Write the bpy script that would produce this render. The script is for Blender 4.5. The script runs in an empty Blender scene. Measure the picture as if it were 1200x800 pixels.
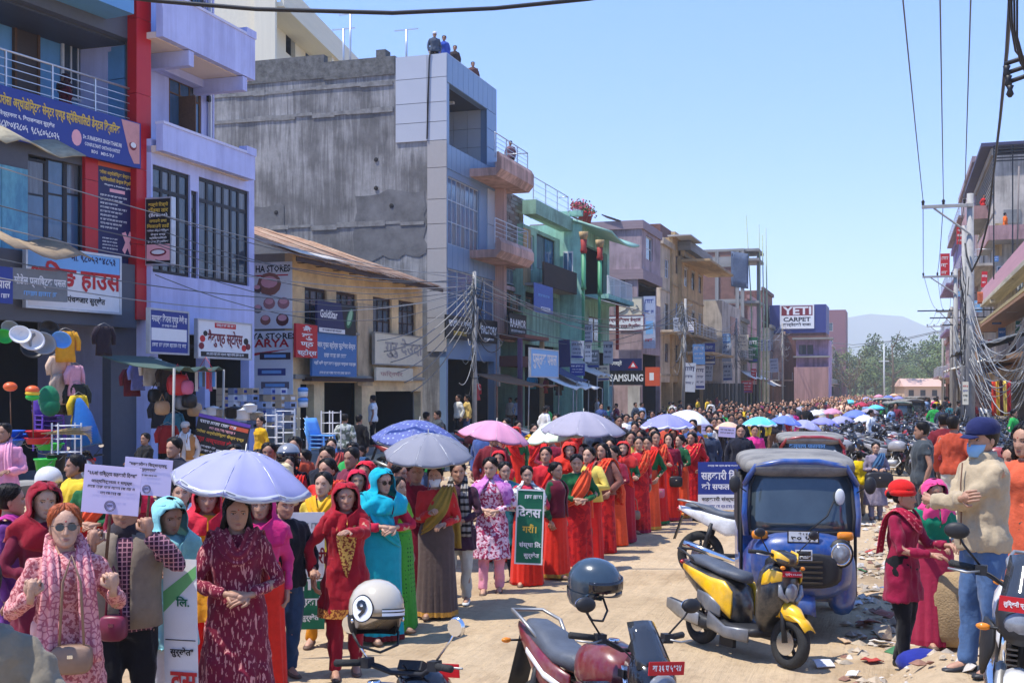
import bpy,math,random
from mathutils import Vector,Matrix,noise
R=math.radians
random.seed(7)
scene=bpy.context.scene
COL=scene.collection
# ---------------------------------------------------------------- camera, world, sun
F_PX=1400.0;HC=2.4;YAW=math.atan(450/1400)
SN,CS=math.sin(YAW),math.cos(YAW)
cam_data=bpy.data.cameras.new('camera');cam=bpy.data.objects.new('camera',cam_data);COL.objects.link(cam)
cam.location=(0,0,HC);cam.rotation_euler=(R(90),0,YAW)
cam_data.sensor_width=36;cam_data.lens=36*F_PX/1200;cam_data.shift_y=55/1200
cam_data.clip_end=9000;cam_data.clip_start=.1
scene.camera=cam
SUN_DIR=Vector((-.82,-.57,0)).normalized()*math.cos(R(66))+Vector((0,0,math.sin(R(66))))
w=bpy.data.worlds.new('World');scene.world=w;w.use_nodes=True
nt=w.node_tree;bg=nt.nodes['Background']
sky=nt.nodes.new('ShaderNodeTexSky');sky.sky_type='NISHITA';sky.sun_disc=False
sky.sun_elevation=R(66);sky.sun_rotation=math.atan2(SUN_DIR.x,SUN_DIR.y)
sky.air_density=1.0;sky.dust_density=0.0;sky.ozone_density=2.2
sky.altitude=300
wbx=nt.nodes.new('ShaderNodeMix');wbx.data_type='RGBA';wbx.blend_type='MULTIPLY';wbx.inputs[0].default_value=1;wbx.inputs[7].default_value=(.8,.93,1.2,1)
nt.links.new(sky.outputs[0],wbx.inputs[6])
wby=nt.nodes.new('ShaderNodeMix');wby.data_type='RGBA';wby.inputs[0].default_value=.68;wby.inputs[7].default_value=(.60,1.42,3.75,1)
nt.links.new(wbx.outputs[2],wby.inputs[6]);nt.links.new(wby.outputs[2],bg.inputs[0]);bg.inputs[1].default_value=.15
sd=bpy.data.lights.new('sun','SUN');sd.energy=3.3;sd.angle=R(.53);sd.color=(1,.955,.88)
sun=bpy.data.objects.new('sun',sd);COL.objects.link(sun)
sun.rotation_euler=(-SUN_DIR).to_track_quat('-Z','Y').to_euler()
scene.view_settings.view_transform='Standard';scene.view_settings.look='None'
scene.view_settings.exposure=1.02;scene.view_settings.gamma=1
# ---------------------------------------------------------------- photo calibration
def at(u,v,Z):                       # pixel of the photo + depth -> world point
 o=(u-600)/F_PX*Z
 return Vector((-SN*Z+CS*o,CS*Z+SN*o,HC-(v-455)/F_PX*Z))
def ground(u,v,h=0):                 # pixel of a foot -> point on the ground
 p=at(u,v,(HC-h)*F_PX/(v-455));p.z=h
 return p
def fac(u,X=-18.):                    # where the vertical plane x=X is seen at column u -> y
 r=(u-600)/F_PX
 return-X*(CS+SN*r)/(SN-CS*r)
def zat(v,x,y):                      # height seen at row v above point (x, y)
 return HC-(v-455)/F_PX*(-SN*x+CS*y)
def xat(u,y):                         # x on the plane y=const at column u
 r=(u-600)/F_PX
 return-y*(SN-CS*r)/(CS+SN*r)
# ---------------------------------------------------------------- materials
MATS={}
def lin(c):
 return tuple(((x/12.92)if x<=.04045 else((x+.055)/1.055)**2.4)for x in c)
def mat(name,col,rough=.7,var=.12,scale=6.,bump=.0,bscale=40.,metal=0.,spec=.4,alpha=None,trans=0.,emit=None,
  pattern=None,col2=None,pscale=10.,coat=0.,stretch=(1,1,1),sheen=0.):
 if name in MATS:return MATS[name]
 m=bpy.data.materials.new(name);m.use_nodes=True;MATS[name]=m
 n=m.node_tree.nodes;l=m.node_tree.links;b=n['Principled BSDF']
 b.inputs['Roughness'].default_value=rough;b.inputs['Metallic'].default_value=metal
 b.inputs['Specular IOR Level'].default_value=spec
 b.inputs['Coat Weight'].default_value=coat
 if trans:b.inputs['Transmission Weight'].default_value=trans
 if alpha is not None:b.inputs['Alpha'].default_value=alpha
 if sheen:b.inputs['Sheen Weight'].default_value=sheen
 tc=n.new('ShaderNodeTexCoord');mp=n.new('ShaderNodeMapping');mp.inputs['Scale'].default_value=stretch
 l.new(tc.outputs['Object'],mp.inputs[0])
 nz=n.new('ShaderNodeTexNoise');nz.inputs['Scale'].default_value=scale;nz.inputs['Detail'].default_value=6
 nz.inputs['Roughness'].default_value=.65
 l.new(mp.outputs[0],nz.inputs[0])
 mr=n.new('ShaderNodeMapRange');mr.inputs['From Min'].default_value=.3;mr.inputs['From Max'].default_value=.7
 mr.inputs['To Min'].default_value=1-var;mr.inputs['To Max'].default_value=1+var*.6
 l.new(nz.outputs[0],mr.inputs[0])
 mul=n.new('ShaderNodeVectorMath');mul.operation='SCALE'
 l.new(mr.outputs[0],mul.inputs['Scale'])
 src=None
 def rgb(c):
  x=n.new('ShaderNodeRGB');x.outputs[0].default_value=(*c,1);return x.outputs[0]
 base=rgb(col)
 if pattern:
  fac_=None
  if pattern=='dots':
   t=n.new('ShaderNodeTexVoronoi');t.inputs['Scale'].default_value=pscale;t.inputs['Randomness'].default_value=.15
   l.new(mp.outputs[0],t.inputs[0]);fac_=(t.outputs['Distance'],.28,.22)
  elif pattern=='flower':
   t=n.new('ShaderNodeTexVoronoi');t.inputs['Scale'].default_value=pscale;t.feature='DISTANCE_TO_EDGE'
   l.new(mp.outputs[0],t.inputs[0]);fac_=(t.outputs['Distance'],.12,.06)
  elif pattern=='blotch':
   t=n.new('ShaderNodeTexNoise');t.inputs['Scale'].default_value=pscale;t.inputs['Detail'].default_value=3
   l.new(mp.outputs[0],t.inputs[0]);fac_=(t.outputs[0],.5,.53)
  elif pattern=='vdash':
   m2=n.new('ShaderNodeMapping');m2.inputs['Scale'].default_value=(pscale,pscale,pscale*.22);l.new(tc.outputs['Object'],m2.inputs[0])
   t=n.new('ShaderNodeTexNoise');t.inputs['Scale'].default_value=1;t.inputs['Detail'].default_value=2;l.new(m2.outputs[0],t.inputs[0]);fac_=(t.outputs[0],.585,.6)
  elif pattern=='dash':
   t=n.new('ShaderNodeTexBrick');t.inputs['Scale'].default_value=pscale;t.inputs['Mortar Size'].default_value=.035
   t.inputs['Brick Width'].default_value=.3;t.inputs['Row Height'].default_value=.9
   sw=n.new('ShaderNodeMapping');sw.inputs['Rotation'].default_value=(R(90),0,0)
   l.new(mp.outputs[0],sw.inputs[0]);l.new(sw.outputs[0],t.inputs[0]);fac_=(t.outputs['Fac'],.4,.6)
  elif pattern=='check':
   t=n.new('ShaderNodeTexWave');t.inputs['Scale'].default_value=pscale
   t2=n.new('ShaderNodeTexWave');t2.inputs['Scale'].default_value=pscale;t2.bands_direction='Z'
   l.new(mp.outputs[0],t.inputs[0]);l.new(mp.outputs[0],t2.inputs[0])
   mx_=n.new('ShaderNodeMath');mx_.operation='MAXIMUM';l.new(t.outputs['Fac'],mx_.inputs[0]);l.new(t2.outputs['Fac'],mx_.inputs[1])
   fac_=(mx_.outputs[0],.82,.9)
  elif pattern=='stripe' or pattern=='vstripe':
   t=n.new('ShaderNodeTexWave');t.inputs['Scale'].default_value=pscale;t.bands_direction='Z' if pattern=='stripe' else 'X'
   t.inputs['Distortion'].default_value=.6
   l.new(mp.outputs[0],t.inputs[0]);fac_=(t.outputs['Fac'],.6,.7)
  elif pattern=='streak':        # rain streaks down old render: stretched noise times patches
   m2=n.new('ShaderNodeMapping');m2.inputs['Scale'].default_value=(pscale,pscale*.8,pscale*.06)
   l.new(tc.outputs['Object'],m2.inputs[0])
   t=n.new('ShaderNodeTexNoise');t.inputs['Scale'].default_value=1;t.inputs['Detail'].default_value=9;t.inputs['Roughness'].default_value=.72;t.inputs['Distortion'].default_value=.5
   l.new(m2.outputs[0],t.inputs[0])
   t2=n.new('ShaderNodeTexNoise');t2.inputs['Scale'].default_value=.45;t2.inputs['Detail'].default_value=8
   l.new(tc.outputs['Object'],t2.inputs[0])
   mm=n.new('ShaderNodeMath');mm.operation='MULTIPLY';l.new(t.outputs[0],mm.inputs[0]);l.new(t2.outputs[0],mm.inputs[1])
   fac_=(mm.outputs[0],.2,.34)
  elif pattern=='edge':          # big soft patches
   t=n.new('ShaderNodeTexNoise');t.inputs['Scale'].default_value=pscale;t.inputs['Detail'].default_value=8
   t.inputs['Roughness'].default_value=.7
   l.new(mp.outputs[0],t.inputs[0]);fac_=(t.outputs[0],.42,.62)
  f=n.new('ShaderNodeMapRange');l.new(fac_[0],f.inputs[0])
  f.inputs['From Min'].default_value=fac_[1];f.inputs['From Max'].default_value=fac_[2]
  mx=n.new('ShaderNodeMix');mx.data_type='RGBA'
  l.new(f.outputs[0],mx.inputs[0]);l.new(base,mx.inputs[6]);l.new(rgb(col2),mx.inputs[7]);base=mx.outputs[2]
 l.new(base,mul.inputs[0]);l.new(mul.outputs[0],b.inputs['Base Color'])
 if bump:
  bn=n.new('ShaderNodeTexNoise');bn.inputs['Scale'].default_value=bscale;bn.inputs['Detail'].default_value=5
  l.new(mp.outputs[0],bn.inputs[0])
  bu=n.new('ShaderNodeBump');bu.inputs['Strength'].default_value=bump;bu.inputs['Distance'].default_value=.02
  l.new(bn.outputs[0],bu.inputs['Height']);l.new(bu.outputs[0],b.inputs['Normal'])
 if emit:
  b.inputs['Emission Color'].default_value=(*col,1);b.inputs['Emission Strength'].default_value=emit
 return m
def s8(r,g,b_):return lin((r/255,g/255,b_/255))
def paint(name,r,g,b_,**k):         # a colour given as the paint's own sRGB
 return mat(name,s8(r,g,b_),**k)
# ---------------------------------------------------------------- mesh builder
class MB:
 def __init__(s):s.v=[];s.f=[];s.m=[];s.sm=[];s.mats=[];s.X=None;s.cur=0;s.smooth=False
 def mat(s,m,smooth=False):
  if m not in s.mats:s.mats.append(m)
  s.cur=s.mats.index(m);s.smooth=smooth;return s
 def add(s,vs,fs,sm=None):
  o=len(s.v)
  if s.X is not None:vs=[s.X@Vector(p)for p in vs]
  s.v.extend([tuple(p)for p in vs]);s.f.extend([tuple(i+o for i in f)for f in fs])
  s.m.extend([s.cur]*len(fs));s.sm.extend([s.smooth if sm is None else sm]*len(fs))
  return s
 def box(s,x0,x1,y0,y1,z0,z1):
  v=[(x0,y0,z0),(x1,y0,z0),(x1,y1,z0),(x0,y1,z0),(x0,y0,z1),(x1,y0,z1),(x1,y1,z1),(x0,y1,z1)]
  return s.add(v,[(3,2,1,0),(4,5,6,7),(0,1,5,4),(1,2,6,5),(2,3,7,6),(3,0,4,7)],False)
 def cbox(s,c,d,rot=None):
  dx,dy,dz=d[0]/2,d[1]/2,d[2]/2
  v=[Vector(p)for p in[(-dx,-dy,-dz),(dx,-dy,-dz),(dx,dy,-dz),(-dx,dy,-dz),(-dx,-dy,dz),(dx,-dy,dz),(dx,dy,dz),(-dx,dy,dz)]]
  if rot is not None:v=[rot@p for p in v]
  return s.add([p+Vector(c)for p in v],[(3,2,1,0),(4,5,6,7),(0,1,5,4),(1,2,6,5),(2,3,7,6),(3,0,4,7)],False)
 def loft(s,rings,cap=True,close=True):
  n=len(rings[0]);vs=[p for r in rings for p in r];fs=[]
  for i in range(len(rings)-1):
   for j in range(n if close else n-1):
    k=(j+1)%n
    fs.append((i*n+j,i*n+k,(i+1)*n+k,(i+1)*n+j))
  if cap and close:
   fs.append(tuple(range(n-1,-1,-1)));fs.append(tuple((len(rings)-1)*n+j for j in range(n)))
  return s.add(vs,fs)
 def tube(s,pts,rad,n=8,sq=None):
  pts=[Vector(p)for p in pts]
  if not isinstance(rad,(list,tuple)):rad=[rad]*len(pts)
  rings=[];up=None
  for i,p in enumerate(pts):
   t=(pts[min(i+1,len(pts)-1)]-pts[max(i-1,0)])
   if t.length<1e-7:t=Vector((0,0,1))
   t.normalize()
   if up is None:
    up=Vector((0,0,1))if abs(t.z)<.9 else Vector((0,1,0))
   a=up-t*up.dot(t)
   if a.length<1e-5:a=t.orthogonal()
   a.normalize();b=t.cross(a);up=a
   r=rad[i];ra,rb=(r if isinstance(r,(tuple,list))else(r,r))
   rings.append([p+a*(math.cos(q)*ra)+b*(math.sin(q)*rb)for q in[2*math.pi*j/n for j in range(n)]])
  return s.loft(rings)
 def sphere(s,c,r,nu=12,nv=8,rot=None):
  if not isinstance(r,(tuple,list)):r=(r,r,r)
  c=Vector(c);vs=[];fs=[]
  for i in range(1,nv):
   a=math.pi*i/nv
   for j in range(nu):
    b=2*math.pi*j/nu
    p=Vector((r[0]*math.sin(a)*math.cos(b),r[1]*math.sin(a)*math.sin(b),r[2]*math.cos(a)))
    vs.append(c+(rot@p if rot is not None else p))
  top=Vector((0,0,r[2]));top=rot@top if rot is not None else top
  vs.append(c+top);vs.append(c-top);T=len(vs)-2;B=T+1
  for i in range(nv-2):
   for j in range(nu):
    k=(j+1)%nu
    fs.append((i*nu+j,(i+1)*nu+j,(i+1)*nu+k,i*nu+k))
  for j in range(nu):
   k=(j+1)%nu
   fs.append((T,j,k));fs.append((B,(nv-2)*nu+k,(nv-2)*nu+j))
  return s.add(vs,fs)
 def lathe(s,prof,n=16,c=(0,0,0),axis='Z',sx=1,sy=1):
  rings=[]
  for r,z in prof:
   ring=[]
   for j in range(n):
    a=2*math.pi*j/n;x,y=r*math.cos(a)*sx,r*math.sin(a)*sy
    p=(x,y,z)if axis=='Z' else((z,x,y)if axis=='X' else(y,z,x))
    ring.append(Vector(c)+Vector(p))
   rings.append(ring)
  return s.loft(rings)
 def torus(s,c,R_,r,n=24,m=8,axis='X',squash=1.):
  rings=[]
  for i in range(n):
   a=2*math.pi*i/n;ring=[]
   for j in range(m):
    b=2*math.pi*j/m;q=R_+r*math.cos(b);h=r*math.sin(b)*squash
    x,y=q*math.cos(a),q*math.sin(a)
    p=(h,x,y)if axis=='X' else((x,y,h)if axis=='Z' else(x,h,y))
    ring.append(Vector(c)+Vector(p))
   rings.append(ring)
  rings.append(rings[0])
  return s.loft(rings,cap=False)
 def prism(s,poly,h,axis='Y',off=0.):   # polygon given in 2D, extruded by h
  def P(a,b,c):return(a,c,b)if axis=='Y' else((c,a,b)if axis=='X' else(a,b,c))
  n=len(poly);v=[P(a,b,off)for a,b in poly]+[P(a,b,off+h)for a,b in poly]
  f=[tuple(range(n)),tuple(range(2*n-1,n-1,-1))]+[(i,i+n,(i+1)%n+n,(i+1)%n)for i in range(n)]
  return s.add(v,f,False)
 def sheet(s,grid,th=.006):           # grid of points -> double sided thin cloth
  g=[[Vector(p)for p in r]for r in grid];a,b=len(g),len(g[0]);N=[]
  for i in range(a):
   for j in range(b):
    du=g[min(i+1,a-1)][j]-g[max(i-1,0)][j];dv=g[i][min(j+1,b-1)]-g[i][max(j-1,0)]
    nn=du.cross(dv);N.append(nn.normalized()if nn.length>1e-9 else Vector((0,0,1)))
  top=[p for r in g for p in r];bot=[top[i]-N[i]*th for i in range(len(top))]
  K=len(top);fs=[]
  for i in range(a-1):
   for j in range(b-1):
    q=(i*b+j,(i+1)*b+j,(i+1)*b+j+1,i*b+j+1)
    fs.append(q);fs.append(tuple(x+K for x in reversed(q)))
  edge=[(0*b+j,0*b+j+1)for j in range(b-1)]+[(i*b+b-1,(i+1)*b+b-1)for i in range(a-1)]
  edge+=[((a-1)*b+j+1,(a-1)*b+j)for j in range(b-1)]+[((i+1)*b,i*b)for i in range(a-1)]
  for x,y in edge:fs.append((x,y,y+K,x+K))
  return s.add(top+bot,fs)
 def mesh(s,name):
  me=bpy.data.meshes.new(name);me.from_pydata(s.v,[],s.f)
  for m in s.mats:me.materials.append(m)
  me.polygons.foreach_set('material_index',s.m);me.polygons.foreach_set('use_smooth',s.sm)
  me.update();return me
 def build(s,name,parent=None,loc=(0,0,0),rz=0.,fix=False):
  me=s.mesh(name)
  if fix:recalc(me)
  return link(name,me,parent,loc,rz)
def recalc(me):
 import bmesh
 b=bmesh.new();b.from_mesh(me);bmesh.ops.recalc_face_normals(b,faces=b.faces);b.to_mesh(me);b.free()
def link(name,data,parent=None,loc=(0,0,0),rz=0.,scale=None,rot=None):
 o=bpy.data.objects.new(name,data);COL.objects.link(o);o.location=loc
 o.rotation_euler=rot if rot is not None else(0,0,rz)
 if scale is not None:o.scale=scale
 if parent is not None:o.parent=parent
 return o
def tag(o,label,cat,group=None):
 o['label']=label;o['category']=cat
 if group:o['group']=group
 return o
def thing(name,label,cat,loc=(0,0,0),rz=0.,group=None,scale=None):
 return tag(link(name,None,None,loc,rz,scale),label,cat,group)
def struct(o):o['kind']='structure';return o
def stuff(o):o['kind']='stuff';return o
KIDS={}
def copy_thing(src,loc=None,rz=None,label=None,group=None,kids=None,scale=None):
 def rec(o,par):
  c=o.copy();COL.objects.link(c)
  if par is not None:c.parent=par
  for k in KIDS.get(o.name,None)or list(o.children):rec(k,c)
  return c
 if src.name not in KIDS:cache_kids(src)
 r=rec(src,None)
 if loc is not None:r.location=loc
 if rz is not None:r.rotation_euler[2]=rz
 if scale is not None:r.scale=scale
 if label:r['label']=label
 if group:r['group']=group
 return r
def cache_kids(o):
 KIDS[o.name]=list(o.children)
 for c in KIDS[o.name]:cache_kids(c)
UNIT={}
def unit_box(m,name='piece'):
 k=m.name
 if k not in UNIT:
  b=MB().mat(m);b.box(-.5,.5,-.5,.5,-.5,.5);UNIT[k]=b.mesh(name)
 return UNIT[k]
def piece(name,m,x0,x1,y0,y1,z0,z1,parent):
 return link(name,unit_box(m),parent,((x0+x1)/2,(y0+y1)/2,(z0+z1)/2),0,(abs(x1-x0),abs(y1-y0),abs(z1-z0)))
BAKE=[]
def later(o,voxel=.015,dec=.5,disp=0.,dscale=.1,smooth=3,sf=.5):   # union of closed shells -> one continuous skin
 m=o.modifiers.new('r','REMESH');m.mode='VOXEL';m.voxel_size=voxel;m.use_smooth_shade=True
 if smooth:
  m=o.modifiers.new('s','SMOOTH');m.factor=sf;m.iterations=smooth
 if disp:
  m=o.modifiers.new('d','DISPLACE');k='fold%g'%dscale
  t=bpy.data.textures.get(k)or bpy.data.textures.new(k,'CLOUDS');t.noise_scale=dscale;t.noise_depth=2
  m.texture=t;m.strength=disp;m.mid_level=.5;m.texture_coords='LOCAL'
 if disp:
  if 'fold_space' not in bpy.data.objects:link('fold_space',None,None,(.03,.07,.2),0,(1,1,3.6))
  m=o.modifiers.new('e','DISPLACE');t=bpy.data.textures.get('foldv')or bpy.data.textures.new('foldv','CLOUDS');t.noise_scale=.055;t.noise_depth=1
  m.texture=t;m.strength=disp*1.05;m.mid_level=.5;m.texture_coords='OBJECT';m.texture_coords_object=bpy.data.objects['fold_space']
 if dec<1:
  m=o.modifiers.new('c','DECIMATE');m.ratio=dec
 BAKE.append(o);return o
def bake():
 bpy.context.view_layer.update()
 dg=bpy.context.evaluated_depsgraph_get()
 done={}
 for o in BAKE:
  old=o.data
  if old.name in done:
   new=done[old.name]
  else:
   new=bpy.data.meshes.new_from_object(o.evaluated_get(dg));done[old.name]=new
   if not new.materials:
    for mm in old.materials:new.materials.append(mm)
   new.polygons.foreach_set('use_smooth',[True]*len(new.polygons))
  o['_n']=new.name
 for o in BAKE:
  o.data=bpy.data.meshes[o['_n']];o.modifiers.clear();del o['_n']
 BAKE.clear();bpy.data.objects.remove(bpy.data.objects['fold_space'])
# ---------------------------------------------------------------- lettering
TXT={}
def deva(s):                            # put the short i sign in front of its consonant cluster
 out=[]
 for ch in s:
  if ch=='ि' and out:
   i=len(out)-1
   while i>=2 and out[i-1]=='्':i-=2
   out.insert(i,ch)
  else:out.append(ch)
 return ''.join(out)
def text_geo(s):
 if s in TXT:return TXT[s]
 c=bpy.data.curves.new('t','FONT');c.body=deva(s);c.resolution_u=1 if len(s)>8 else 2;c.fill_mode='FRONT';c.offset=.028
 o=bpy.data.objects.new('t',c)
 me=o.to_mesh()
 vs=[(v.co.x,v.co.y)for v in me.vertices];fs=[tuple(p.vertices)for p in me.polygons]
 o.to_mesh_clear();bpy.data.objects.remove(o);bpy.data.curves.remove(c)
 x0=min(v[0]for v in vs);x1=max(v[0]for v in vs);y0=min(v[1]for v in vs);y1=max(v[1]for v in vs)
 vs=[((x-x0)/(x1-x0),(y-y0)/(y1-y0))for x,y in vs]
 TXT[s]=(vs,fs,(x1-x0)/(y1-y0));return TXT[s]
def put_text(mb,s,cx,cz,w_,h,y=-.012,m=None,slant=0.):   # on a local XZ plane facing -Y
 vs,fs,asp=text_geo(s)
 if m:mb.mat(m)
 mb.add([(cx+(x-.5)*w_+(z-.5)*slant*h,y,cz+(z-.5)*h)for x,z in vs],fs,False)
def scribble(mb,cx,cz,w_,h,y=-.012,m=None,seed=0):    # a line too small to read
 rr=random.Random(seed)
 if m:mb.mat(m)
 x=cx-w_/2
 while x<cx+w_/2-h*.3:
  L=min(h*rr.uniform(1.2,3.4),cx+w_/2-x)
  mb.add([(x,y,cz+h*.34),(x+L,y,cz+h*.34),(x+L,y,cz+h*.5),(x,y,cz+h*.5)],[(0,1,2,3)],False)
  q=x
  while q<x+L-h*.2:
   a=rr.uniform(.12,.3)*h;b0=cz-h*rr.uniform(.2,.5)
   mb.add([(q,y,b0),(q+a,y,b0),(q+a,y,cz+h*.36),(q,y,cz+h*.36)],[(0,1,2,3)],False)
   q+=h*rr.uniform(.35,.6)
  x+=L+h*.4
WHITE=paint('sign_white',225,225,225,rough=.5,var=.04)
def sign(name,label,loc,yaw,w_,h,col,rows,depth=.08,frame=None,cat='sign',group=None,parent=None,tilt=0.,art=None,rx=0.):
 """rows: (text or None for a line too small to read, cx, cz, width, height, material) as fractions of the board"""
 t=thing(name,label,cat,loc,yaw,group)
 t.rotation_euler=(rx,tilt,yaw)
 b=MB().mat(col);b.box(-w_/2,w_/2,0,depth,-h/2,h/2);b.build('board',t)
 if frame:
  fw=min(w_,h)*.035+.01;f=MB().mat(frame)
  f.box(-w_/2-fw,w_/2+fw,-.02,depth+.01,h/2,h/2+fw);f.box(-w_/2-fw,w_/2+fw,-.02,depth+.01,-h/2-fw,-h/2)
  f.box(-w_/2-fw,-w_/2,-.02,depth+.01,-h/2,h/2);f.box(w_/2,w_/2+fw,-.02,depth+.01,-h/2,h/2)
  f.build('frame',t)
 if rows:
  L=MB();k=0
  for r in rows:
   k+=1;tx,cx,cz,ww,hh,m=r[:6]
   if tx is None:scribble(L,cx*w_,cz*h,ww*w_,hh*h,-.006-.0006*k,m,k+int(w_*100))
   elif tx=='#':L.mat(m).box((cx-ww/2)*w_,(cx+ww/2)*w_,-.0012*k-.001,-.0002,(cz-hh/2)*h,(cz+hh/2)*h)
   else:put_text(L,tx,cx*w_,cz*h,ww*w_,hh*h,-.008-.0006*k,m)
  stuff(L.build('lettering',t))
 if art:
  A=MB();art(A,w_,h);stuff(A.build('picture',t))
 return t
def sign_f(name,label,u0,u1,v0,v1,col,rows,X=-17.7,**k):      # a board flat on the facade line; v at its middle
 y0,y1=fac(u0,X),fac(u1,X);ym=fac((u0+u1)/2,X)
 z1,z0=zat(v0,X,ym),zat(v1,X,ym)
 return sign(name,label,(X,(y0+y1)/2,(z0+z1)/2),R(90),y1-y0,z1-z0,col,rows,**k)
def sign_p(name,label,u0,u1,v0,v1,Y,col,rows,yaw=0.,**k):           # a board across the pavement, facing down the street
 x0,x1=xat(u0,Y),xat(u1,Y);xm=(x0+x1)/2
 z1,z0=zat(v0,xm,Y),zat(v1,xm,Y)
 return sign(name,label,(xm,Y,(z0+z1)/2),yaw,(x1-x0),z1-z0,col,rows,**k)
# ---------------------------------------------------------------- terrain
def sst(a,b,x):
 t=min(1,max(0,(x-a)/(b-a)));return t*t*(3-2*t)
def gh(x,y):
 h=.46*sst(-.45,.35,x)*sst(10.6,9.2,y)*sst(2,5,y)
 h+=.12*sst(.2,1.6,x)*sst(8,12,y)
 h+=sst(.3,.9,x)*sst(10.5,12.5,y)*sst(34,24,y)*sst(2.6,1.6,x)*max(0,.16+.26*noise.noise((x*1.1,y*.55,2.)))
 h+=sst(-9.4,-10.4,x)*sst(-12.8,-11.6,x)*sst(10,14,y)*max(0,.10+.25*noise.noise((x*.8,y*.4,7.)))
 h+=.16*sst(-13.2,-14.4,x)
 return h
# ================================================================ GROUND, HILLS, FAR WOOD
def build_ground():
 xs=[-4000,-1500,-500,-200,-80,-40,-30]+[-26+.5*i for i in range(24)]+[-14+.22*i for i in range(84)]+[4.5+.6*i for i in range(12)]+[13,20,40,80,200,500,1500,4000]
 ys=[-60,-20,-5,0,2]+[3+.2*i for i in range(130)]+[29+.6*i for i in range(50)]+[60+2*i for i in range(25)]+[112,125,150,200,300,450,700,1200,2500,6000]
 vs=[];fs=[]
 for x in xs:
  for y in ys:
   h=gh(x,y)
   if abs(x)<30 and 0<y<200:
    n_=noise.noise((x*.5,y*.5,0));h+=.03*n_+.012*noise.noise((x*2.3,y*2.3,3))
    rough=1.3*sst(-.6,.6,x)*sst(60,20,y)+sst(-9,-10.5,x)*.9+.25
    h+=rough*(.045*noise.noise((x*1.7,y*1.7,9))+.025*noise.noise((x*4.1,y*4.1,5)))
   vs.append((x,y,h))
 n=len(ys)
 for i in range(len(xs)-1):
  for j in range(n-1):fs.append((i*n+j,(i+1)*n+j,(i+1)*n+j+1,i*n+j+1))
 m=bpy.data.materials.new('packed_sand');m.use_nodes=True
 N=m.node_tree.nodes;L=m.node_tree.links;b=N['Principled BSDF'];b.inputs['Roughness'].default_value=.95
 b.inputs['Specular IOR Level'].default_value=.15
 tc=N.new('ShaderNodeTexCoord')
 def tex(scale,det=8,rough=.65,st=(1,1,1)):
  mp=N.new('ShaderNodeMapping');mp.inputs['Scale'].default_value=st;L.new(tc.outputs['Object'],mp.inputs[0])
  t=N.new('ShaderNodeTexNoise');t.inputs['Scale'].default_value=scale;t.inputs['Detail'].default_value=det;t.inputs['Roughness'].default_value=rough
  L.new(mp.outputs[0],t.inputs[0]);return t.outputs[0]
 def ramp(src,pts):
  r=N.new('ShaderNodeValToRGB');L.new(src,r.inputs[0]);e=r.color_ramp.elements
  e[0].position,e[0].color=pts[0][0],(*pts[0][1],1);e[1].position,e[1].color=pts[-1][0],(*pts[-1][1],1)
  for p,c in pts[1:-1]:
   q=e.new(p);q.color=(*c,1)
  return r.outputs[0]
 big=ramp(tex(.35),[(.3,(.43,.315,.19)),(.5,(.53,.395,.245)),(.72,(.59,.455,.295))])
 fine=ramp(tex(9,10,.75),[(.25,(.72,.72,.72)),(.5,(.97,.97,.97)),(.8,(1.08,1.08,1.08))])
 vor=N.new('ShaderNodeTexVoronoi');vor.inputs['Scale'].default_value=7;L.new(tc.outputs['Object'],vor.inputs[0])
 peb=ramp(vor.outputs['Distance'],[(.03,(.55,.5,.46)),(.09,(1,1,1))])
 trk=ramp(tex(1.2,4,.6,(3.5,.25,1)),[(.35,(.93,.925,.92)),(.6,(1.02,1.015,1.01))])
 dirt=ramp(tex(.9,7,.7,(1,.6,1)),[(.36,(.78,.75,.72)),(.5,(1,1,1))])
 def mulc(a,c):
  x=N.new('ShaderNodeMix');x.data_type='RGBA';x.blend_type='MULTIPLY';x.inputs[0].default_value=1
  L.new(a,x.inputs[6]);L.new(c,x.inputs[7]);return x.outputs[2]
 L.new(mulc(mulc(mulc(mulc(big,fine),peb),trk),dirt),b.inputs['Base Color'])
 bu=N.new('ShaderNodeBump');bu.inputs['Strength'].default_value=.75;bu.inputs['Distance'].default_value=.06
 L.new(tex(6,12,.78),bu.inputs['Height'])
 b2=N.new('ShaderNodeBump');b2.inputs['Strength'].default_value=.6;b2.inputs['Distance'].default_value=.08;L.new(tex(1.1,5,.6,(4.5,.22,1)),b2.inputs['Height']);L.new(bu.outputs[0],b2.inputs['Normal']);L.new(b2.outputs[0],b.inputs['Normal'])
 me=bpy.data.meshes.new('ground');me.from_pydata(vs,[],fs);me.materials.append(m)
 me.polygons.foreach_set('use_smooth',[True]*len(fs));me.update()
 struct(link('ground',me))
build_ground()
def build_hills():
 for name,dist,top,seed,col in(('hills',1500,112,2,(.045,.07,.035)),('hills',2400,215,5,(.05,.07,.05))):
  mb=MB().mat(mat('hill_wood%d'%dist,col,rough=1,var=.3,scale=.01),True)
  N_=120;rows=[]
  for k,f in enumerate((0,.35,.7,1,.8,0)):
   row=[]
   for i in range(N_+1):
    u=-2200+4600*i/N_
    d=dist+k*160
    h=(.62+.5*noise.noise((i*.11+seed*9,k*.1,seed))+.14*noise.noise((i*.5,k,seed+2)))*top
    h*=.72+.5*math.exp(-((u-1030-(60 if dist<2000 else-20))/150)**2)
    p=at(u,455,d);row.append((p.x,p.y,max(-2,h*f-2)))
   rows.append(row)
  mb.loft(rows,cap=False,close=False)
  struct(mb.build(name))
build_hills()
LEAFM=[mat('leaf_green%d'%i,c,rough=.75,var=.35,scale=1.5)for i,c in enumerate([(.07,.11,.04),(.11,.16,.05),(.05,.08,.035),(.16,.20,.07)])]
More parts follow.
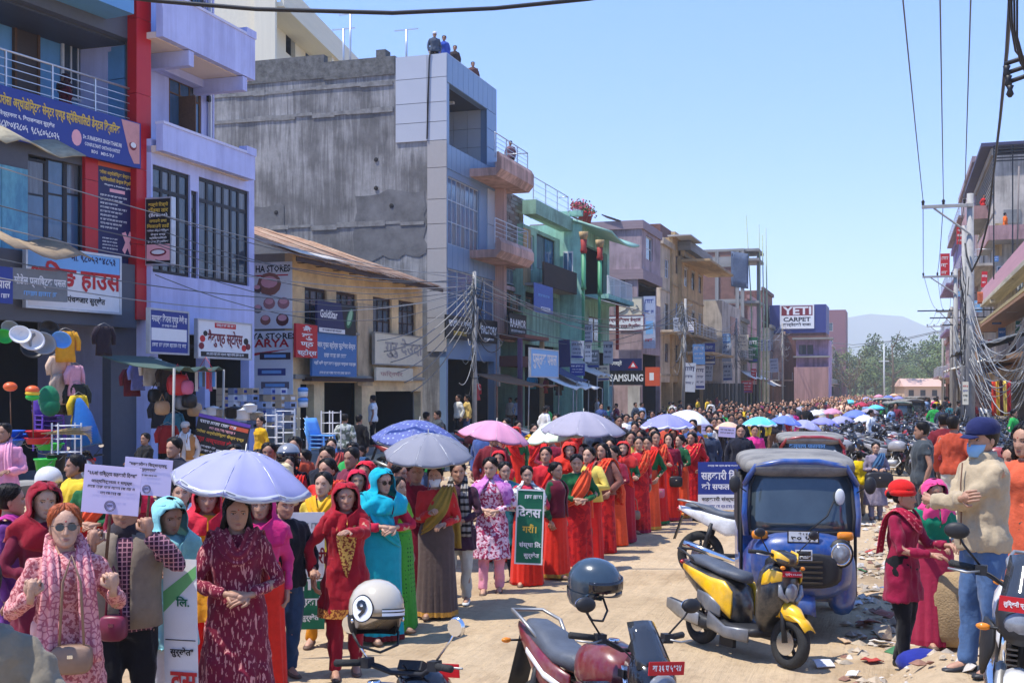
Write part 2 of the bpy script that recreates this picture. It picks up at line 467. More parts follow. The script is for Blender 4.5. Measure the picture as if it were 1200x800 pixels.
BARK=mat('bark',(.12,.095,.07),rough=.9,bump=.4,var=.3)
def tree(label,x,y,h,wd,seed,kind=0,group='trees closing the far end of the street',bare=False,n_leaf=1500):
 rr=random.Random(seed);t=thing('tree',label,'tree',(x,y,gh(x,y)),0,group)
 tr=MB().mat(BARK,True);th=h*(.5 if kind!=2 else .9)
 tr.tube([(0,0,-.2),(rr.uniform(-.2,.2),0,th*.5),(rr.uniform(-.4,.4),rr.uniform(-.3,.3),th)],[h*.028,h*.02,h*.01],7)
 ends=[]
 for k in range(10 if not bare else 22):
  a=k*2.4+rr.random();z0=th*rr.uniform(.35,.95);L=wd*rr.uniform(.3,.5)
  e=Vector((math.cos(a)*L,math.sin(a)*L,z0+h*rr.uniform(.1,.32)))
  tr.tube([(0,0,z0),(e.x*.5,e.y*.5,z0+(e.z-z0)*.35),e],[h*.012,h*.007,h*.003],5);ends.append(e)
  if bare:
   for q in range(4):
    d=Vector((rr.uniform(-1,1),rr.uniform(-1,1),rr.uniform(.2,1)))*h*.1
    tr.tube([e*.8+Vector((0,0,z0*.2)),e+d],[h*.004,h*.0015],4)
 tr.build('trunk',t)
 if bare:return t
 cr=MB();clumps=[]
 for k in range(26):
  a=rr.uniform(0,6.283);q=rr.random()**.5;zz=rr.uniform(.32,.97)
  rad=wd*.5*q*(math.sin(min(1,(1.05-zz)*1.9)*1.57))
  clumps.append((Vector((math.cos(a)*rad,math.sin(a)*rad,zz*h)),wd*rr.uniform(.09,.2)))
 if kind==2:clumps=[(Vector((rr.uniform(-.5,.5)*wd,rr.uniform(-.5,.5)*wd,h*z)),wd*.16)for z in(.62,.7,.78,.8,.86,.88,.93,.97,.99)for _ in range(2)]
 s=h*.02
 for i in range(n_leaf):
  c,cr_=clumps[i%len(clumps)]
  d=Vector((rr.gauss(0,1),rr.gauss(0,1),rr.gauss(0,.8)));d.normalize();p=c+d*cr_*rr.uniform(.55,1.1)
  cr.mat(LEAFM[(kind+(0 if rr.random()<.7 else 1))%4 if kind!=2 else 2])
  a=Vector((rr.gauss(0,1),rr.gauss(0,1),rr.gauss(0,1))).normalized()*s*rr.uniform(.6,1.5);b=a.orthogonal().normalized()*s*rr.uniform(.5,1)
  cr.add([p-a,p+b,p+a,p-b],[(0,1,2,3)],False)
 cr.build('crown',t);return t
def far_trees():
 rr=random.Random(3)
 spec=[(985,412,300,3),(1003,424,320,1),(1014,408,300,3),(1026,417,270,1),(1036,402,330,0),(1052,428,300,1),(1062,414,340,0),(1074,432,270,1),
   (1086,404,330,0),(1098,396,310,1),(1107,402,250,0),(1120,398,240,1),(1080,420,380,2),(1110,424,370,2)]
 lab=['pale yellow-green tree nearest the end of the left row of buildings','round green tree just right of the last left building','tall pale green tree beside the bare tree','dense green tree left of the thin white mast',
     'dark green tree behind the thin white mast','low green tree before the pink roofed house','dark tree behind the pink roofed house','small green tree right of the pink roofed house',
     'tall dark green tree left of the right-hand poles','highest green tree beside the right-hand poles','green tree behind the far street pole','green tree hidden partly by the right buildings','blue green tree far behind the pink roof','distant tree low between the poles']
 for i,(u,v,Z,k)in enumerate(spec):
  p=at(u,455,Z);h=zat(v,p.x,p.y)
  tree(lab[i],p.x,p.y,h,h*rr.uniform(.85,1.15),10+i,k,n_leaf=2200)
 p=at(1040,455,240);tree('lone tree with a ragged top standing above the others',p.x+1,p.y,zat(396,p.x,p.y),9,77,2,n_leaf=700)
 p=at(996,455,230);tree('bare leafless tree at the end of the left buildings',p.x,p.y,zat(404,p.x,p.y),6,78,0,bare=True)
 mb=MB();rr=random.Random(9)
 for i in range(9000):
  u=rr.uniform(900,1220);Z=rr.uniform(350,520);p=at(u,455,Z);hh=Z*(.022+.012*noise.noise((u*.03,Z*.02,0)));z=rr.uniform(0,hh)
  mb.mat(LEAFM[rr.choice([0,0,1,2])]);a=Vector((rr.gauss(0,1),rr.gauss(0,1),rr.gauss(0,1))).normalized()*.9;b=a.orthogonal().normalized()*.8;c=Vector((p.x,p.y,z))
  mb.add([c-a,c+b,c+a,c-b],[(0,1,2,3)],False)
 stuff(tag(mb.build('wood'),'mass of distant green trees behind the end of the street','wood'))
far_trees()
def far_house():
 p=at(1072,455,235);t=thing('house','low house with a long pink tiled roof among the far trees','house',(p.x,p.y,0),YAW)
 MB().mat(paint('far_house_wall',190,165,140)).box(-2,5.5,0,6,0,2.9).build('wall',t)
 r=MB().mat(paint('far_house_roof',195,160,145));r.add([(-2.6,-1,2.8),(6.2,-1,2.8),(5.6,3,4.4),(-2,3,4.4),(6.2,7,2.8),(-2.6,7,2.8)],[(0,1,2,3),(3,2,4,5),(0,3,5),(1,4,2),(5,4,1,0)]);r.build('roof',t)
 for k in range(3):
  piece('window',paint('far_dark',40,40,45),-1.2+2.3*k,-.2+2.3*k,-.05,.05,.9,2.1,t)
far_house()
p=at(1036,455,170);t=thing('mast','thin white mast standing in front of the far trees','mast',(p.x,p.y,0))
MB().mat(paint('mast_white',190,195,195),True).tube([(0,0,0),(0,0,zat(403,p.x,p.y))],[.16,.09],8).build('pole',t)
MB().mat(MATS['mast_white']).box(-.7,.7,-.05,.05,6.2,6.35).build('crossbar',t)
# ================================================================ BUILDINGS
GLASS=mat('window_glass',(.03,.05,.075),rough=.06,var=.05,spec=.8)
GLASSB=mat('sky_tinted_glass',(.05,.12,.22),rough=.08,var=.25,scale=2,spec=.9)  # base colour carries the blue sky light seen in the panes
DARK=mat('interior_shade',(.02,.02,.022),rough=.9)  # near-black colour stands in for the shade of unlit rooms
CONC=mat('bare_concrete',(.24,.235,.225),rough=.95,var=.35,scale=1.2,bump=.5,bscale=8)
STEEL=mat('steel_rail',(.55,.57,.6),rough=.35,metal=.6)
BLACKM=paint('black_metal',25,25,30,rough=.45);WHITEM=paint('white_metal',215,215,215,rough=.4)
WOOD=mat('old_wood',(.13,.065,.035),rough=.7,var=.3,scale=12,bump=.3)
RUST=mat('rusty_tin',(.32,.17,.10),rough=.75,var=.35,scale=2.5,pattern='edge',col2=(.42,.30,.21),pscale=1.5,bump=.3)
CURT=mat('curtained_glass',(.13,.15,.18),rough=.12,var=.5,scale=9,spec=.7,stretch=(1,1,.1));RW=random.Random(77)
class Bld:
 def __init__(s,name,label,u0,u1,vtop,wall,X=-18.,X1=None,D=11.,zb=0.,cat='building',group=None,base=None,inner=None,thick=.28,yaw_pts=None):
  if yaw_pts:A,B=yaw_pts
  else:
   X1=X if X1 is None else X1
   A=Vector((X,fac(u0,X)));B=Vector((X1,fac(u1,X1)))
  s.A=A;s.W=(B-A).length;s.d=(B-A).normalized();s.yaw=math.atan2(s.d.y,s.d.x)
  s.n=Vector((s.d.y,-s.d.x));s.D=D;s.wall=wall;s.th=thick
  s.t=thing(name,label,cat,(A.x,A.y,0),s.yaw,group)
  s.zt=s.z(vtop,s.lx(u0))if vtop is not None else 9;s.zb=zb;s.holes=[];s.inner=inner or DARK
 def lx(s,u,out=0.):                 # local x of column u on the plane `out` metres in front of the facade
  r=(u-600)/F_PX;a=s.A+s.n*out
  # right = CS x + SN y ; depth = -SN x + CS y ; right = r depth
  f=lambda p:CS*p.x+SN*p.y-r*(-SN*p.x+CS*p.y)
  g=CS*s.d.x+SN*s.d.y-r*(-SN*s.d.x+CS*s.d.y)
  return-f(a)/g
 def z(s,v,x,out=0.):
  p=s.A+s.n*out+s.d*x;return HC-(v-455)/F_PX*(-SN*p.x+CS*p.y)
 def rect(s,u0,u1,v0,v1,out=0.):
  x0,x1=s.lx(u0,out),s.lx(u1,out);xm=(x0+x1)/2
  return x0,x1,s.z(v1,xm,out),s.z(v0,xm,out)
 def shell(s,roof=True,back=True,slabs=(),side=None,wallname='wall'):
  W,D,zb,zt,t=s.W,s.D,s.zb,s.zt,s.th
  b=MB().mat(s.wall);zs=sorted({zb,zt,*[max(zb,min(zt,q))for h in s.holes for q in h[2:4]]})
  for i in range(len(zs)-1):
   za,zc=zs[i],zs[i+1]
   if zc-za<1e-4:continue
   zm=(za+zc)/2;hs=sorted([(max(0,h[0]),min(W,h[1]))for h in s.holes if h[2]<zm<h[3]]);x=0
   for a,c in hs:
    if a>x+1e-4:b.box(x,a,0,t,za,zc)
    x=max(x,c)
   if x<W-1e-4:b.box(x,W,0,t,za,zc)
  b.build(wallname,s.t)
  sd=MB().mat(side or s.wall)
  sd.box(0,t,t,D,zb,zt);sd.box(W-t,W,t,D,zb,zt);sd.box(t,W-t,D-t,D,zb,zt)
  stuff(sd.build('side_walls',s.t))if False else sd.build('side_walls',s.t)
  r=MB().mat(CONC);r.box(t,W-t,t,D-t,zt-.5,zt-.3);r.build('roof',s.t)
  i_=MB().mat(s.inner);i_.box(t+.02,W-t-.02,3.0,3.05,zb,zt-.5);i_.box(t+.003,t+.02,t+.01,3.0,zb,zt-.5);i_.box(W-t-.02,W-t-.003,t+.01,3.0,zb,zt-.5)  # near-black lining paints the rooms' shade behind the openings
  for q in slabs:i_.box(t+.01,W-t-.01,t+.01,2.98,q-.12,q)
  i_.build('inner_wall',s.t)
 def hole(s,x0,x1,z0,z1):s.holes.append((x0,x1,z0,z1))
 def win(s,u0,u1,v0,v1,nv=2,nh=1,fm=None,gm=None,fw=.06,inset=.10,grill=None,sill=None,xz=None,cut=True,name='window',out=0.,hs=None,bw=.04):
  x0,x1,z0,z1=xz or s.rect(u0,u1,v0,v1,out)
  if cut:s.holes.append((x0,x1,z0,z1))
  y=inset-out;f=MB().mat(fm or WOOD)
  f.box(x0,x1,y,y+.07,z0,z0+fw);f.box(x0,x1,y,y+.07,z1-fw,z1);f.box(x0,x0+fw,y+.001,y+.069,z0+fw,z1-fw);f.box(x1-fw,x1,y+.001,y+.069,z0+fw,z1-fw)
  xs=[x0+fw+(x1-x0-2*fw)*i/nv for i in range(nv+1)]
  hz=[z0+fw+(z1-z0-2*fw)*i/nh for i in range(nh+1)]if hs is None else[z0+fw]+[z0+(z1-z0)*q for q in hs]+[z1-fw]
  for x in xs[1:-1]:f.box(x-bw/2,x+bw/2,y+.004,y+.066,z0+fw,z1-fw)
  for zz in hz[1:-1]:f.box(x0+fw,x1-fw,y+.006,y+.064,zz-bw/2,zz+bw/2)
  fo=f.build(name,s.t)
  for i in range(len(xs)-1):
   for j in range(len(hz)-1):
    piece('pane',(CURT if gm is not DARK and RW.random()<.22 else gm or GLASS),xs[i],xs[i+1],y+.03,y+.045,hz[j],hz[j+1],fo)
  if grill:
   g=MB().mat(grill);n=max(2,int((x1-x0)/.13))
   for i in range(n+1):g.box(x0+(x1-x0)*i/n-.008,x0+(x1-x0)*i/n+.008,y-.05,y-.034,z0,z1)
   for q in(.25,.5,.75):g.box(x0,x1,y-.062,y-.05,z0+(z1-z0)*q,z0+(z1-z0)*q+.016)
   stuff(g.build('grille',fo))
  if sill:piece('sill',sill,x0-.08,x1+.08,-.09-out,.02-out,z0-.08,z0-.003,fo)
  return fo
 def box(s,name,m,x0,x1,y0,y1,z0,z1):return piece(name,m,x0,x1,y0,y1,z0,z1,s.t)
 def ub(s,name,m,u0,u1,v0,v1,out,th=.1,back=None):       # a box given by pixels on the plane `out` before the facade
  x0,x1,z0,z1=s.rect(u0,u1,v0,v1,out)
  return piece(name,m,x0,x1,-out,(-out+th)if back is None else back,z0,z1,s.t)
 def railing(s,x0,x1,z,out,h=.95,n=5,m=None,posts=1.3,vert=False,ends=True,y1=0.):
  r=link('railing',None,s.t);M_=m or STEEL
  b=MB().mat(M_,True);b.tube([(x0,-out,z+h),(x1,-out,z+h)],.03,6)
  if ends:b.tube([(x1,-out,z+h),(x1,y1,z+h)],.03,6)
  b.build('handrail',r)
  k=max(1,int((x1-x0)/posts))
  for i in range(k+1):piece('post',M_,x0+(x1-x0)*i/k-.02,x0+(x1-x0)*i/k+.02,-out-.02,-out+.02,z,z+h,r)
  if vert:
   for i in range(int((x1-x0)/.14)):piece('baluster',M_,x0+.14*i+.06,x0+.14*i+.08,-out-.01,-out+.01,z+.05,z+h-.03,r)
  else:
   for j in range(n):piece('rail',M_,x0,x1,-out-.009,-out+.009,z+h*(j+.6)/(n+.6)-.009,z+h*(j+.6)/(n+.6)+.009,r)
 def sgn(s,name,label,u0,u1,v0,v1,col,rows,out=.16,**k):
  x0,x1,z0,z1=s.rect(u0,u1,v0,v1,out);c=s.A+s.n*out+s.d*((x0+x1)/2)
  return sign(name,label,(c.x,c.y,(z0+z1)/2),s.yaw+k.pop('dyaw',0),abs(x1-x0),z1-z0,col,rows,**k)
 def pt(s,x,y,z):p=s.A+s.d*x-s.n*y;return Vector((p.x,p.y,z))
SB=paint('sign_blue',32,55,135,rough=.45,var=.05);SR=paint('sign_red',190,25,35,rough=.45,var=.05);SN_=paint('sign_navy',22,28,80,rough=.45,var=.05)
SW=WHITE;SY=paint('sign_gold',215,180,70,rough=.5,var=.05);SK=paint('sign_black',18,18,22,rough=.5);SLB=paint('sign_lightblue',120,175,225,rough=.5,var=.06)
SG=paint('sign_grey',120,125,128,rough=.6,var=.12);SGR=paint('sign_green',20,95,60,rough=.5);SO=paint('sign_orange',205,85,50,rough=.5);SPK=paint('sign_pink',230,165,170,rough=.5,var=.05)
SKINP=paint('print_skin',205,145,140,rough=.5);SMID=paint('sign_midblue',60,110,165,rough=.5,var=.1);SCR=paint('sign_cream',215,205,180,rough=.6,var=.08);SDR=paint('sign_darkred',120,20,40,rough=.5)
# ---------------------------------------------------------------- dental clinic building, blue panels and red pillars
def dental():
 PB=paint('blue_cladding',98,156,204,rough=.4,var=.16,scale=1.2,spec=.5);RD=paint('red_cladding',185,22,34,rough=.35,var=.05);GF=paint('dark_grey_fascia',84,88,98,rough=.5,var=.1)
 A=at(-60,455,25.45).xy;B=at(176,455,30.9).xy
 b=Bld('shop_building','blue panelled clinic building with red pillars and a railed balcony, leftmost in the street',0,0,-30,GF,yaw_pts=(A,B),D=9)
 t=b.t;W=b.W
 zf=b.z(140,b.lx(100));zc=b.z(30,b.lx(100));zroof=zc+3.2;b.zt=zroof
 z_sb=b.z(192,b.lx(150));z1=b.z(298,b.lx(60));z0=b.z(378,b.lx(60))
 # balcony recess, first floor window band, shop opening are holes in the front wall
 xr=b.lx(157);b.hole(0,xr,zf,zc+.05)
 b.hole(b.lx(33),b.lx(98),b.z(296,b.lx(60)),b.z(186,b.lx(60)));b.hole(.3,b.lx(130),.5,z0)
 b.shell(slabs=(zf,z1,zc+.25))
 # recess: back wall in panels, inner side wall
 dp=1.75;xw=xr
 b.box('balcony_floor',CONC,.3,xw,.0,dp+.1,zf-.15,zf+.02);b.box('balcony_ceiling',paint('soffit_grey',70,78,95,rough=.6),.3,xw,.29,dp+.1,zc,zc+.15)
 n=7;pw=(xw-.3)/n
 xd0,xd1,_,zd1=b.rect(14,44,30,110,-dp);xs0,xs1,zs0,zs1=b.rect(70,99,50,118,-dp)
 for i in range(n):
  a=.3+i*pw;c=a+pw-.02
  for za,zb_ in((zf+.02,zf+1.05),(zf+1.07,zc+.0)):
      b.box('cladding_panel',PB,a,c,dp,dp+.05,za,zb_)
 for i in range(2):
  for za,zb_ in((zf+.02,zf+1.4),(zf+1.42,zc-.02)):piece('cladding_panel',PB,xw-.02,xw+.03,.30+i*.73,1.0+i*.73,za,zb_,t)
 D_=link('door',None,t);piece('leaf',paint('door_brown',70,60,58,rough=.4),xd0+.05,xd1-.05,dp-.06,dp-.02,zf+.02,zd1-.05,D_)
 f=MB().mat(WOOD);f.box(xd0,xd0+.07,dp-.1,dp,zf+.02,zd1);f.box(xd1-.07,xd1,dp-.1,dp,zf+.02,zd1);f.box(xd0+.07,xd1-.07,dp-.1,dp,zd1-.07,zd1);f.build('frame',D_)
 b.win(0,0,0,0,3,1,WHITEM,GLASS,inset=dp-.1,xz=(xs0,xs1,zs0,zs1),cut=False)
 b.railing(.1,xr-.05,zf,.06,1.05,5)
 # window band
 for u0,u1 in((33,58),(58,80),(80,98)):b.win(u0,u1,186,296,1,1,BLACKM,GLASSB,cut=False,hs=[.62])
 # red pillars and cladding proud of the wall
 for u0,u1,o in((100,115,.10),(160,177,.30)):
  x0,x1=b.lx(u0,o),b.lx(u1,o);zz=z1 if u0==100 else b.z(375,x0)
  top=z_sb if u0==100 else zroof;k=0;z=zz
  while z<top-.05:
   zn=min(top,z+1.9);b.box('cladding_panel',RD,x0,min(x1,W),-o,.0,z+.012,zn);z=zn;k+=1
 cy=paint('cyan_cladding',110,185,205,rough=.4,var=.25,scale=.8,pattern='edge',col2=s8(70,130,160),pscale=.7)
 x=0
 for u in(-60,-30,2,33):
  if u>-60:b.box('cladding_panel',cy,x+.01,b.lx(u,.05)-.01,-.05,.0,b.z(300,1),b.z(190,1))
  x=b.lx(u,.05)
 b.box('cladding_panel',SN_,b.lx(115,.03),b.lx(160,.03),-.03,0,z1,z_sb)
 b.box('fascia',GF,0,b.lx(160,.25),-.25,0,z0-.02,z1-.03)
 # roof edge slab overhead
 b.box('overhang',PB,0,b.lx(157,.9),-.9,-.002,zc+.34,zc+1.2)
 # signs
 L=lambda A_,w_,h:(A_.mat(SKINP),A_.prism([(w_*(.36),h*.48),(w_*.49,h*.48),(w_*.49,-h*.40),(w_*.45,-h*.42),(w_*.415,-h*.2)],.002,'Y',-.004),
  A_.mat(SDR),A_.prism([(w_*.405+w_*.055*(1+math.cos(k*.5236))*.5+w_*.01,h*(-.02)+h*.12*math.sin(k*.5236)*(.5 if math.sin(k*.5236)>0 else 1))for k in range(12)],.002,'Y',-.007),
  A_.mat(SW),A_.prism([(w_*.42+w_*.04*(1+math.cos(k*.5236))*.5+w_*.005,h*(-.02)+h*.06*math.sin(k*.5236))for k in range(12)],.002,'Y',-.01),
  A_.mat(SKINP),A_.prism([(-w_*.47+w_*.05*math.cos(k*.5236),-h*.15+h*.33*math.sin(k*.5236))for k in range(12)],.002,'Y',-.004),
  A_.mat(SDR),A_.prism([(-w_*.47+w_*.035*math.cos(k*.5236),-h*.12+h*.1*math.sin(k*.5236))for k in range(12)],.002,'Y',-.007),
  A_.mat(SW),A_.prism([(-w_*.47+w_*.025*math.cos(k*.5236),-h*.12+h*.05*math.sin(k*.5236))for k in range(12)],.002,'Y',-.01),
  A_.mat(SPK),A_.prism([(w_*.06+w_*.032*math.cos(k*.5236),-h*.16+h*.17*math.sin(k*.5236))for k in range(12)],.002,'Y',-.004))
 b.sgn('shop_sign','long blue dental clinic sign with gold lettering and smiling mouths under the balcony',-22,165,121,178,SB,[
  ('भरोसा अर्थोडोन्टिक सेन्टर एण्ड स्पेसियालिटी डेन्टल क्लिनिक',-.03,.22,.76,.30,SY),('वीरेन्द्रनगर ६, विराजबजार सुर्खेत',-.25,-.04,.34,.13,SW),('९८४७०४२८०५  ९८५८०५८०२५',-.23,-.24,.36,.15,SW),
  ('Dr. SURAKSHYA SINGH THAKURI',.23,-.10,.26,.09,SW),('CONSULTANT ORTHODONTIST',.23,-.24,.24,.08,SW),('BDS   MDS-TU',.23,-.37,.15,.07,SW)],out=.36,art=L)
 def ribbon(A_,w_,h):
  A_.mat(SPK);A_.prism([(w_*.12,-h*.25),(w_*.22,-h*.23),(w_*.42,-h*.44),(w_*.34,-h*.47)],.003,'Y',-.005);A_.prism([(w_*.42,-h*.24),(w_*.33,-h*.22),(w_*.13,-h*.43),(w_*.2,-h*.47)],.003,'Y',-.008)
 b.sgn('shop_sign','tall navy clinic price board between two red pillars',115,159,190,300,SN_,[('#',0,.445,1,.05,SO),('भरोसा अर्थोडोन्टिक सेन्टर एण्ड',0,.36,.94,.055,SY),('स्पेसियालिटी डेन्टल क्लिनिक',0,.29,.9,.055,SY),('वीरेन्द्रनगर ६, बिराजबजार, सुर्खेत',0,.235,.7,.025,SW),('#',0,.185,.4,.035,SPK)]
  +[(None,-.1-.06*(i%3),.12-.042*i,.7-.12*(i%3),.022,SW)for i in range(9)]+[(None,-.2,-.33-.035*i,.4,.016,SW)for i in range(4)],out=.10,art=ribbon)
 def mouth(A_,w_,h):
  A_.mat(SPK);A_.box(-w_*.47,w_*.47,-.006,-.001,-h*.45,-h*.2);A_.mat(SDR);A_.prism([(w_*.34*math.cos(k*.5236),-h*.325+h*.06*math.sin(k*.5236))for k in range(12)],.002,'Y',-.009)
  A_.mat(SW);A_.prism([(w_*.27*math.cos(k*.5236),-h*.32+h*.035*math.sin(k*.5236))for k in range(12)],.002,'Y',-.012)
 p=b.pt(b.lx(187,.7),-.7,0)
 Yc=p.y;sg=sign_p('projecting_sign','narrow black lightbox sign with a mouth picture beside the red pillar',171,200,233,309,Yc,SK,[('बाङ्गो टिङ्गो',0,.41,.8,.08,SY),('दाँतमा तार',0,.33,.8,.08,SY),('(Braces)',0,.245,.75,.07,SW),('लगाउने तथा',0,.165,.7,.06,SY),('मिलाउने ठाउँ',0,.085,.9,.065,SY),
  ('भरोसा अर्थोडोन्टिक',0,.01,.9,.045,SW),('सेन्टर एण्ड',0,-.05,.6,.045,SW),('स्पेसियालिटी',0,-.105,.7,.045,SW),('डेन्टल क्लिनिक',0,-.16,.85,.045,SW)],depth=.16,frame=STEEL,art=mouth)
 piece('bracket',STEEL,-.7,.1,.06,.09,.2,.23,sg)
 b.sgn('shop_sign','white and sky blue shopping house sign with big red letters above the shop door',32,140,296,362,SW,[('#',0,.33,1,.34,SLB),('मा. ९८०५२१४८५३',.2,.40,.5,.13,SN_),('शपिङ हाउस',.02,.06,.98,.5,SR),('पंचबजार सुर्खेत',.12,-.34,.42,.17,SK)],out=.45,frame=STEEL)
 # lower left stall boards
 b.sgn('shop_sign','weathered grey plastic shop board with white letters hanging lower left',14,79,316,352,SG,[('मोडेल प्लाष्टिक पसल',0,.1,.94,.42,SW),(None,0,-.3,.6,.16,SLB)],out=1.6,tilt=R(-1))
 b.sgn('shop_sign','small blue board with white letters at the left edge of the photo',-12,15,312,355,SB,[('नेपाल',0,.05,.8,.3,SW),(None,0,-.3,.7,.12,SW)],out=1.7)
 # frayed tin canopies over the stall boards
 for k,(u,v,c)in enumerate(((28,178,(160,150,125)),(38,300,(150,130,105)))):
  x=b.lx(u,1.2);z=b.z(v,x,1.2);g=[[(x+(i-3)*.36,-1.9+j*.45,z+.12*math.sin(i*1.3+k)+.22*j-.03*abs(i-3))for i in range(7)]for j in range(3)]
  q=MB().mat(paint('torn_tarp%d'%k,*c,rough=.85,var=.3,bump=.5),True).sheet(g,.02).build('tarpaulin',None)
  q.location=b.t.location;q.rotation_euler=b.t.rotation_euler
  tag(q,('torn tan tarpaulin strip hanging below the long blue clinic sign' if k==0 else 'ragged brown tarpaulin edge above the grey plastic shop board'),'tarpaulin')
 return b
B0=dental()
# ---------------------------------------------------------------- lilac building
def lilac():
 LW=paint('lilac_paint',192,198,238,rough=.7,var=.10,scale=1.2,bump=.15,pattern='streak',col2=s8(172,176,216),pscale=3);SOF=paint('bounce_lit_soffit',222,205,190,rough=.8,var=.06)  # warm pale soffit colour has the bounced light painted in
 b=Bld('shop_building','lilac painted building with jutting balcony bands and a wide black grille window',177,298,-20,LW,X=-18,D=12);b.zt+=4
 xa,xb=0,b.W
 # first floor band window in two heights
 r1=b.rect(179,224,197,327);r2=b.rect(232,292,214,333)
 x_in,=(b.lx(256,0),)
 zb1=b.z(183,b.W,.0);z2=b.z(205,b.W);slab2=b.z(212,0)
 z3=b.z(78,b.W);lo3=b.z(105,b.W)
 for(u0,u1,v0,v1,nv)in((179,223,199,322,4),(224,232,224,326,1),(233,292,216,331,6)):
  b.win(u0,u1,v0,v1,nv,1,BLACKM,GLASS,inset=.06,fw=.09,hs=[.78],bw=.1)
 # second floor: recessed wall, body steps back from the band
 sb=1.3
 w2=b.rect(198,236,97,171,-sb)
 # main front wall only up to the first band; set zt and add the recessed upper storeys by hand
 H=b.zt;b.zt=z2+.05;b.hole(.3,b.lx(240),.5,b.z(392,2));b.hole(b.lx(246),b.W-.3,.5,b.z(386,b.W-1));b.shell(slabs=(3.6,))
 up=MB().mat(LW);x0,x1,za,zc=w2;xe=b.lx(251,-sb)
 zs0,zs1=z2+.05,H
 up.box(0,x0,sb,sb+.25,zs0,zs1);up.box(x1,xe,sb,sb+.25,zs0,zs1);up.box(x0,x1,sb,sb+.25,zs0,za);up.box(x0,x1,sb,sb+.25,zc,zs1)
 up.box(xe-.25,xe,sb+.25,b.D,zs0,zs1);up.box(0,.25,sb+.25,b.D,zs0,zs1);up.build('upper_wall',b.t)
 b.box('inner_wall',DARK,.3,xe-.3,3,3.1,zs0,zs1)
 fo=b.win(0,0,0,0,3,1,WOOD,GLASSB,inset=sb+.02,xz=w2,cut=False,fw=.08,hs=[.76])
 lf=MB().mat(WOOD);xm=x0+(x1-x0)*.34       # the open leaf
 lf.box(xm-.02,xm+.02,sb-.5,sb+.02,za+.08,za+(zc-za)*.74);lf.build('open_leaf',fo)
 b.box('lintel',paint('lintel_lilac',190,188,225),x0-.1,x1+.15,sb-.12,sb-.002,zc+.02,zc+.24)
 # parapet bands (balconies) - low band and high band, each with an outer end post
 for vtl,vtr,vbl,vbr,nm in((183,0,215,0,'a'),(48,0,105,0,'b')):
  ztop=b.z(vtl,b.W,.35);zbot=b.z(vbl if nm=='a' else 100,b.W,.35)
  XR=b.lx(299,.35);P=MB().mat(LW);P.box(0,XR,-.35,-.15,zbot,ztop-.12);P.box(XR-.25,XR,-.15,sb+.9,zbot,ztop-.12);P.box(XR-.5,XR+.03,-.38,-.12,ztop-.12,ztop+.1);P.build('parapet',b.t)
  b.box('coping',paint('coping_pale',205,205,228),0,XR-.5,-.38,-.12,ztop-.12,ztop-.05)
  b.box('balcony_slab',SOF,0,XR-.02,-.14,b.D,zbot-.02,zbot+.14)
  if nm=='b':
   for u in(223,286):
    x=b.lx(u,.3);b.box('beam',LW,x-.12,x+.12,-.33,sb-.01,zbot-.42,zbot-.025)
  b.box('beam',LW,0,XR-.03,sb-.35,sb-.01,zbot-.25,zbot-.03)
 # top storey window and back column
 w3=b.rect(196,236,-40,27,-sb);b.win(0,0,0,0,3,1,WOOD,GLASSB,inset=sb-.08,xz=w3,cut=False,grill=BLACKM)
 b.box('roof',CONC,0,b.W,-.3,b.D,H,H+.15)
 px=b.lx(249,-sb+.2);b.box('drain_pipe',WHITEM,px,px+.08,sb-.14,sb-.05,zs0,H);b.box('drain_pipe',LW,px+.12,px+.2,sb-.14,sb-.05,zs0,H)
 for u,v in((250,82),(243,118)):
  x,z=b.lx(u,-sb+.1),b.z(v,b.lx(u,-sb),-sb);b.box('lamp_fitting',BLACKM,x-.05,x+.05,sb-.2,sb-.1,z-.08,z+.08)
 # fascia signs
 def shoes(A_,w_,h):
  A_.mat(SLB);A_.box(-w_*.47,w_*.47,-.005,-.001,-h*.25,h*.02)
  for i in range(6):A_.mat([SK,SW,SG][i%3]);A_.box(w_*(-.4+.15*i),w_*(-.32+.15*i),-.009,-.005,-h*.2,-h*.06)
 b.sgn('shop_sign','blue and white board with four rows of print, left one over the lilac shop front',176,220,365,413,SB,[('मयाङ्क किराना एण्ड बेबी स',0,.3,.94,.26,SW),('#',0,-.07,.94,.3,SW),(None,0,-.33,.9,.1,SW),(None,0,.14,.4,.06,SW)],out=.9,frame=STEEL)
 def st(A_,w_,h):
  for i,(x,z,r,m)in enumerate(((-.42,0,.05,SR),(-.44,-.2,.05,SDR),(-.37,.15,.04,SK),(.4,0,.05,SK),(.44,-.15,.05,SDR),(.36,-.2,.05,SR))):
   A_.mat(m);A_.prism([(w_*x+w_*r*math.cos(k*.785),h*z+h*r*2*math.sin(k*.785))for k in range(8)],.002,'Y',-.004)
 b.sgn('shop_sign','white store sign with tall dark red letters and small product pictures',232,294,378,419,SW,[('#',0,-.42,.9,.14,SK),('#',0,.4,.4,.14,SR),('बैकुण्ठ स्टोर्स',0,.02,.66,.5,SDR),(None,0,-.42,.7,.08,SW),(None,0,.4,.34,.08,SW)],out=1.0,frame=STEEL,art=st)
 return b
B1=lilac()
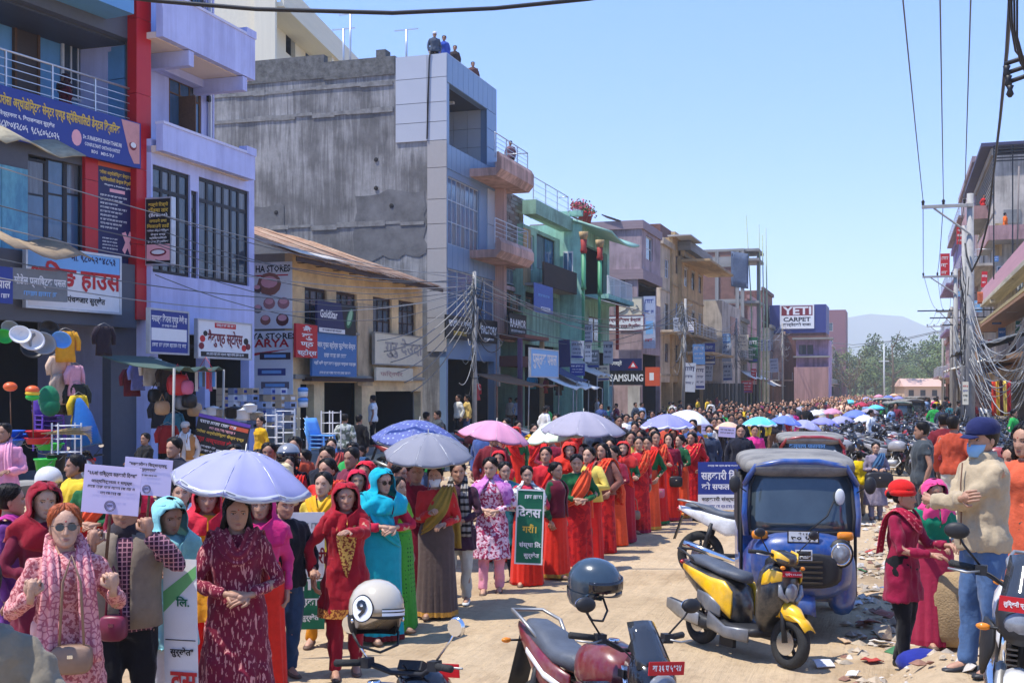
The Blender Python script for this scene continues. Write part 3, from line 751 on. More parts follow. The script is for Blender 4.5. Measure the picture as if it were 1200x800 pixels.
# ---------------------------------------------------------------- old yellow plaster building with tin roof
def yellow():
 YW=paint('ochre_plaster',235,205,155,rough=.9,var=.16,scale=1.4,bump=.3,pattern='edge',col2=s8(205,175,135),pscale=.9)
 GW=paint('grey_plaster',150,145,135,rough=.9,var=.25,scale=1.5,bump=.4)
 b=Bld('shop_building','old ochre plastered two storey building with a low rusty tin roof',343,495,None,YW,X=-18,D=9)
 zt=b.z(300,b.lx(360));b.zt=zt
 TIMB=paint('dark_window_timber',62,42,36,rough=.7,var=.2)
 for u0,u1,v0,v1 in((357,383,338,380),(394,418,343,389),(437,459,349,392),(467,487,353,394)):
  b.win(u0,u1,v0,v1,3,1,TIMB,GLASS,inset=.08,hs=[.36,.70],fw=.09,sill=GW)
 zc=b.z(445,b.lx(420))
 b.hole(b.lx(352),b.lx(368),.45,b.z(450,1));b.hole(b.lx(380),b.lx(424),.45,b.z(448,b.lx(400)));b.hole(b.lx(440),b.lx(493),.45,b.z(446,b.lx(470))-.4)
 b.shell(slabs=(zc+.4,),side=GW,roof=False)
 # tin roof: ridge behind, corrugated sheets side by side
 z0=b.z(307,b.lx(350),1.0);x=-1.6;k=0
 xe=b.lx(521,1.0)
 while x<xe-.05:
  xn=min(xe,x+.85);v=[];g=[]
  for j in range(3):
   y=-1.0+j*2.9;z=z0+j*1.02+.03*math.sin(k*2.1+j)
   g.append([(x+(xn-x+.02)*i/10,y+.05*math.sin(k*5)*(j==0),z+.022*math.sin(i*math.pi*.8)+.012*(k%2))for i in range(11)])
  MB().mat(RUST,True).sheet(g,.012).build('roof_sheet',b.t);x=xn;k+=1
 b.box('fascia_board',TIMB,-1.5,xe,-.95,-.91,z0-.16,z0-.01)
 for i in range(10):b.box('rafter',TIMB,.3+i*1.25,.42+i*1.25,-.9,.0,z0-.02,z0+.0)
 cv=MB().mat(paint('roof_scrap',215,205,190,rough=.9,var=.3),True);rr=random.Random(4)
 g=[[(-1.5+i*.42,-1.06+j*.5,z0+.06+j*.16+.05*rr.random())for i in range(10)]for j in range(3)]
 cv.sheet(g,.02).build('torn_roof_cover',b.t)
 # right wing return wall below roof end
 MB().mat(GW).box(b.W,xe-.7,.5,.75,zc+.3,z0).build('brick_return',b.t)
 # peeled plaster patch between windows, proud skin
 x0,x1,za,zb_=b.rect(419,437,356,452,.03);b.box('plaster_patch',paint('pale_plaster',185,165,135,rough=.95,var=.35,scale=3,bump=.8,bscale=12),x0,x1,-.03,-.001,za,zb_)
 b.box('string_course',GW,0,b.W,-.10,-.001,zc,zc+.14)
 b.box('door_lintel',TIMB,b.lx(354),b.lx(428),-.35,-.002,b.z(447,4),b.z(443,4))
 # signs on it
 b.sgn('shop_sign','small vertical red sign with four rows of white letters',347,372,380,419,SR,[('बै',0,.36,.4,.2,SW),('कु',0,.12,.5,.2,SW),('ण्ठ',0,-.12,.6,.18,SW),('स्टोर्स',0,-.36,.9,.22,SW)],out=.6)
 def shoe(A_,w_,h):
  A_.mat(SGR);A_.prism([(w_*(.33+.09*math.cos(k*.5236)+.05*math.sin(k*.5236)),h*(.05+.34*math.sin(k*.5236)))for k in range(12)],.003,'Y',-.004)
  A_.mat(paint('shoe_print',150,190,150));A_.prism([(w_*(.33+.055*math.cos(k*.5236)+.05*math.sin(k*.5236)),h*(.08+.28*math.sin(k*.5236)))for k in range(12)],.003,'Y',-.008)
  A_.mat(SK);A_.prism([(w_*.1,h*.5),(w_*.5,h*.5),(w_*.5,-h*.5),(w_*.22,-h*.5)],.002,'Y',-.002)
 b.sgn('shop_sign','navy shoe sign with white lettering and a green sandal',372,417,355,391,SN_,[('GoldStar',-.22,.1,.44,.26,SW),('#',-.13,-.42,.66,.14,SW),(None,-.13,-.42,.5,.07,SN_)],out=.5,art=shoe)
 b.sgn('shop_sign','faded blue tin board with white lettering below the navy shoe sign',366,418,391,441,SMID,[('बाजार गुफा स्टोर्स फुटवेयर सेन्टर',0,.22,.92,.2,SW),(None,0,-.02,.5,.1,SW),('यहाँ सबै प्रकारका जुत्ता चप्पल पाइन्छ',0,-.2,.94,.12,SW),(None,0,-.42,.7,.06,SW)],out=.45)
 b.sgn('shop_sign','bleached cream sign with raised pale letters on the old ochre wall',439,495,393,427,SCR,[('गुरु देउदा',.1,.05,.8,.7,paint('faded_grey',160,155,150)),],out=.25,frame=GW)
 b.sgn('shop_sign','narrow bleached sign strip above the right doorway of the ochre building',441,484,431,446,SCR,[('फर्निचर',-.1,0,.6,.5,paint('faded_pink',185,150,140))],out=.3)
 # two product banners on the end wall
 p=b.A
 def bowls(A_,w_,h):
  for i,(x,z,r,m)in enumerate(((-.1,.17,.32,'print_copper'),(-.42,.1,.12,'print_brown'),(-.1,-.12,.16,'print_pinkish'),(.28,-.12,.16,'print_pinkish'),(-.4,-.2,.12,'print_grey'),(-.2,-.37,.14,'print_copper'),(.25,-.37,.17,'print_darkwood'))):
   A_.mat(paint(m,*{'print_copper':(150,95,80),'print_brown':(90,70,65),'print_pinkish':(175,120,120),'print_grey':(120,115,115),'print_darkwood':(95,45,45)}[m]))
   A_.prism([(w_*(x+r*math.cos(k*.5236)),h*(z+r*.55*math.sin(k*.5236)))for k in range(12)],.003,'Y',-.004-.0004*i)
   A_.mat(SPK);A_.prism([(w_*(x+r*.7*math.cos(k*.5236)),h*(z+.03+r*.28*math.sin(k*.5236)))for k in range(12)],.003,'Y',-.008-.0004*i)
 Yb=p.y-.12
 b2=sign_p('banner','upper white store banner printed with copper bowls on the end wall',298,342,307,385,Yb,SW,[('HA STORES',0,.40,.92,.11,SK),('#',-.05,.3,.9,.02,SR)],depth=.03,art=bowls)
 def goods(A_,w_,h):
  A_.mat(SR);A_.prism([(-w_*.5,h*.1),(w_*.48,h*.22),(-w_*.5,h*.02)],.003,'Y',-.004)
  for i,(x,z,a,c)in enumerate(((.25,.1,.22,(50,40,60)),(-.25,.05,.2,(90,85,85)),(.2,-.15,.2,(60,70,130)),(-.3,-.2,.22,(80,80,90)),(.25,-.36,.2,(110,100,110)),(-.25,-.4,.2,(90,60,60)))):
   A_.mat(paint('print_box%d'%i,*c));A_.box(w_*(x-a),w_*(x+a),-.009-.0005*i,-.005,h*(z-.05),h*(z+.06));A_.mat(SLB);A_.box(w_*(x-a*.7),w_*(x+a*.7),-.012-.0005*i,-.0095-.0005*i,h*(z-.02),h*(z+.03))
 sign_p('banner','lower white store banner with red letters and pictures of wares',262,343,388,462,Yb-.05,SW,[('ARYA STORES',.15,.42,.8,.1,SK),('ARYA',.2,.31,.5,.13,SR)],depth=.03,art=goods)
 return b
B2=yellow()
# ---------------------------------------------------------------- tall grey building: bare streaked side wall, metal clad corner
def tall_grey():
 ST=mat('streaked_render',(.135,.132,.13),rough=.95,var=.3,scale=1.3,bump=.5,bscale=6,pattern='streak',col2=(.31,.305,.30),pscale=6)
 CL=paint('silver_cladding',182,184,188,rough=.4,var=.05,scale=.8,metal=.15);CLB=paint('shaded_blue_cladding',118,142,170,rough=.35,var=.05,scale=.8,metal=.15);CLT=paint('taupe_cladding',165,160,155,rough=.45,var=.05)  # darker bluish front panels carry the shade of the street face
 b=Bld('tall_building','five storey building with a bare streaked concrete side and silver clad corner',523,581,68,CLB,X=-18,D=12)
 t=b.t;W=b.W;zt=b.zt;dep=33.4
 zr=lambda v:b.z(v,0)
 # openings of the front
 zA,zB,zC,zD,zE,zF,zG=zr(96),zr(168),zr(197),zr(285),zr(325),zr(370),zr(412)
 xe=W*.80
 b.hole(.35,xe,zB,zA);b.hole(.2,xe*.8,zD,zr(205));b.hole(.2,W-.2,zF,zE+.4);b.hole(.2,W-.2,.5,zr(420))
 b.th=.3;H=b.zt
 b.shell(slabs=(zB,zD+.4),side=ST)
 # lining of the top recess
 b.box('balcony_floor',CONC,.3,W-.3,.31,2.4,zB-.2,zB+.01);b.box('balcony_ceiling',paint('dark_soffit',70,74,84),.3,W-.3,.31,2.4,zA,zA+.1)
 for k in range(3):
  for j in range(3):b.box('cladding_panel',CL,xe+.02,xe+.06,.3+.68*k,.96+.68*k,zB+.02+(zA-zB)*j/3,zB+(zA-zB)*(j+1)/3)
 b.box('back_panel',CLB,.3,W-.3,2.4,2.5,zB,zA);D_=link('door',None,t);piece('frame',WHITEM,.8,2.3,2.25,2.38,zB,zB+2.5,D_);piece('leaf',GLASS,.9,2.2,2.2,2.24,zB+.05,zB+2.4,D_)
 for q in range(3):
  L_=MB().mat(WHITEM);L_.box(.8+1.2*q,1.0+1.2*q,.9,1.2,zA-.12,zA-.01);L_.build('ceiling_lamp',t)
 # front panels
 def panels(x0,x1,z0,z1,m,n,k=1,o=.04):
  for i in range(n):
   for j in range(k):b.box('cladding_panel',m,x0+(x1-x0)*i/n+.012,x0+(x1-x0)*(i+1)/n-.012,-o,-.001,z0+(z1-z0)*j/k+.012,z0+(z1-z0)*(j+1)/k-.012)
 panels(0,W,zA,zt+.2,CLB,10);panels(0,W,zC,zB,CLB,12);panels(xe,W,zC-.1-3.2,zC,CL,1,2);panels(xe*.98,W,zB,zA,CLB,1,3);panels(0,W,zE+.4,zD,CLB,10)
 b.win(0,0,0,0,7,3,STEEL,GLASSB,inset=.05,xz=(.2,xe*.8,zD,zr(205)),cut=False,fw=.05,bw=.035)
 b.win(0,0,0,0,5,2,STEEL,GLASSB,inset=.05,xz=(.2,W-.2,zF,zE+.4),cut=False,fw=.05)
 # silver panels on the street end of the side wall (world -y side): local x=0 plane faces the camera
 sy=lambda u:-18-xat(u,b.A.y);S0,S1=sy(463),sy(500)
 z=zt+.2;row=0;rows=[]
 hts=[zr(90),zr(119),zr(142),zr(164),zr(196),zr(233),zr(262),zr(291),zr(330),zr(372),zr(412)]
 for zz in hts:
  wid=4.3 if row<4 else 1.6
  yb=0
  ks=2 if row<4 else 1
  seg=([0,S1,S0]if row<4 else[0,S1])
  for a,c in zip(seg[:-1],seg[1:]):piece('cladding_panel',CL if row<4 else CLT,-.06,-.002,a+.012-.04,c-.012-.04,zz+.012,z-.012,t)
  z=zz;row+=1
 # old floor slab lines, crusted top band and plaster patches on the side
 for v,dd in((90,0),(122,.0),(258,0)):
  g=MB().mat(mat('rough_band',(.22,.217,.21),rough=1,var=.4,scale=3,bump=.8,bscale=5))
  y0=S0+.1 if v!=258 else S1+.1
  y=y0
  rr=random.Random(v)
  while y<11.8:
   L=rr.uniform(.5,1.4);zz=zr(v)+rr.uniform(-.05,.05);g.box(-.035-rr.random()*.02,-.001,y,min(y+L,11.9),zz-.05-rr.random()*.12,zz+.03+rr.random()*.05);y+=L
  g.build('slab_edge',t)
 for(ya,yb_,va,vb)in((sy(334),sy(292),230,330),(S1+.05,sy(416),222,300)):
  P=MB().mat(mat('render_patch',(.15,.15,.152),rough=1,var=.4,scale=1.1,bump=.5,bscale=6));z0_,z1_=zr(vb),zr(va);ed=[(ya+(yb_-ya)*i/12,z0_)for i in range(12)]+[(yb_,z0_+(z1_-z0_)*i/8)for i in range(8)]+[(yb_-(yb_-ya)*i/12,z1_)for i in range(12)]+[(ya,z1_-(z1_-z0_)*i/8)for i in range(8)]
  P.prism([(a_+.22*noise.noise((a_*2,c_*2,1.)),c_+.3*noise.noise((a_*1.7,c_*1.7,4.)))for a_,c_ in ed],-.02,'X',-.002);P.build('render_patch',t)
 for(ya,v)in((sy(324),239),(sy(459),238),(sy(441),182),(sy(441),216)):
  MB().mat(DARK,True).sphere((-.035,ya,zr(v)),(.02,.1,.1),8,6).build('hole',t)  # near-black domes on the wall paint the shade inside small holes
 cr=MB().mat(mat('dark_crust',(.13,.13,.125),rough=1,var=.5,scale=4,bump=.9,bscale=8));cr.box(-.05,.35,S0,sy(380),zt-.5,zt+.28);cr.box(-.045,.34,sy(380),11.98,zt-.4,zt+.62)
 cr.box(-.03,.5,sy(452),sy(441),zt+.28,zt+.6);cr.build('parapet',t)
 b.box('parapet',CL,.0,W,-.03,.25,zt,zt+.22)
 px=2.2;MB().mat(BLACKM,True).tube([(-.10,S1-.05,zr(162)),(-.10,S1-.15,zt),(-.1,S1-.2,zt+.3)],.03,5).build('cable',t)
 # pipes sticking up from the roof
 for yy,h in((sy(473),2.9),(sy(407),4.4),(sy(399),3.4)):
  q=tag(MB().mat(STEEL,True).tube([(0,0,0),(0,0,h*.62)],.05,6).build('antenna',None),'thin roof pipe with a crossbar on the streaked concrete building, %s'%{2.9:'rightmost by the silver corner',4.4:'the tallest one',3.4:'the left one'}[h],'antenna','roof pipes')
  MB().mat(STEEL).box(-.02,.02,-.55,.55,h*.62-.03,h*.62+.02).build('crossbar',q)
  q.location=b.pt(.3,yy,zt-.35);q.rotation_euler[2]=b.yaw
 # ground floor signs
 b.sgn('shop_sign','dark sign with silver lettering over the tall grey shop front',523,556,371,398,SK,[('सुर्खेत गार्मेन्ट',0,.2,.85,.34,SW),(None,0,-.25,.5,.2,SY)],out=.35)
 b.sgn('shop_sign','black factory outlet sign with white capitals at the right of the grey building',563,583,375,402,SK,[('FACTORY',0,.05,.9,.36,SW),(None,0,-.35,.6,.1,SW)],out=.35)
 return b
B3=tall_grey()
# ---------------------------------------------------------------- cream building behind the grey one
def cream_back():
 CR=paint('cream_render',222,214,190,rough=.8,var=.06)
 A=at(300,455,66).xy;B=at(405,455,84).xy
 b=Bld('house','cream house with an arched window behind the tall grey roof',0,0,-25,CR,yaw_pts=(A,B),D=12)
 x0,x1,z0,z1=b.rect(302,322,32,70);b.hole(x0,x1,z0-.5,z1);b.hole(*[b.rect(335,346,38,66)[i]for i in(0,1,2,3)]);b.hole(*b.rect(358,372,62,72))
 b.zt=b.z(-12,0);b.shell(slabs=())
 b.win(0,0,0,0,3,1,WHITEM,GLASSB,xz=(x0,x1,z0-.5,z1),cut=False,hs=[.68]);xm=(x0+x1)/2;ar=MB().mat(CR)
 for s in(-1,1):
  pts=[(xm+s*(x1-x0)/2,z1),(xm+s*(x1-x0)/2,z1-.9)]+[(xm+s*(x1-x0)/2*math.cos(q*.2),z1-.9+.9*math.sin(q*.2))for q in range(1,8)]+[(xm,z1)]
  ar.prism(pts,.06,'Y',-.02)
 ar.build('arch',b.t)
 b.win(358,372,62,72,2,1,WHITEM,GLASSB,cut=False)
 zs=b.z(22,2);b.box('balcony_slab',CR,0,b.W,-1.6,-.002,zs,zs+.25);b.box('parapet',CR,0,b.W,-1.6,-1.4,zs+.25,zs+1.4)
 b.box('side_fin',CR,b.W*.55,b.W*.58,-1.4,-.004,zs-.5,zs)
 b.box('column',CR,-.3,0,-1.2,0,0,b.zt)
cream_back()
cp=Bld('house','bare grey concrete wall of a house above the lilac balcony',0,0,-40,CONC,yaw_pts=(at(240,455,70).xy,at(296,455,76).xy),D=3);cp.zt=cp.z(-40,1);cp.shell()
# ---------------------------------------------------------------- middle and far buildings of the left row
WC=dict(salmon=(205,165,150),green=(150,190,165),teal=(158,208,188),mauve=(172,150,154),beige=(208,188,162),ochre=(196,165,120),brick=(125,82,72),plain=(190,180,168),concrete=(130,128,122),pink=(185,145,145),lilac=(165,140,180),navy=(45,55,120),peach=(215,175,150),cream=(210,200,175))
def pw(c,**k):return paint('paint_'+c,*WC[c],rough=.85,var=.22,scale=1.1,bump=.25,pattern='streak',col2=s8(*[int(x*.74)for x in WC[c]]),pscale=3,**k)
POSTM=mat('grey_post',(.33,.32,.30),rough=.7,var=.25,scale=3,bump=.2)
TIN=mat('tin_sheet',(.45,.44,.42),rough=.6,var=.35,scale=1.5,bump=.3)
CANV=[paint('canvas%d'%i,*c,rough=.9,var=.2,bump=.3)for i,c in enumerate([(200,195,185),(90,95,100),(150,110,80),(60,75,110),(180,120,80),(70,90,80),(225,222,215)])]
def awning(b,u0,u1,v,out,mi,label,drop=.55,out0=.05):
 x0,x1=b.lx(u0,out),b.lx(u1,out);z=b.z(v,(x0+x1)/2,out);g=[]
 for j in range(5):
  f=j/4;g.append([(x0+(x1-x0)*i/10,-(out0+(out-out0)*f),z+drop*(1-f)-.10*math.sin(math.pi*f)-(.07*math.sin(i*1.9)if j==4 else 0))for i in range(11)])
 o=link('awning',None,None,b.t.location,b.yaw);tag(o,label,'awning')
 MB().mat(CANV[mi],True).sheet(g,.02).build('canvas',o)
 MB().mat(POSTM,True).tube([(x0,-out,z),(x0,-out+.05,.0)],.03,5).build('post',o);MB().mat(POSTM,True).tube([(x1,-out,z),(x1,-out+.05,.0)],.03,5).build('post',o)
def slab(b,m,u0,u1,v,out,th=.2,mouth=True,x=None):
 x0,x1=x or(b.lx(u0,out),b.lx(u1,out));z=b.z(v,(x0+x1)/2,out);b.box('balcony_slab',m,x0,x1,-out,-.002,z-th,z);return x0,x1,z
def salmon():
 m=pw('salmon');b=Bld('shop_building','narrow salmon building with stone clad wall and two curved balconies',582,612,228,m,X=-18,D=10)
 st=mat('stone_strip',(.20,.155,.13),rough=.9,var=.5,scale=14,bump=.6,stretch=(1,1,4))
 W=b.W;z=lambda v:b.z(v,W/2)
 b.hole(.3,W-.2,z(335),z(314));b.hole(.3,W-.2,z(373),z(340));b.hole(.2,W-.2,.5,z(400));b.shell(slabs=(z(337),z(376)))
 x0,x1,za,zb_=b.rect(589,613,228,296,.04);rr=random.Random(1);zz=za
 while zz<zb_-.05:
  x=x0;h=.17
  while x<x1-.05:
   L=rr.uniform(.35,.8);b.box('stone',st if rr.random()<.75 else CONC,x,min(x+L,x1)-.015,-.05-rr.random()*.04,-.001,zz+.01,min(zz+h,zb_));x+=L
  zz+=h
 for v0,v1,nm in((198,226,'a'),(290,314,'b')):
  xa,xb=b.lx(582,1.3),b.lx(621,1.3);z1=b.z(v0,xb,1.3);z0=b.z(v1,xb,1.3)+.3
  g=MB().mat(m,True);prof=[(-.002,z0-.3),(-1.25,z0-.3),(-1.5,z0),(-1.5,z1-.3),(-1.38,z1-.1),(-1.3,z1-.12),(-1.3,z0+.05),(-.002,z0+.05)]
  g.smooth=False;g.prism([(y,zz)for y,zz in prof],xb-xa,'X',xa);g.build('balcony',b.t)
  b.railing(xa+.05,xb-.05,z1-.35,1.2,1.1,5,STEEL)
 b.box('pier',m,-.35,.0,-.5,.5,5,z(200));b.box('side_pillar',STEEL,0,.2,-.12,-.001,2.5,z(300))
 b.win(592,614,316,334,3,1,STEEL,GLASS,cut=False);b.win(594,614,342,372,2,1,pw('ochre'),GLASS,cut=False)
 b.box('ledge',paint('brown_ledge',120,70,55),.05,W,-1.4,-.002,z(398),z(394));b.box('ledge',paint('brown_ledge2',100,55,45),.05,W*.9,-1.0,-.002,z(430),z(418))
 b.sgn('shop_sign','black fabric shop sign with big white letters under the salmon balconies',597,617,368,393,SK,[('RAAMOR',0,.05,.92,.4,SW),(None,0,-.32,.8,.12,SW)],out=.9)
 b.box('pole',paint('violet_post',110,80,110),.1,.3,-1.2,-1.0,.4,z(398));b.box('pole',pw('ochre'),W-.3,W-.1,-1.2,-1.0,.4,z(398))
salmon()
def green():
 m=pw('green');b=Bld('shop_building','pale green building with a sagging green parapet and dark balcony front',613,656,262,m,X=-17.6,D=10)
 W=b.W;z=lambda v:b.z(v,W/2)
 b.win(618,626,275,316,1,2,WHITEM,GLASS);b.win(629,651,278,318,2,1,BLACKM,GLASSB);b.hole(.4,W-.4,z(366),z(345));b.hole(.3,W-.3,.5,z(405));b.shell(slabs=(z(340),z(380)))
 b.box('parapet',m,-.1,W+.1,-.7,-.002,z(262),z(246));b.box('wall_band',pw('ochre'),0,1.2,-.03,-.001,z(340),z(276))
 b.box('balcony_front',paint('dark_board',48,36,34,rough=.8,var=.3),.3,W-.1,-1.0,-.9,z(340),z(314));b.box('balcony_slab',CONC,.2,W,-.9,-.002,z(340),z(337))
 b.win(600,625,346,366,3,1,WOOD,GLASS,cut=False);b.win(634,650,346,366,2,1,WOOD,GLASS,cut=False)
 b.railing(.1,W-.1,z(247),.5,1.2,3,STEEL,posts=2)
 b.sgn('cloth_banner','blue cloth banner with a white label hung from the dark balcony',626,648,334,367,paint('blue_cloth',85,105,165,rough=.9,var=.15,bump=.3),[('#',.1,-.35,.5,.14,SW),(None,.1,-.35,.42,.08,SB),(None,0,.1,.6,.1,SLB)],out=1.2,cat='banner',depth=.03)
 b.sgn('shop_sign','pale turquoise tin board with white letters over the pavement',622,654,410,441,SLB,[('पुस्तक पसल',0,.05,.88,.56,SW)],out=3.0,frame=STEEL)
 awning(b,620,655,452,2.6,2,'brown canvas awning under the turquoise board')
green()
def teal():
 m=pw('teal');b=Bld('shop_building','mint green building with red and gold columned balcony and flowers on the roof',682,714,262,m,X=-16.4,D=9)
 W=b.W;z=lambda v:b.z(v,W/2);gc=paint('column_green',70,140,100,rough=.5);rc=paint('column_red',150,45,40)
 b.hole(.6,W-.5,z(350),z(292));b.hole(.3,W-.3,.5,z(412));b.win(690,706,372,400,2,1,WOOD,GLASS);b.shell(slabs=(z(352),z(372)))
 sx0=0
 # camera side wall window (local x=0 plane)
 for(ya,yb_,va,vb)in((.5,1.05,337,294),):
  f=link('window',None,b.t);piece('frame',WHITEM,-.05,-.002,ya,yb_,b.z(va,0),b.z(vb,0),f)
  for k in range(2):piece('pane',GLASSB,-.06,-.051,ya+.06+k*.25,ya+.26+k*.25,b.z(va,0)+.1,b.z(vb,0)-.1,f)
 for u in(684,703):
  x=b.lx(u,1.2);c=link('column',None,b.t,(x,-1.2,0));z0,z1=z(352),z(292)
  MB().mat(gc,True).lathe([(.15,z0),(.12,z0+.2),(.12,z1-1.1)],12).build('shaft',c)
  MB().mat(rc,True).lathe([(.14,z1-1.1),(.19,z1-.95),(.14,z1-.8),(.17,z1-.4)],12).build('band',c);MB().mat(pw('ochre'),True).lathe([(.17,z1-.4),(.23,z1-.2),(.25,z1)],12).build('capital',c)
  b.box('pillar',gc,x-.07,x+.07,-1.25,-1.11,z(410),z(352)-.02)
 b.box('red_pillar',rc,W*.5,W*.5+.16,-1.3,-1.14,z(410),z(355)-.02);b.box('balcony_slab',m,0,W,-1.5,-.002,z(355),z(350));b.railing(.1,W-.1,z(350),1.4,1.0,3,WHITEM,vert=True)
 # sweeping eave
 g=[[(x,-1.7+j*.8,z(292)+.15+j*.28+.5*abs(x/W-.5)**2*2)for x in[W*i/8-.2 for i in range(10)]]for j in range(4)]
 MB().mat(paint('mint_eave',140,180,162,rough=.7),True).sheet(g,.12).build('eave',b.t)
 b.box('parapet',m,0,.25,0,3,z(262),z(256));awn=MB().mat(TIN,True);g=[[(-.8+(W+1.2)*i/12,-2.4+j*1.15,z(365)+j*.33+.02*(i%2))for i in range(13)]for j in range(3)];awn.sheet(g,.03).build('tin_canopy',b.t)
 for k,(u,v)in enumerate(((673,252),(690,262),(698,264),(684,266))):
  p=b.pt(.4+.9*k,.4,z(262));t=thing('potted_plant',['big pot of pink flowers at the corner of the mint roof','green potted plant on the mint roof','pot of red flowers beside the dish on the mint roof','small leafy pot on the mint roof edge'][k],'plant',p,0,'roof pots')
  MB().mat(rc if k else WHITEM,True).lathe([(.12,0),(.2,.35),(.22,.4)],10).build('pot',t)
  f=MB();rr=random.Random(k)
  for i in range(160):
   f.mat(LEAFM[0]if rr.random()<(.3 if k in(0,2)else .9)else(paint('petal_pink',205,90,110)if k==0 else paint('petal_red',200,40,50)))
   c=Vector((rr.gauss(0,.22),rr.gauss(0,.22),.62+rr.gauss(0,.17)));a=Vector((rr.gauss(0,1),rr.gauss(0,1),rr.gauss(0,1))).normalized()*.07;q=a.orthogonal()*.6;f.add([c-a,c+q,c+a,c-q],[(0,1,2,3)],False)
  f.build('foliage',t)
 d=tag(MB().mat(paint('dish_dark',70,60,65),True).lathe([(0,0),(.25,.04),(.45,.15),(.55,.26),(.53,.27),(.42,.17),(.2,.06),(0,.03)],16,axis='Y').build('satellite_dish',None),'dark satellite dish among the pots on the mint roof','satellite dish')
 d.location=b.pt(2.8,.6,z(262)+1.0);d.rotation_euler=(R(-35),0,R(60))
teal()
def mauve():
 m=pw('mauve');b=Bld('tall_building','plain mauve building with a jutting upper box and an empty sheltered terrace below',752,774,262,m,X=-15.6,D=7.5)
 W=b.W;z=lambda v:b.z(v,0)
 x0,x1,za,zb_=b.rect(757,765,278,305);b.hole(0,W,z(352),z(327));b.hole(.3,W-.3,.5,z(414));b.win(757,765,278,305,1,2,WHITEM,GLASS);b.shell(slabs=(z(355),z(330)))
 for v0,v1 in((258,268),(315,327)):b.box('band',paint('mauve_band',150,130,134,rough=.8,var=.15),-.12,W+.1,-.12,b.D,z(v1),z(v0))
 f=link('window',None,b.t);piece('frame',WHITEM,-.06,-.002,2.25,3.6,z(305),z(277),f);piece('pane',GLASS,-.075,-.061,2.35,3.5,z(303),z(279),f)
 b.box('terrace_shade',DARK,-.03,.0,1.1,5,z(350),z(328));b.box('column',m,-.06,-.031,1.4,1.75,z(352),z(328))  # flat near-black panel painted as the shade under the upper box
 for k,x in enumerate((.6,2.2)):
  o=tag(link('solar_panel',unit_box(BLACKM,'board')),'%s black roof panel on the mauve building'%['left','right'][k],'solar panel');o.scale=(1.5,1.3,.06);o.location=b.pt(.5,1.2+x*1.3,z(254));o.rotation_euler=(R(20),0,b.yaw)
 Y=b.A.y-.25
 sign_p('shop_sign','white hospital sign with dark red letters beneath the bow drawing board',709,754,370,387,Y-.4,SW,[('मध्य पश्चिम डेन्टल',0,.22,.86,.36,SDR),('हस्पिटल एण्ड क्लिनिक',0,-.22,.86,.36,SDR)],frame=SDR)
 def bow(A_,w_,h):
  A_.mat(SG);A_.tube([(-w_*.38,-.01,-h*.3),(-w_*.1,-.01,-h*.12),(0,-.01,h*.1),(w_*.04,-.01,h*.4)],.05,4);A_.tube([(0,-.01,h*.05),(w_*.12,-.01,-h*.2),(w_*.38,-.01,-h*.05),(w_*.3,-.01,h*.1)],.05,4)
 sign_p('billboard','blank cream board with a faded bow shaped outline',721,752,349,371,Y,SCR,[],frame=SG,art=bow,cat='billboard')
 sign_p('banner','tall washed out bluish banner at the corner of the mauve building',754,768,347,408,Y+.1,paint('washed_blue',165,175,200,rough=.6,var=.15),[(None,0,.4,.7,.08,SB),(None,0,.2,.7,.06,SB),('#',0,-.1,.6,.25,SLB),(None,0,-.35,.7,.06,SR)],depth=.06,cat='banner')
 sign_p('shop_sign','black phone shop sign with wide white letters',702,756,434,451,Y-1.2,SK,[('SAMSUNG',.1,0,.72,.5,SW)])
 def tri(A_,w_,h):A_.mat(SR);A_.prism([(w_*.1,-h*.3),(w_*.25,h*.3),(w_*.4,-h*.3)],.004,'Y',-.006);A_.mat(SW);A_.prism([(w_*.18,-h*.2),(w_*.25,h*.15),(w_*.32,-h*.2)],.004,'Y',-.011)
 sign_p('shop_sign','navy network shop sign with a red peak above the black phone sign',712,752,420,434,Y-1.2,SN_,[('नमस्ते',-.25,.1,.34,.5,SW)],art=tri)
 sign_p('lightbox','orange red lightbox projecting beside the black phone sign',756,773,430,452,Y-1.3,SO,[('#',-.05,0,.3,.4,SW)],depth=.25,cat='sign')
 for k,(u,c)in enumerate(((700,0),(712,6),(727,0))):
  pass
 q=MB().mat(GLASSB);x0,x1=xat(704,Y),xat(730,Y);y=Y
 b.box('glass_front',GLASSB,-.05,-.002,1.9,4.6,.5,z(452));b.box('shutter',TIN,-.06,-.003,.1,.9,.5,z(452))
mauve()
rrM=random.Random(11)
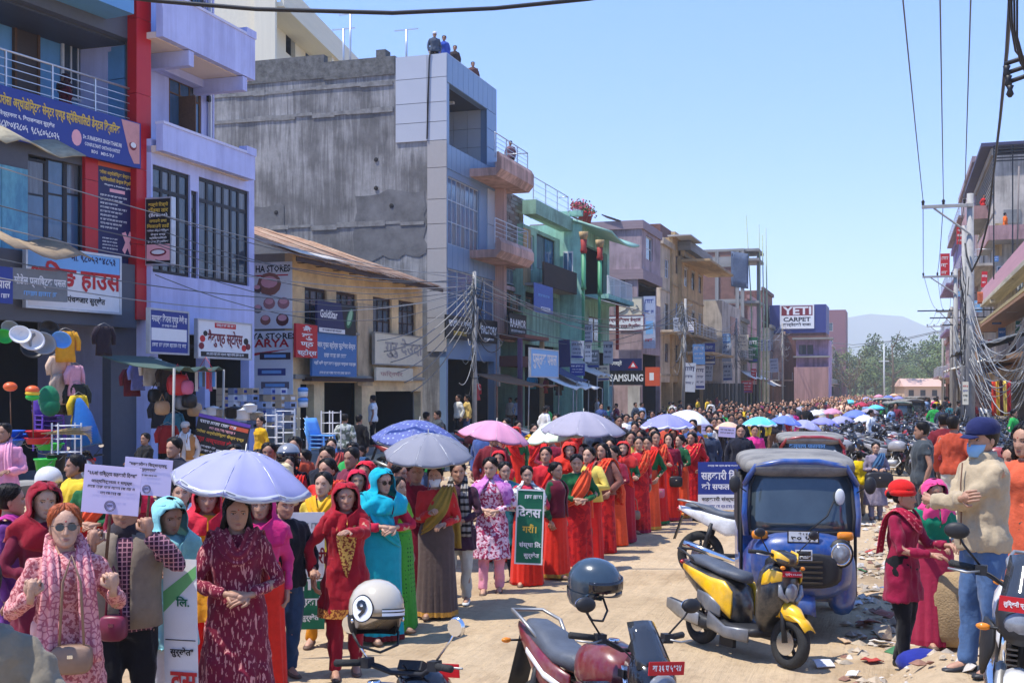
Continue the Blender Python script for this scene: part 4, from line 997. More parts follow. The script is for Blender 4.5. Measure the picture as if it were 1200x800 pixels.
def generic(label,u0,u1,vtop,col,X,D=9,floors=3,wcol=None,bal=(),nwin=2,shop=True,brick=False,X1=None,group=None,tank=None,side_windows=0,name='shop_building',railm=None,arches=False):
 m=pw(col);b=Bld(name,label,u0,u1,vtop,m,X=X,X1=X1,D=D,group=group);W=b.W;H=b.zt;rr=rrM
 fh=(H-3.6)/max(1,floors-1)if floors>1 else H
 zs=[3.6+fh*i for i in range(floors)]
 for i in range(floors-1):
  n=max(1,nwin)
  for k in range(n):
   cx=W*(k+.5)/n;w_=min(1.5,W/n*.6);z0=zs[i]+.9;z1=min(zs[i]+fh-.5,z0+1.5)
   if i in bal:z0=zs[i]+.1;z1=zs[i]+2.2
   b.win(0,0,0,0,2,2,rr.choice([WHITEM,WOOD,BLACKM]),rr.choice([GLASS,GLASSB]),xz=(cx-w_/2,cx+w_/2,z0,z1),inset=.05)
   if arches:b.box('arch_band',pw('cream'),cx-w_/2-.1,cx+w_/2+.1,-.06,-.002,z1,z1+.15)
 b.hole(.3,W-.3,.4,2.9);b.shell(slabs=[q-.1 for q in zs[:-1]])
 for i in range(floors-1):b.box('floor_band',CONC if brick else m,-.05,W+.05,-.06,-.003,zs[i]-.2,zs[i]-.02)
 for i in bal:
  b.box('balcony_slab',m,0,W,-1.3,-.07,zs[i]-.18,zs[i]);b.railing(.05,W-.05,zs[i],1.2,.95,3,railm or STEEL,posts=1.8)
 b.box('parapet',m,-.06,W+.06,-.25,.1,H-.02,H+.45)
 for k in range(side_windows):
  f=link('window',None,b.t);y=1.2+k*2.4;z0=zs[1]+.8 if floors>2 else 3.9;piece('frame',WHITEM,-.05,-.002,y,y+1.3,z0,z0+1.3,f);piece('pane',GLASS,-.065,-.051,y+.1,y+1.2,z0+.1,z0+1.2,f)
 if tank:
  p=b.pt(W*.5,2,H-.3);t=thing('water_tank',tank,'water tank',p)
  MB().mat(BLACKM,True).lathe([(0,0),(.6,0),(.62,.1),(.6,1.1),(.5,1.3),(.15,1.4),(0,1.4)],14).build('barrel',t)
 return b
generic('beige building with a dark stained front and an orange side strip',774,788,285,'beige',-17.5,floors=4,bal=(1,),nwin=1)
bo=generic('orange ochre building with a white railed balcony under a tilted tin eave',788,799,278,'ochre',-17.3,floors=4,bal=(1,),nwin=1,railm=WHITEM)
bo.box('eave',TIN,-.6,bo.W+.8,-1.6,.3,bo.zt+.02,bo.zt+.12)
bd=Bld('rooftop_room','dark brown rooftop room standing above the mauve roof line',774,793,262,pw('brick'),X=-19.5,D=5);bd.zb=0;bd.shell()
by=generic('yellow building with arched windows, white railing and broad concrete eaves',799,824,300,'ochre',-17.0,floors=4,bal=(1,),nwin=3,railm=WHITEM,arches=True)
by.box('eave',pw('ochre'),-.3,by.W+3,-2.4,.0,by.zt-.5,by.zt-.3);by.box('eave',pw('ochre'),-.2,by.W+1.5,-2.6,-.07,by.zt-8.2,by.zt-8.0);by.box('roof_slab',CONC,-.3,by.W+.5,-.8,4,by.zt+.46,by.zt+1.2)
# unfinished brick block with concrete frame
def brick_frame():
 Y=fac(872,-16.5);x1=xat(872,Y);x0=xat(797,Y);b=Bld('unfinished_building','unfinished brick building with an open concrete frame and tarpaulin',0,0,None,pw('brick'),yaw_pts=(Vector((x0,Y)),Vector((x1,Y))),D=6)
 W=b.W;z=lambda v:b.z(v,W);zt=z(292);b.zt=z(308)
 xw=b.lx(862);b.wall=pw('brick');zb0=z(350)
 t=b.t;BR=[mat('red_brick%d'%i,c,rough=.95,var=.25,scale=8,bump=.4)for i,c in enumerate([(.20,.105,.085),(.17,.09,.075),(.23,.125,.1)])]
 b.box('brick_infill',BR[0],.3,xw,.1,.3,zb0,z(312));b.box('brick_infill',BR[2],.3,xw,.1,.3,z(300)-.0,zt-.2);b.box('brick_infill',BR[1],.3,xw,.1,.3,2,zb0-.6)
 for za,zc,m in((zt-.2,zt+.1,CONC),(z(312),z(300),CONC),(zb0-.5,zb0,CONC)):b.box('beam',m,0,W,0,.35,za,zc)
 for x in(0,W*.55,xw,W-.4):b.box('column',CONC,x,x+.4,-.05,.34,0,zt-.21)
 for k,(u0,u1,v0,v1)in enumerate(((875,889,296,318),(876,889,324,334))):pass
 for za in(zt-.2,z(300)-.5,zb0-.5):b.box('floor_slab',CONC,xw,W+1.6,.36,6,za,za+.3)
 for q in(W+1.2,):b.box('column',CONC,q,q+.4,2,2.4,0,zt-.2)
 g=[[(xw-.5+.28*i,-.12-.05*math.sin(j*1.7+i),z(294)-j*.8-.05*i)for i in range(8)]for j in range(6)]
 tp=MB().mat(paint('blue_tarp',70,85,110,rough=.8,var=.3,bump=.4),True).sheet(g,.02).build('tarpaulin',None);tp.location=t.location;tp.rotation_euler[2]=b.yaw;tag(tp,'dark blue tarpaulin draped over the corner of the brick building','tarpaulin')
 rr=random.Random(6)
 for k,(u,v0,v1)in enumerate(((878,252,348),(888,263,350),(892,275,352),(896,267,352))):
  p=at(u+2,455,Y*.953+6);h=zat(v0,p.x,p.y);q=tag(MB().mat(paint('bamboo',150,165,130,rough=.7,var=.2),True).tube([(0,0,0),(.1,0,h*.5),(-.55 if k==0 else-.05,0,h)],[.09,.08,.06],6).build('bamboo_pole',None),['tall leaning bamboo pole, first beside the brick frame','second bamboo pole from the brick frame','short thin bamboo pole between two others','rightmost bamboo pole beside the brick frame'][k],'pole','bamboo poles');q.location=(p.x,p.y,0)
brick_frame()
# plain beige wall block facing the camera
def plain_block():
 Y=fac(846,-15.6);x1=-15.6;x0=xat(816,Y);b=Bld('tall_building','blank beige block with a bare wall turned down the street',0,0,None,pw('plain'),yaw_pts=(Vector((x0,Y)),Vector((x1,Y))),D=14)
 b.zt=b.z(352,b.W);b.shell();b.box('orange_panel',pw('salmon'),b.W+.002,b.W+.06,6,12,b.z(388,b.W),b.z(366,b.W));return b
plain_block()
generic('grey shuttered building behind the big gate',858,876,372,'concrete',-16.5,floors=4,nwin=2,bal=(1,))
generic('pink building with tall pink framed windows',876,893,350,'pink',-16.6,floors=4,nwin=2,bal=(0,),tank='black water tank on the pink building')
generic('brick building with grey balconies left of the carpet board',893,905,340,'brick',-17.4,floors=4,nwin=2,bal=(1,0),brick=True)
generic('low dark grey building under the carpet board',902,918,384,'concrete',-16.2,floors=3,nwin=2,bal=(0,))
def yeti():
 Y=fac(965,-13.2)*.72
 x0,x1=xat(902,Y),xat(968,Y);b=Bld('billboard_building','building topped by a wide dark blue box wall carrying the carpet sign',0,0,None,paint('navy_wall',45,55,120,rough=.6),yaw_pts=(Vector((x0,Y)),Vector((x1,Y))),D=8)
 b.zt=b.z(357,b.W/2);b.zb=b.z(390,b.W/2);b.shell();b.box('lower_wall',pw('brick'),0,b.W,.1,7.9,0,b.zb-.003)
 m_=SDR
 b.sgn('billboard','carpet shop billboard with white letters on dark red above a white field',915,953,358,384,SW,[('#',0,.27,.96,.44,SDR),('YETI',0,.27,.88,.36,SW),('CARPET',0,-.12,.84,.2,SK),('कार्पेटको राजा',0,-.36,.86,.2,SK)],out=.1,cat='billboard',frame=SW)
 Y2=Y-6;x0,x1=xat(933,Y2),xat(971,Y2)
 c=Bld('house','lilac pink house with a railed balcony below the carpet board',0,0,None,pw('lilac'),yaw_pts=(Vector((x0,Y2)),Vector((x1,Y2))),D=8);c.zt=c.z(398,2)
 c.win(936,945,404,415,2,1,BLACKM,GLASS);c.win(946,953,404,415,1,1,BLACKM,GLASS);c.win(937,950,433,446,2,1,BLACKM,GLASS);c.shell(slabs=())
 c.box('balcony_slab',CONC,-.3,c.W+.2,-1.2,-.002,c.z(419,2),c.z(417,2));c.box('canopy',CONC,-.4,c.W+.6,-1.5,2,c.zt,c.zt+.25);c.box('ground_front',pw('pink'),-.2,c.W,-1.0,-.003,0,c.z(430,2))
 p=c.pt(c.W*.7,1,c.zt)
yeti()
Yb=330;x0,x1=xat(967,Yb),xat(991,Yb);tb=Bld('tall_building','tall mauve red block closing the left row of buildings',0,0,None,paint('mauve_red',128,88,98,rough=.9,var=.15),yaw_pts=(Vector((x0,Yb)),Vector((x1,Yb))),D=14);tb.zt=tb.z(363,2)
for k in range(3):tb.win(971,976,378+k*17,388+k*17,1,1,WHITEM,GLASS)
tb.shell()
cols=['beige','pink','concrete','peach','cream','brick','plain','salmon']
labs=['small peach shop house with a tin awning','cream shop house with two balconies','narrow concrete house with stained walls','pink shop house with a white railing','brick shop house half hidden by wires','low beige shop house at the far bend','last low plain shop house before the trees']
for k,(u0,u1,v)in enumerate(((918,926,392),(926,936,405),(952,962,400),(962,971,396),(971,978,404),(978,986,412),(986,992,418))):
 generic(labs[k],u0,u1,v,tank='black water tank on the '+labs[k].split(' with')[0]if k!=5 else None,col=cols[(k*3+3)%8],X=-14.8-.3*(k%3),floors=3,nwin=2,bal=(0,)if k%2==0 else(0,1))
# --- big dark gate wall, small boards and awnings over the pavement
def gate():
 Y=fac(872,-13.5);x0,x1=xat(812,Y),xat(872,Y);t=thing('gate','tall dark grey sheet metal gate beneath the plain beige wall','gate',(x0,Y,0));n=14;w_=(x1-x0)/n;m=paint('gate_grey',78,78,74,rough=.7,var=.25,scale=2)
 h=zat(449,x1,Y)
 for i in range(n):piece('panel',m,i*w_+.02,(i+1)*w_-.02,-.03*(i%2),.05,.1,h,t)
gate()
BD=[SLB,SB,SG,SW,paint('sign_washed',165,175,190,rough=.6,var=.15),SCR,SGR,SMID,SN_,SR]
boards=[(655,668,398,430,8,7,'light blue tall board, first after the green building'),(669,684,399,420,4,1,'slate grey board with pale print beside the light blue one'),(685,693,402,424,3,0,'white leaning board left of the green posts'),(688,702,410,431,2,3,'grey board behind the green posts'),
  (668,685,426,440,1,3,'blue board with white script over the black canopy'),(700,714,428,446,5,0,'cream board over the striped canopy'),(707,718,400,426,4,1,'washed out tall board beside the mint building'),(683,694,380,402,4,1,'pale poster hanging from the mint balcony'),
  (789,802,372,388,4,1,'pale blue board on the first wire pole'),(806,813,377,389,3,1,'small white board right of the wire pole'),(812,826,403,427,0,3,'faded blue and cream board on the plain wall'),(826,838,402,427,1,3,'bright blue board with white bands on the plain wall'),
  (801,815,425,459,4,8,'large pale board leaning under the plain wall'),(815,826,428,456,3,8,'white lined board beside the large pale board'),(826,835,427,446,4,8,'narrow grey white board right of the lined board'),(847,856,391,402,0,3,'small turquoise board on the block corner'),(846,857,402,424,4,8,'board with a dark portrait smudge'),
  (847,858,425,446,4,8,'grey blue board with a window pattern'),(858,877,392,410,5,8,'pair of cream boards on the shuttered building'),(877,888,395,425,6,3,'dark green tall board with white letters'),(889,903,398,411,4,8,'pale lilac board under the pink windows'),(869,882,446,460,9,3,'yellow brown cloth board above the gate'),
  (902,912,420,436,4,8,'white board far down the left pavement'),(914,922,428,445,0,8,'small turquoise board far down the pavement'),(924,934,430,446,3,1,'white board before the pink house'),(943,955,445,458,3,8,'white board low before the pink house'),(880,886,432,446,9,3,'red round board far down the pavement')]
for k,(u0,u1,v0,v1,ci,ti,lab)in enumerate(boards):
 Y=fac((u0+u1)/2,-15.2);tm=SW if ti in(3,5)else SN_
 rows=[(None,0,.28,.8,.16,tm),(None,0,.02,.7,.10,tm),(None,0,-.2,.75,.08,tm)]+([('#',0,-.4,.9,.1,SB if ci!=1 else SW)]if k%2 else[])
 sign_p('signboard',lab,u0,u1,v0,v1,Y,BD[ci],rows,depth=.06,group='small boards along the left pavement',tilt=R(rrM.uniform(-3,3)),yaw=R(rrM.uniform(-5,12)))
class _L:                                  # a line along the facade for awnings
 pass
AX=Bld.__new__(Bld);AX.A=Vector((-16.2,20.));AX.d=Vector((0,1));AX.n=Vector((1,0));AX.W=300;AX.yaw=R(90);AX.t=link('row_origin',None,None,(-16.2,20,0),R(90))
for u0,u1,v,o,mi,lab in((672,706,455,2.0,6,'black and white striped canopy peaked over the pavement'),(676,690,446,1.8,3,'blue canopy in front of the mint building'),(700,718,440,1.8,0,'cream canopy beside the phone shop'),(884,902,444,1.6,6,'white canopy far along the left pavement'),(906,924,452,1.6,0,'pale canopy before the far shops'),
  (926,944,454,1.5,0,'long pale canopy under the pink house'),(950,968,446,1.4,2,'brown canopy near the end of the row'),(204,262,432,1.9,5,'grey green tarpaulin slung on poles before the lilac shop'),(968,984,452,1.3,0,'last white canopy of the left row')):
 awning(AX,u0,u1,v,o,mi,lab,drop=.9 if u0>300 else .3)
AXt=AX.t;bpy.data.objects.remove(AXt)
# ---------------------------------------------------------------- right-hand row
def right_row():
 specs=[('distant low pink house at the foot of the right-hand row',1108,1114,405,'pink',5.2,2,(0,)),('distant pale house beside the far poles on the right',1113,1118,372,'cream',5.4,3,(0,)),
    ('tall lilac house with red boards behind the second pole',1117,1127,300,'lilac',5.6,4,(0,1,2)),('tall grey and lilac building with a flat roof behind the near pole',1126,1143,238,'mauve',6.2,5,(1,2,3)),
    ('grey building with an open slatted top floor',1142,1166,238,'plain',6.4,5,(0,1,2))]
 for i,(lab,u0,u1,v,c,X,fl,bal)in enumerate(specs):
  b=generic(lab,u0,u1,v,c,X,floors=fl,nwin=3,bal=bal,side_windows=2,tank='black water tank on the tall grey and lilac building' if i==3 else None)
  if i==4:
   for u0,u1,v0,v1,m_ in((1166,1174,262,300,pw('ochre')),(1176,1196,246,262,CONC),(1168,1180,312,332,WHITEM),(1169,1179,313,331,GLASS),(1184,1198,300,322,pw('lilac'))):
    yb_=b.pt(b.W,0,0).y;a0,a1=xat(u0,yb_)-6.4,xat(u1,yb_)-6.4;piece('wall_panel',m_,b.W+.002,b.W+(.12 if m_==GLASS else .08),a0,a1,zat(v1,xat(u0,yb_),yb_),zat(v0,xat(u0,yb_),yb_),b.t)
   b.box('roof_beam',paint('navy_beam',60,60,90),-.3,b.W+.5,-.9,3,b.zt+.5,b.zt+.75)
   for k in range(9):b.box('slat',CONC,.3,b.W-.3,-.15,-.08,b.zt-2.6+.28*k,b.zt-2.5+.28*k)
 a=Bld('shop_building','nearest right-hand building with a pink terrace parapet and timber balcony',1164,1262,352,pw('plain'),X=6.4,D=9)
 W=a.W
 za=a.zt
 a.win(1170,1182,330,350,2,1,WHITEM,GLASS);a.win(1190,1199,322,345,2,1,WHITEM,GLASSB);a.hole(.3,W-.3,.4,2.9);a.shell(slabs=(3.5,6.9))
 PK=paint('terrace_pink',196,148,158,rough=.8,var=.12)
 a.box('terrace_parapet',PK,0,W,-.8,-.6,za-.2,za+.7);a.box('terrace_parapet',PK,0,.2,-.6,0,za-.2,za+.7);a.box('terrace_slab',pw('cream'),0,W,-.85,-.002,za-.45,za-.2)
 a.box('canopy',paint('canopy_tan',165,150,105,rough=.8),3,W,-1.3,-.003,za-2.0,za-1.85);a.box('canopy',CANV[2],2.5,W,-1.4,-.003,6.2,6.35)
 TB=mat('balcony_timber',(.30,.17,.09),rough=.8,var=.3,scale=5)
 a.box('balcony_slab',TB,4,W,-1.9,-.003,3.6,3.8)
 for k in range(18):a.box('plank',TB,4+k*.62,4.55+k*.62,-1.9,-1.86,3.82,4.9)
 for k in range(5):a.box('timber_post',TB,4+k*2.6,4.14+k*2.6,-1.86,-1.74,4.9,6.2)
 for k in range(4):a.box('pipe',BLACKM,2+k*.1,2.1+k*.1,-5+k*.8,-.01,za-.8-.5*k,za-.72-.5*k)
 # lattice frame of a roof board high on the right
 Y=66;x0,x1=xat(1164,Y),xat(1215,Y);t=thing('roof_frame','dark horizontal slat frame standing above the right-hand roofs','frame',(x0,Y,0))
 z1,z0=zat(171,x0,Y),zat(189,x0,Y)
 for k in range(6):piece('slat',BLACKM,0,x1-x0,0,.06,z0+(z1-z0)*k/5-.03,z0+(z1-z0)*k/5+.03,t)
 for x in(0,.9,x1-x0-.05):piece('post',BLACKM,x,x+.06,.06,.12,8,z1,t)
 for k,(x,y,u)in enumerate(((1147,1,0),(1192,0,0))):
  p=at(x,455,100 if k==0 else 70);o=tag(MB().mat(paint('rust_rebar',120,110,105),True).tube([(0,0,10),(.1,0,zat(195,p.x,p.y))],.05,5).build('rebar',None),['thin steel bar standing on the roof beside the near pole','thin steel bar at the right edge above the roof'][k],'bar');o.location=(p.x,p.y,0)
 for lab,u0,u1,v0,v1,Y in(('red board with white print projecting behind the near pole crossarm',1121,1132,266,286,108),('lower left red board projecting beyond the second crossarm',1102,1113,297,325,112)):
  sign_p('signboard',lab,u0,u1,v0,v1,Y,SR,[(None,0,.3,.7,.14,SW),(None,0,0,.8,.16,SW),(None,0,-.3,.7,.12,SW)],depth=.15)
 sign_p('signboard','small white notice board tied to the near pole',1128,1135,447,474,39.5,SCR,[(None,0,.3,.8,.08,SR),(None,0,.1,.8,.08,SB),(None,0,-.1,.8,.08,SK),(None,0,-.3,.6,.08,SK)])
 # striped cloth and canopies along the right pavement
 def rawn(u0,u1,v,X,out,m,lab,dz=.7,stripes=None):
  y0,y1=fac(u1,X),fac(u0,X);z=zat(v,X,y0);t=link('awning',None);tag(t,lab,'awning')
  g=[[(X-out*(1-j/4),y0+(y1-y0)*i/10,z+dz*j/4-.08*math.sin(i*2+j))for i in range(11)]for j in range(5)]
  MB().mat(m,True).sheet(g,.02).build('canvas',t)
  for y in(y0,y1):piece('post',POSTM,X-out,X-out+.05,y,y+.05,0,z,t)
 rawn(1168,1199,440,5.6,2.2,CANV[4],'faded orange canopy over the right pavement');rawn(1150,1168,432,5.4,2.4,CANV[0],'pale canopy behind the near pole');rawn(1176,1215,405,5.7,2.8,CANV[1],'grey tin canopy above the orange canopy on the right')
 Y=44
 for k,c in enumerate(((200,60,40),(215,160,50),(90,40,40),(220,190,90),(170,30,40))):
  x=xat(1165+k*4.2,Y);o=sheet_cloth(x,Y,zat(487,x,Y),zat(446,x,Y),.15,paint('hung_cloth%d'%k,*c,rough=.9));tag(o,['red cloth hanging first in the row by the right pavement','yellow cloth hanging second in the row by the right pavement','dark cloth hanging in the middle of the row by the right pavement','pale yellow cloth hanging fourth by the right pavement','crimson cloth hanging last by the right pavement'][k],'cloth','hung cloths')
def sheet_cloth(x,y,z0,z1,w_,m):
 g=[[(-w_/2+w_*i/6,.03*math.sin(i*2+j*.5),z0+(z1-z0)*j/6)for i in range(7)]for j in range(7)]
 o=MB().mat(m,True).sheet(g,.01).build('hung_cloth',None);o.location=(x,y,0);return o
right_row()
def right_clutter():
 rr=random.Random(19);BB=[SLB,SW,SCR,SG,SR,SMID,SDR,SGR];CC=['pale blue','white','cream','grey','red','mid blue','dark red','green'];k=0
 for u0,v0 in((1142,352),(1150,372),(1160,344),(1146,392),(1158,398),(1170,384),(1182,396),(1190,376),(1120,338),(1124,362),(1121,392),(1139,300),(1150,318),(1164,300),(1116,418),(1128,424),(1144,418),(1176,420)):
  Y=fac(u0,5.6 if u0>1136 else 5.0)-rr.uniform(0,2);w_=rr.uniform(5,10);h=rr.uniform(6,20);i=k%8
  sign_p('signboard','%s board projecting on the right-hand row, number %s from the top'%(CC[i],['one','two','three','four','five','six','seven','eight','nine','ten','eleven','twelve','thirteen','fourteen','fifteen','sixteen','seventeen','eighteen'][k]),u0,u0+w_,v0,v0+h,Y,BB[i],[(None,0,.2,.8,.14,SK if i in(1,2)else SW),(None,0,-.2,.7,.12,SK if i in(1,2)else SW)],tilt=R(rr.uniform(-4,4)),group='boards on the right-hand row');k+=1
 for i,(u,v,c)in enumerate(((1150,342,(170,90,60)),(1168,366,(90,110,150)),(1186,352,(200,190,180)),(1143,408,(60,110,90)))):
  x=5.5;Y=fac(u,x);o=sheet_cloth(x,Y,zat(v+14,x,Y),zat(v,x,Y),.5,paint('laundry%d'%i,*c,rough=.9));tag(o,['rusty','slate blue','pale','green'][i]+' laundry hanging on the right-hand fronts','laundry')
right_clutter()
def perch(u,Z,z,lab):
 p=at(u,455,Z);t=thing('balcony',lab,'balcony',(p.x,p.y,z));piece('slab',CONC,-1.0,2.6,-.7,9,-.2,-.01,t);piece('parapet',pw('pink'),-1.0,2.6,-.8,-.7,-.2,.75,t);piece('parapet',pw('pink'),-1.1,-1.0,-.8,9,-.2,.75,t)
perch(1178,79,12.35,'balcony ledge carrying the man in orange');perch(1153,88,15.0,'balcony ledge carrying the person in red')
# ---------------------------------------------------------------- poles and wires
WIRE=mat('wire_grey',(.10,.11,.12),rough=.6,var=.1);WIREB=mat('wire_black',(.012,.012,.014),rough=.5,var=.1);WIREL=mat('wire_pale',(.27,.27,.265),rough=.5,var=.15)
def sag(a,b,s,n=14):
 a,b=Vector(a),Vector(b);return[a.lerp(b,i/n)-Vector((0,0,4*s*(i/n)*(1-i/n)))for i in range(n+1)]
def cable(pts,r,m,label,group='overhead wires',name='wire'):
 return tag(MB().mat(m,True).tube(pts,r,5).build(name,None),label,'wire',group)
def pole(X,Y,ztop,label,arm=None,r=.14,arm_z=None,wood=False,lean=0.):
 t=thing('utility_pole',label,'utility pole',(X,Y,0),0,'utility poles');MB().mat(POSTM,True).tube([(0,0,-.3),(lean,0,ztop)],[r*1.25,r*.8],10).build('shaft',t);ins=[]
 if arm:
  x0,x1=arm;z=arm_z or ztop-.3;piece('crossarm',POSTM,x0,x1,-.2,-.1,z,z+.12,t)
  b=MB().mat(POSTM);b.tube([(0,-.15,z-1.0),(x0*.75,-.15,z)],.04,5);b.build('brace',t)
  for x in(x0+.05,x0*.55,x0*.12+x1*.0):
   MB().mat(WIREB,True).lathe([(.02,z+.12),(.06,z+.16),(.04,z+.2),(.07,z+.24),(.03,z+.32)],8,c=(x,-.15,0)).build('insulator',t);ins.append(Vector((X+x,Y-.15,z+.3)))
 return t,ins
def street_poles():
 I=[];labs=['nearest tall street pole on the right with a wide crossarm','second right-hand pole with a shorter looking crossarm','third right-hand pole farther along the road','far right-hand pole before the green trees']
 for(uc,v,ua,ub,Z,lab)in((1137,243,1083,1140,43.6,labs[0]),(1120,325,1083,1122,71,labs[1]),(1115,366,1098,1117,104,labs[2]),(1105,383,1087,1112,128,labs[3])):
  p=at(uc,455,Z);z=zat(v,p.x,p.y);a=(at(ua,455,Z)-p).length;bb=(at(ub,455,Z)-p).length
  t,ins=pole(p.x,p.y,z+.5,lab,(-a,bb),arm_z=z,r=.15);I.append(ins)
 near=[at(1060,2,20.0),at(1102,2,20.0),at(1137,2,20.0)]
 for k in range(3):
  a=I[0][k];n_=near[k];e=a+(n_-a)*2.2;cable(sag(a,e,.25,24),.014,WIRE,['left','middle','right'][k]+' one of the three thin wires rising from the near crossarm')
  for q in range(3):cable(sag(I[q][k],I[q+1][k],.5),.016,WIRE,['left','middle','right'][k]+' wire of the span between street poles number '+['one and two','two and three','three and four'][q])
 # companion pole and the swarm of cables hanging off it
 p=at(1130,455,47);pole(p.x,p.y,8.8,'thinner second pole standing just left of the near street pole',r=.12)
 P0=at(1137,455,43.4);rr=random.Random(5)
 def tangle(label,n,f,m,r=(.012,.022)):
  b=MB()
  for i in range(n):b.mat(m if not isinstance(m,list)else rr.choice(m),True);b.tube(f(i),rr.uniform(*r),4)
  o=b.build('cable_tangle',None);stuff(tag(o,label,'cables'));return o
 tangle('thick swarm of pale cables drooping from the near right pole to the right edge',30,lambda i:sag(at(1137+rr.uniform(-2,3),rr.uniform(350,440),43),at(1215,rr.uniform(330,430),rr.uniform(34,44)),rr.uniform(.8,3.0),12),[WIREL,WIREL,WIRE])
 tangle('dense loops of cable tied down the near right poles',46,lambda i:(lambda v,a:sag(at(1128+rr.uniform(-3,10),v,43+rr.random()*3),at(1126+rr.uniform(-3,18),v+rr.uniform(10,70),43+rr.random()*3),rr.uniform(.1,.9),8))(rr.uniform(300,430),0),[WIREL,WIRE,WIREB])
 tangle('cables looping between the far right-hand poles',20,lambda i:sag(at(1120+rr.uniform(-3,3),rr.uniform(380,430),71),at(1138,rr.uniform(370,440),44),rr.uniform(.5,1.6),8),[WIREL,WIRE])
 # thick black cable down from the top right, bracket arms at the edge
 cable([at(1196,-60,14),at(1184,0,16),at(1180,60,20),at(1172,140,28),at(1163,215,36),at(1158,260,40),at(1148,300,42),at(1139,318,43),at(1133,300,43.3),at(1131,285,43.4)],.035,WIREB,'thick twisted black cable swooping from the top right to the near pole')
 for k in range(4):cable([at(1180+k*4,-40,14),at(1183+k*3,20+8*k,14.5),at(1190+k*6,60+14*k,15),at(1215+k*4,90+20*k,15.5)],.014,WIREB,['first','second','third','fourth'][k]+' black cable from the left dropping past the bracket at the top right edge')
 t=thing('pole_bracket','black pole top bracket with three stubby arms at the top right edge','bracket',at(1207,100,15.5));
 for k in range(3):
  MB().mat(WIREB,True).tube([(-.30+.02*k,0,.30-.12*k),(.2,.1,.46-.12*k)],.03,6).build('arm',t);MB().mat(WIREB,True).lathe([(.02,-.1),(.05,-.06),(.03,0),(.05,.05)],8,c=(-.28+.02*k,0,.22-.13*k)).build('insulator',t)
 MB().mat(POSTM,True).tube([(.25,.1,-9),(.25,.1,1.2)],.14,10).build('shaft',t)
 # cable over the near left sky
 cable([at(60,-14,15),at(180,1,15),at(300,11,15),at(460,15.5,15),at(580,10,15),at(690,-1,15),at(800,-18,15)],.028,WIREB,'thick black cable crossing the sky at the top of the photo')
 # left poles
 L=[(556,340,-15.3,8.2,'slim grey pole wrapped in cables before the tall grey building'),(800,372,-14.6,8.0,'leaning pole smothered in cables before the ochre building'),(863,395,-14.2,8,'dark pole with cables before the metal gate'),(917,400,-13.8,8,'far left pole with drooping cables'),(953,410,-13.6,8,'last pole visible on the left row')]
 PP=[]
 for k,(u,v,X,h,lab)in enumerate(L):
  y=fac(u,X);z=zat(v-22,X,y);pole(X,y,z,lab,r=.085 if k==0 else .11,lean=.2 if k==1 else 0);PP.append(Vector((X,y,z)))
 A=[at(-20,v,24)for v in(190,236,262,300,322)]
 for k in range(5):
  B_=PP[0]-Vector((0,0,.3+.12*k));cable(sag(A[k],B_,.35+.1*k,20),.014,WIREL if k%2==0 else WIRE,['topmost','second','third','fourth','lowest'][k]+' of the long wires from the left edge to the slim left pole')
 for k in range(5):
  a=at(182,250+18*k,29);cable(sag(a,PP[0]-Vector((0,0,.2*k)),.5+.15*k,14),.012,WIRE,['first','second','third','fourth','fifth'][k]+' from the top of the wires leaving the red pillar for the slim left pole')
 def tg(P,n,spread,drop,lab,m=[WIREL,WIRE,WIREB]):
  def f(i):
   a=P+Vector((rr.uniform(-.15,.15),rr.uniform(-.3,.3),-rr.uniform(.2,drop)));b=a+Vector((rr.uniform(-.5,.8),rr.uniform(-spread,spread),rr.uniform(-1.6,.2)));return sag(a,b,rr.uniform(.1,.9),8)
  tangle(lab,n,f,m,(.012,.024))
 for k,(n,sp)in enumerate(((36,1.6),(60,3.2),(34,3),(40,5),(30,6))):tg(PP[k],n,sp,4.0,['knot of cables round the slim left pole','huge tangle of cables round the leaning left pole','cable tangle on the dark pole by the gate','cable tangle on the far left pole','cable tangle on the last left pole'][k])
 for a,b,n in((0,1,9),(1,2,8),(2,3,7),(3,4,6)):
  tangle('drooping bundle of cables along the left pavement, span '+['nearest','second','third','farthest'][a],n,lambda i:sag(PP[a]-Vector((0,0,rr.uniform(.1,2.2))),PP[b]-Vector((0,0,rr.uniform(.1,2.2))),rr.uniform(.6,2.2),16),[WIREL,WIRE])
 tangle('pale cables fanning from the slim left pole to the ochre wall',6,lambda i:sag(PP[0]-Vector((0,0,.4+.2*i)),Vector((-17.6,fac(430+i*8),zat(400+i*12,-17.6,fac(440)))),.5,12),[WIREL],(.014,.022))
 cable([at(1120,383,128),at(1040,401,190),at(980,410,200)],.04,WIRE,'thin distant wire crossing the far trees');cable([at(1118,385,128),at(1060,398,150),at(1000,404,170),at(960,400,180)],.04,WIRE,'second distant wire crossing the hills')
street_poles()
# ================================================================ PEOPLE
SKINS=[mat('skin%d'%i,c,rough=.5,var=.12,scale=30,spec=.35,bump=.2,bscale=90)for i,c in enumerate([(.50,.29,.195),(.42,.225,.145),(.32,.165,.105),(.55,.34,.23)])]
HAIRM=mat('black_hair',(.007,.005,.0045),rough=.5,var=.5,scale=60,bump=.35,bscale=120,stretch=(1,1,.12),spec=.22)
HENNA=mat('henna_hair',(.42,.09,.02),rough=.4,var=.5,scale=90,bump=.7,bscale=150,stretch=(1,1,.15))
GREYH=mat('grey_hair',(.25,.24,.23),rough=.5,var=.4,scale=90,bump=.6,bscale=150)
EYEW=mat('eye_white',(.42,.38,.35),rough=.25,var=.02);IRIS=mat('iris',(.012,.008,.006),rough=.15,var=.02)
LIP=mat('lips',(.34,.085,.07),rough=.4,var=.1);LIPM=mat('lips_pale',(.27,.1,.075),rough=.5,var=.1)
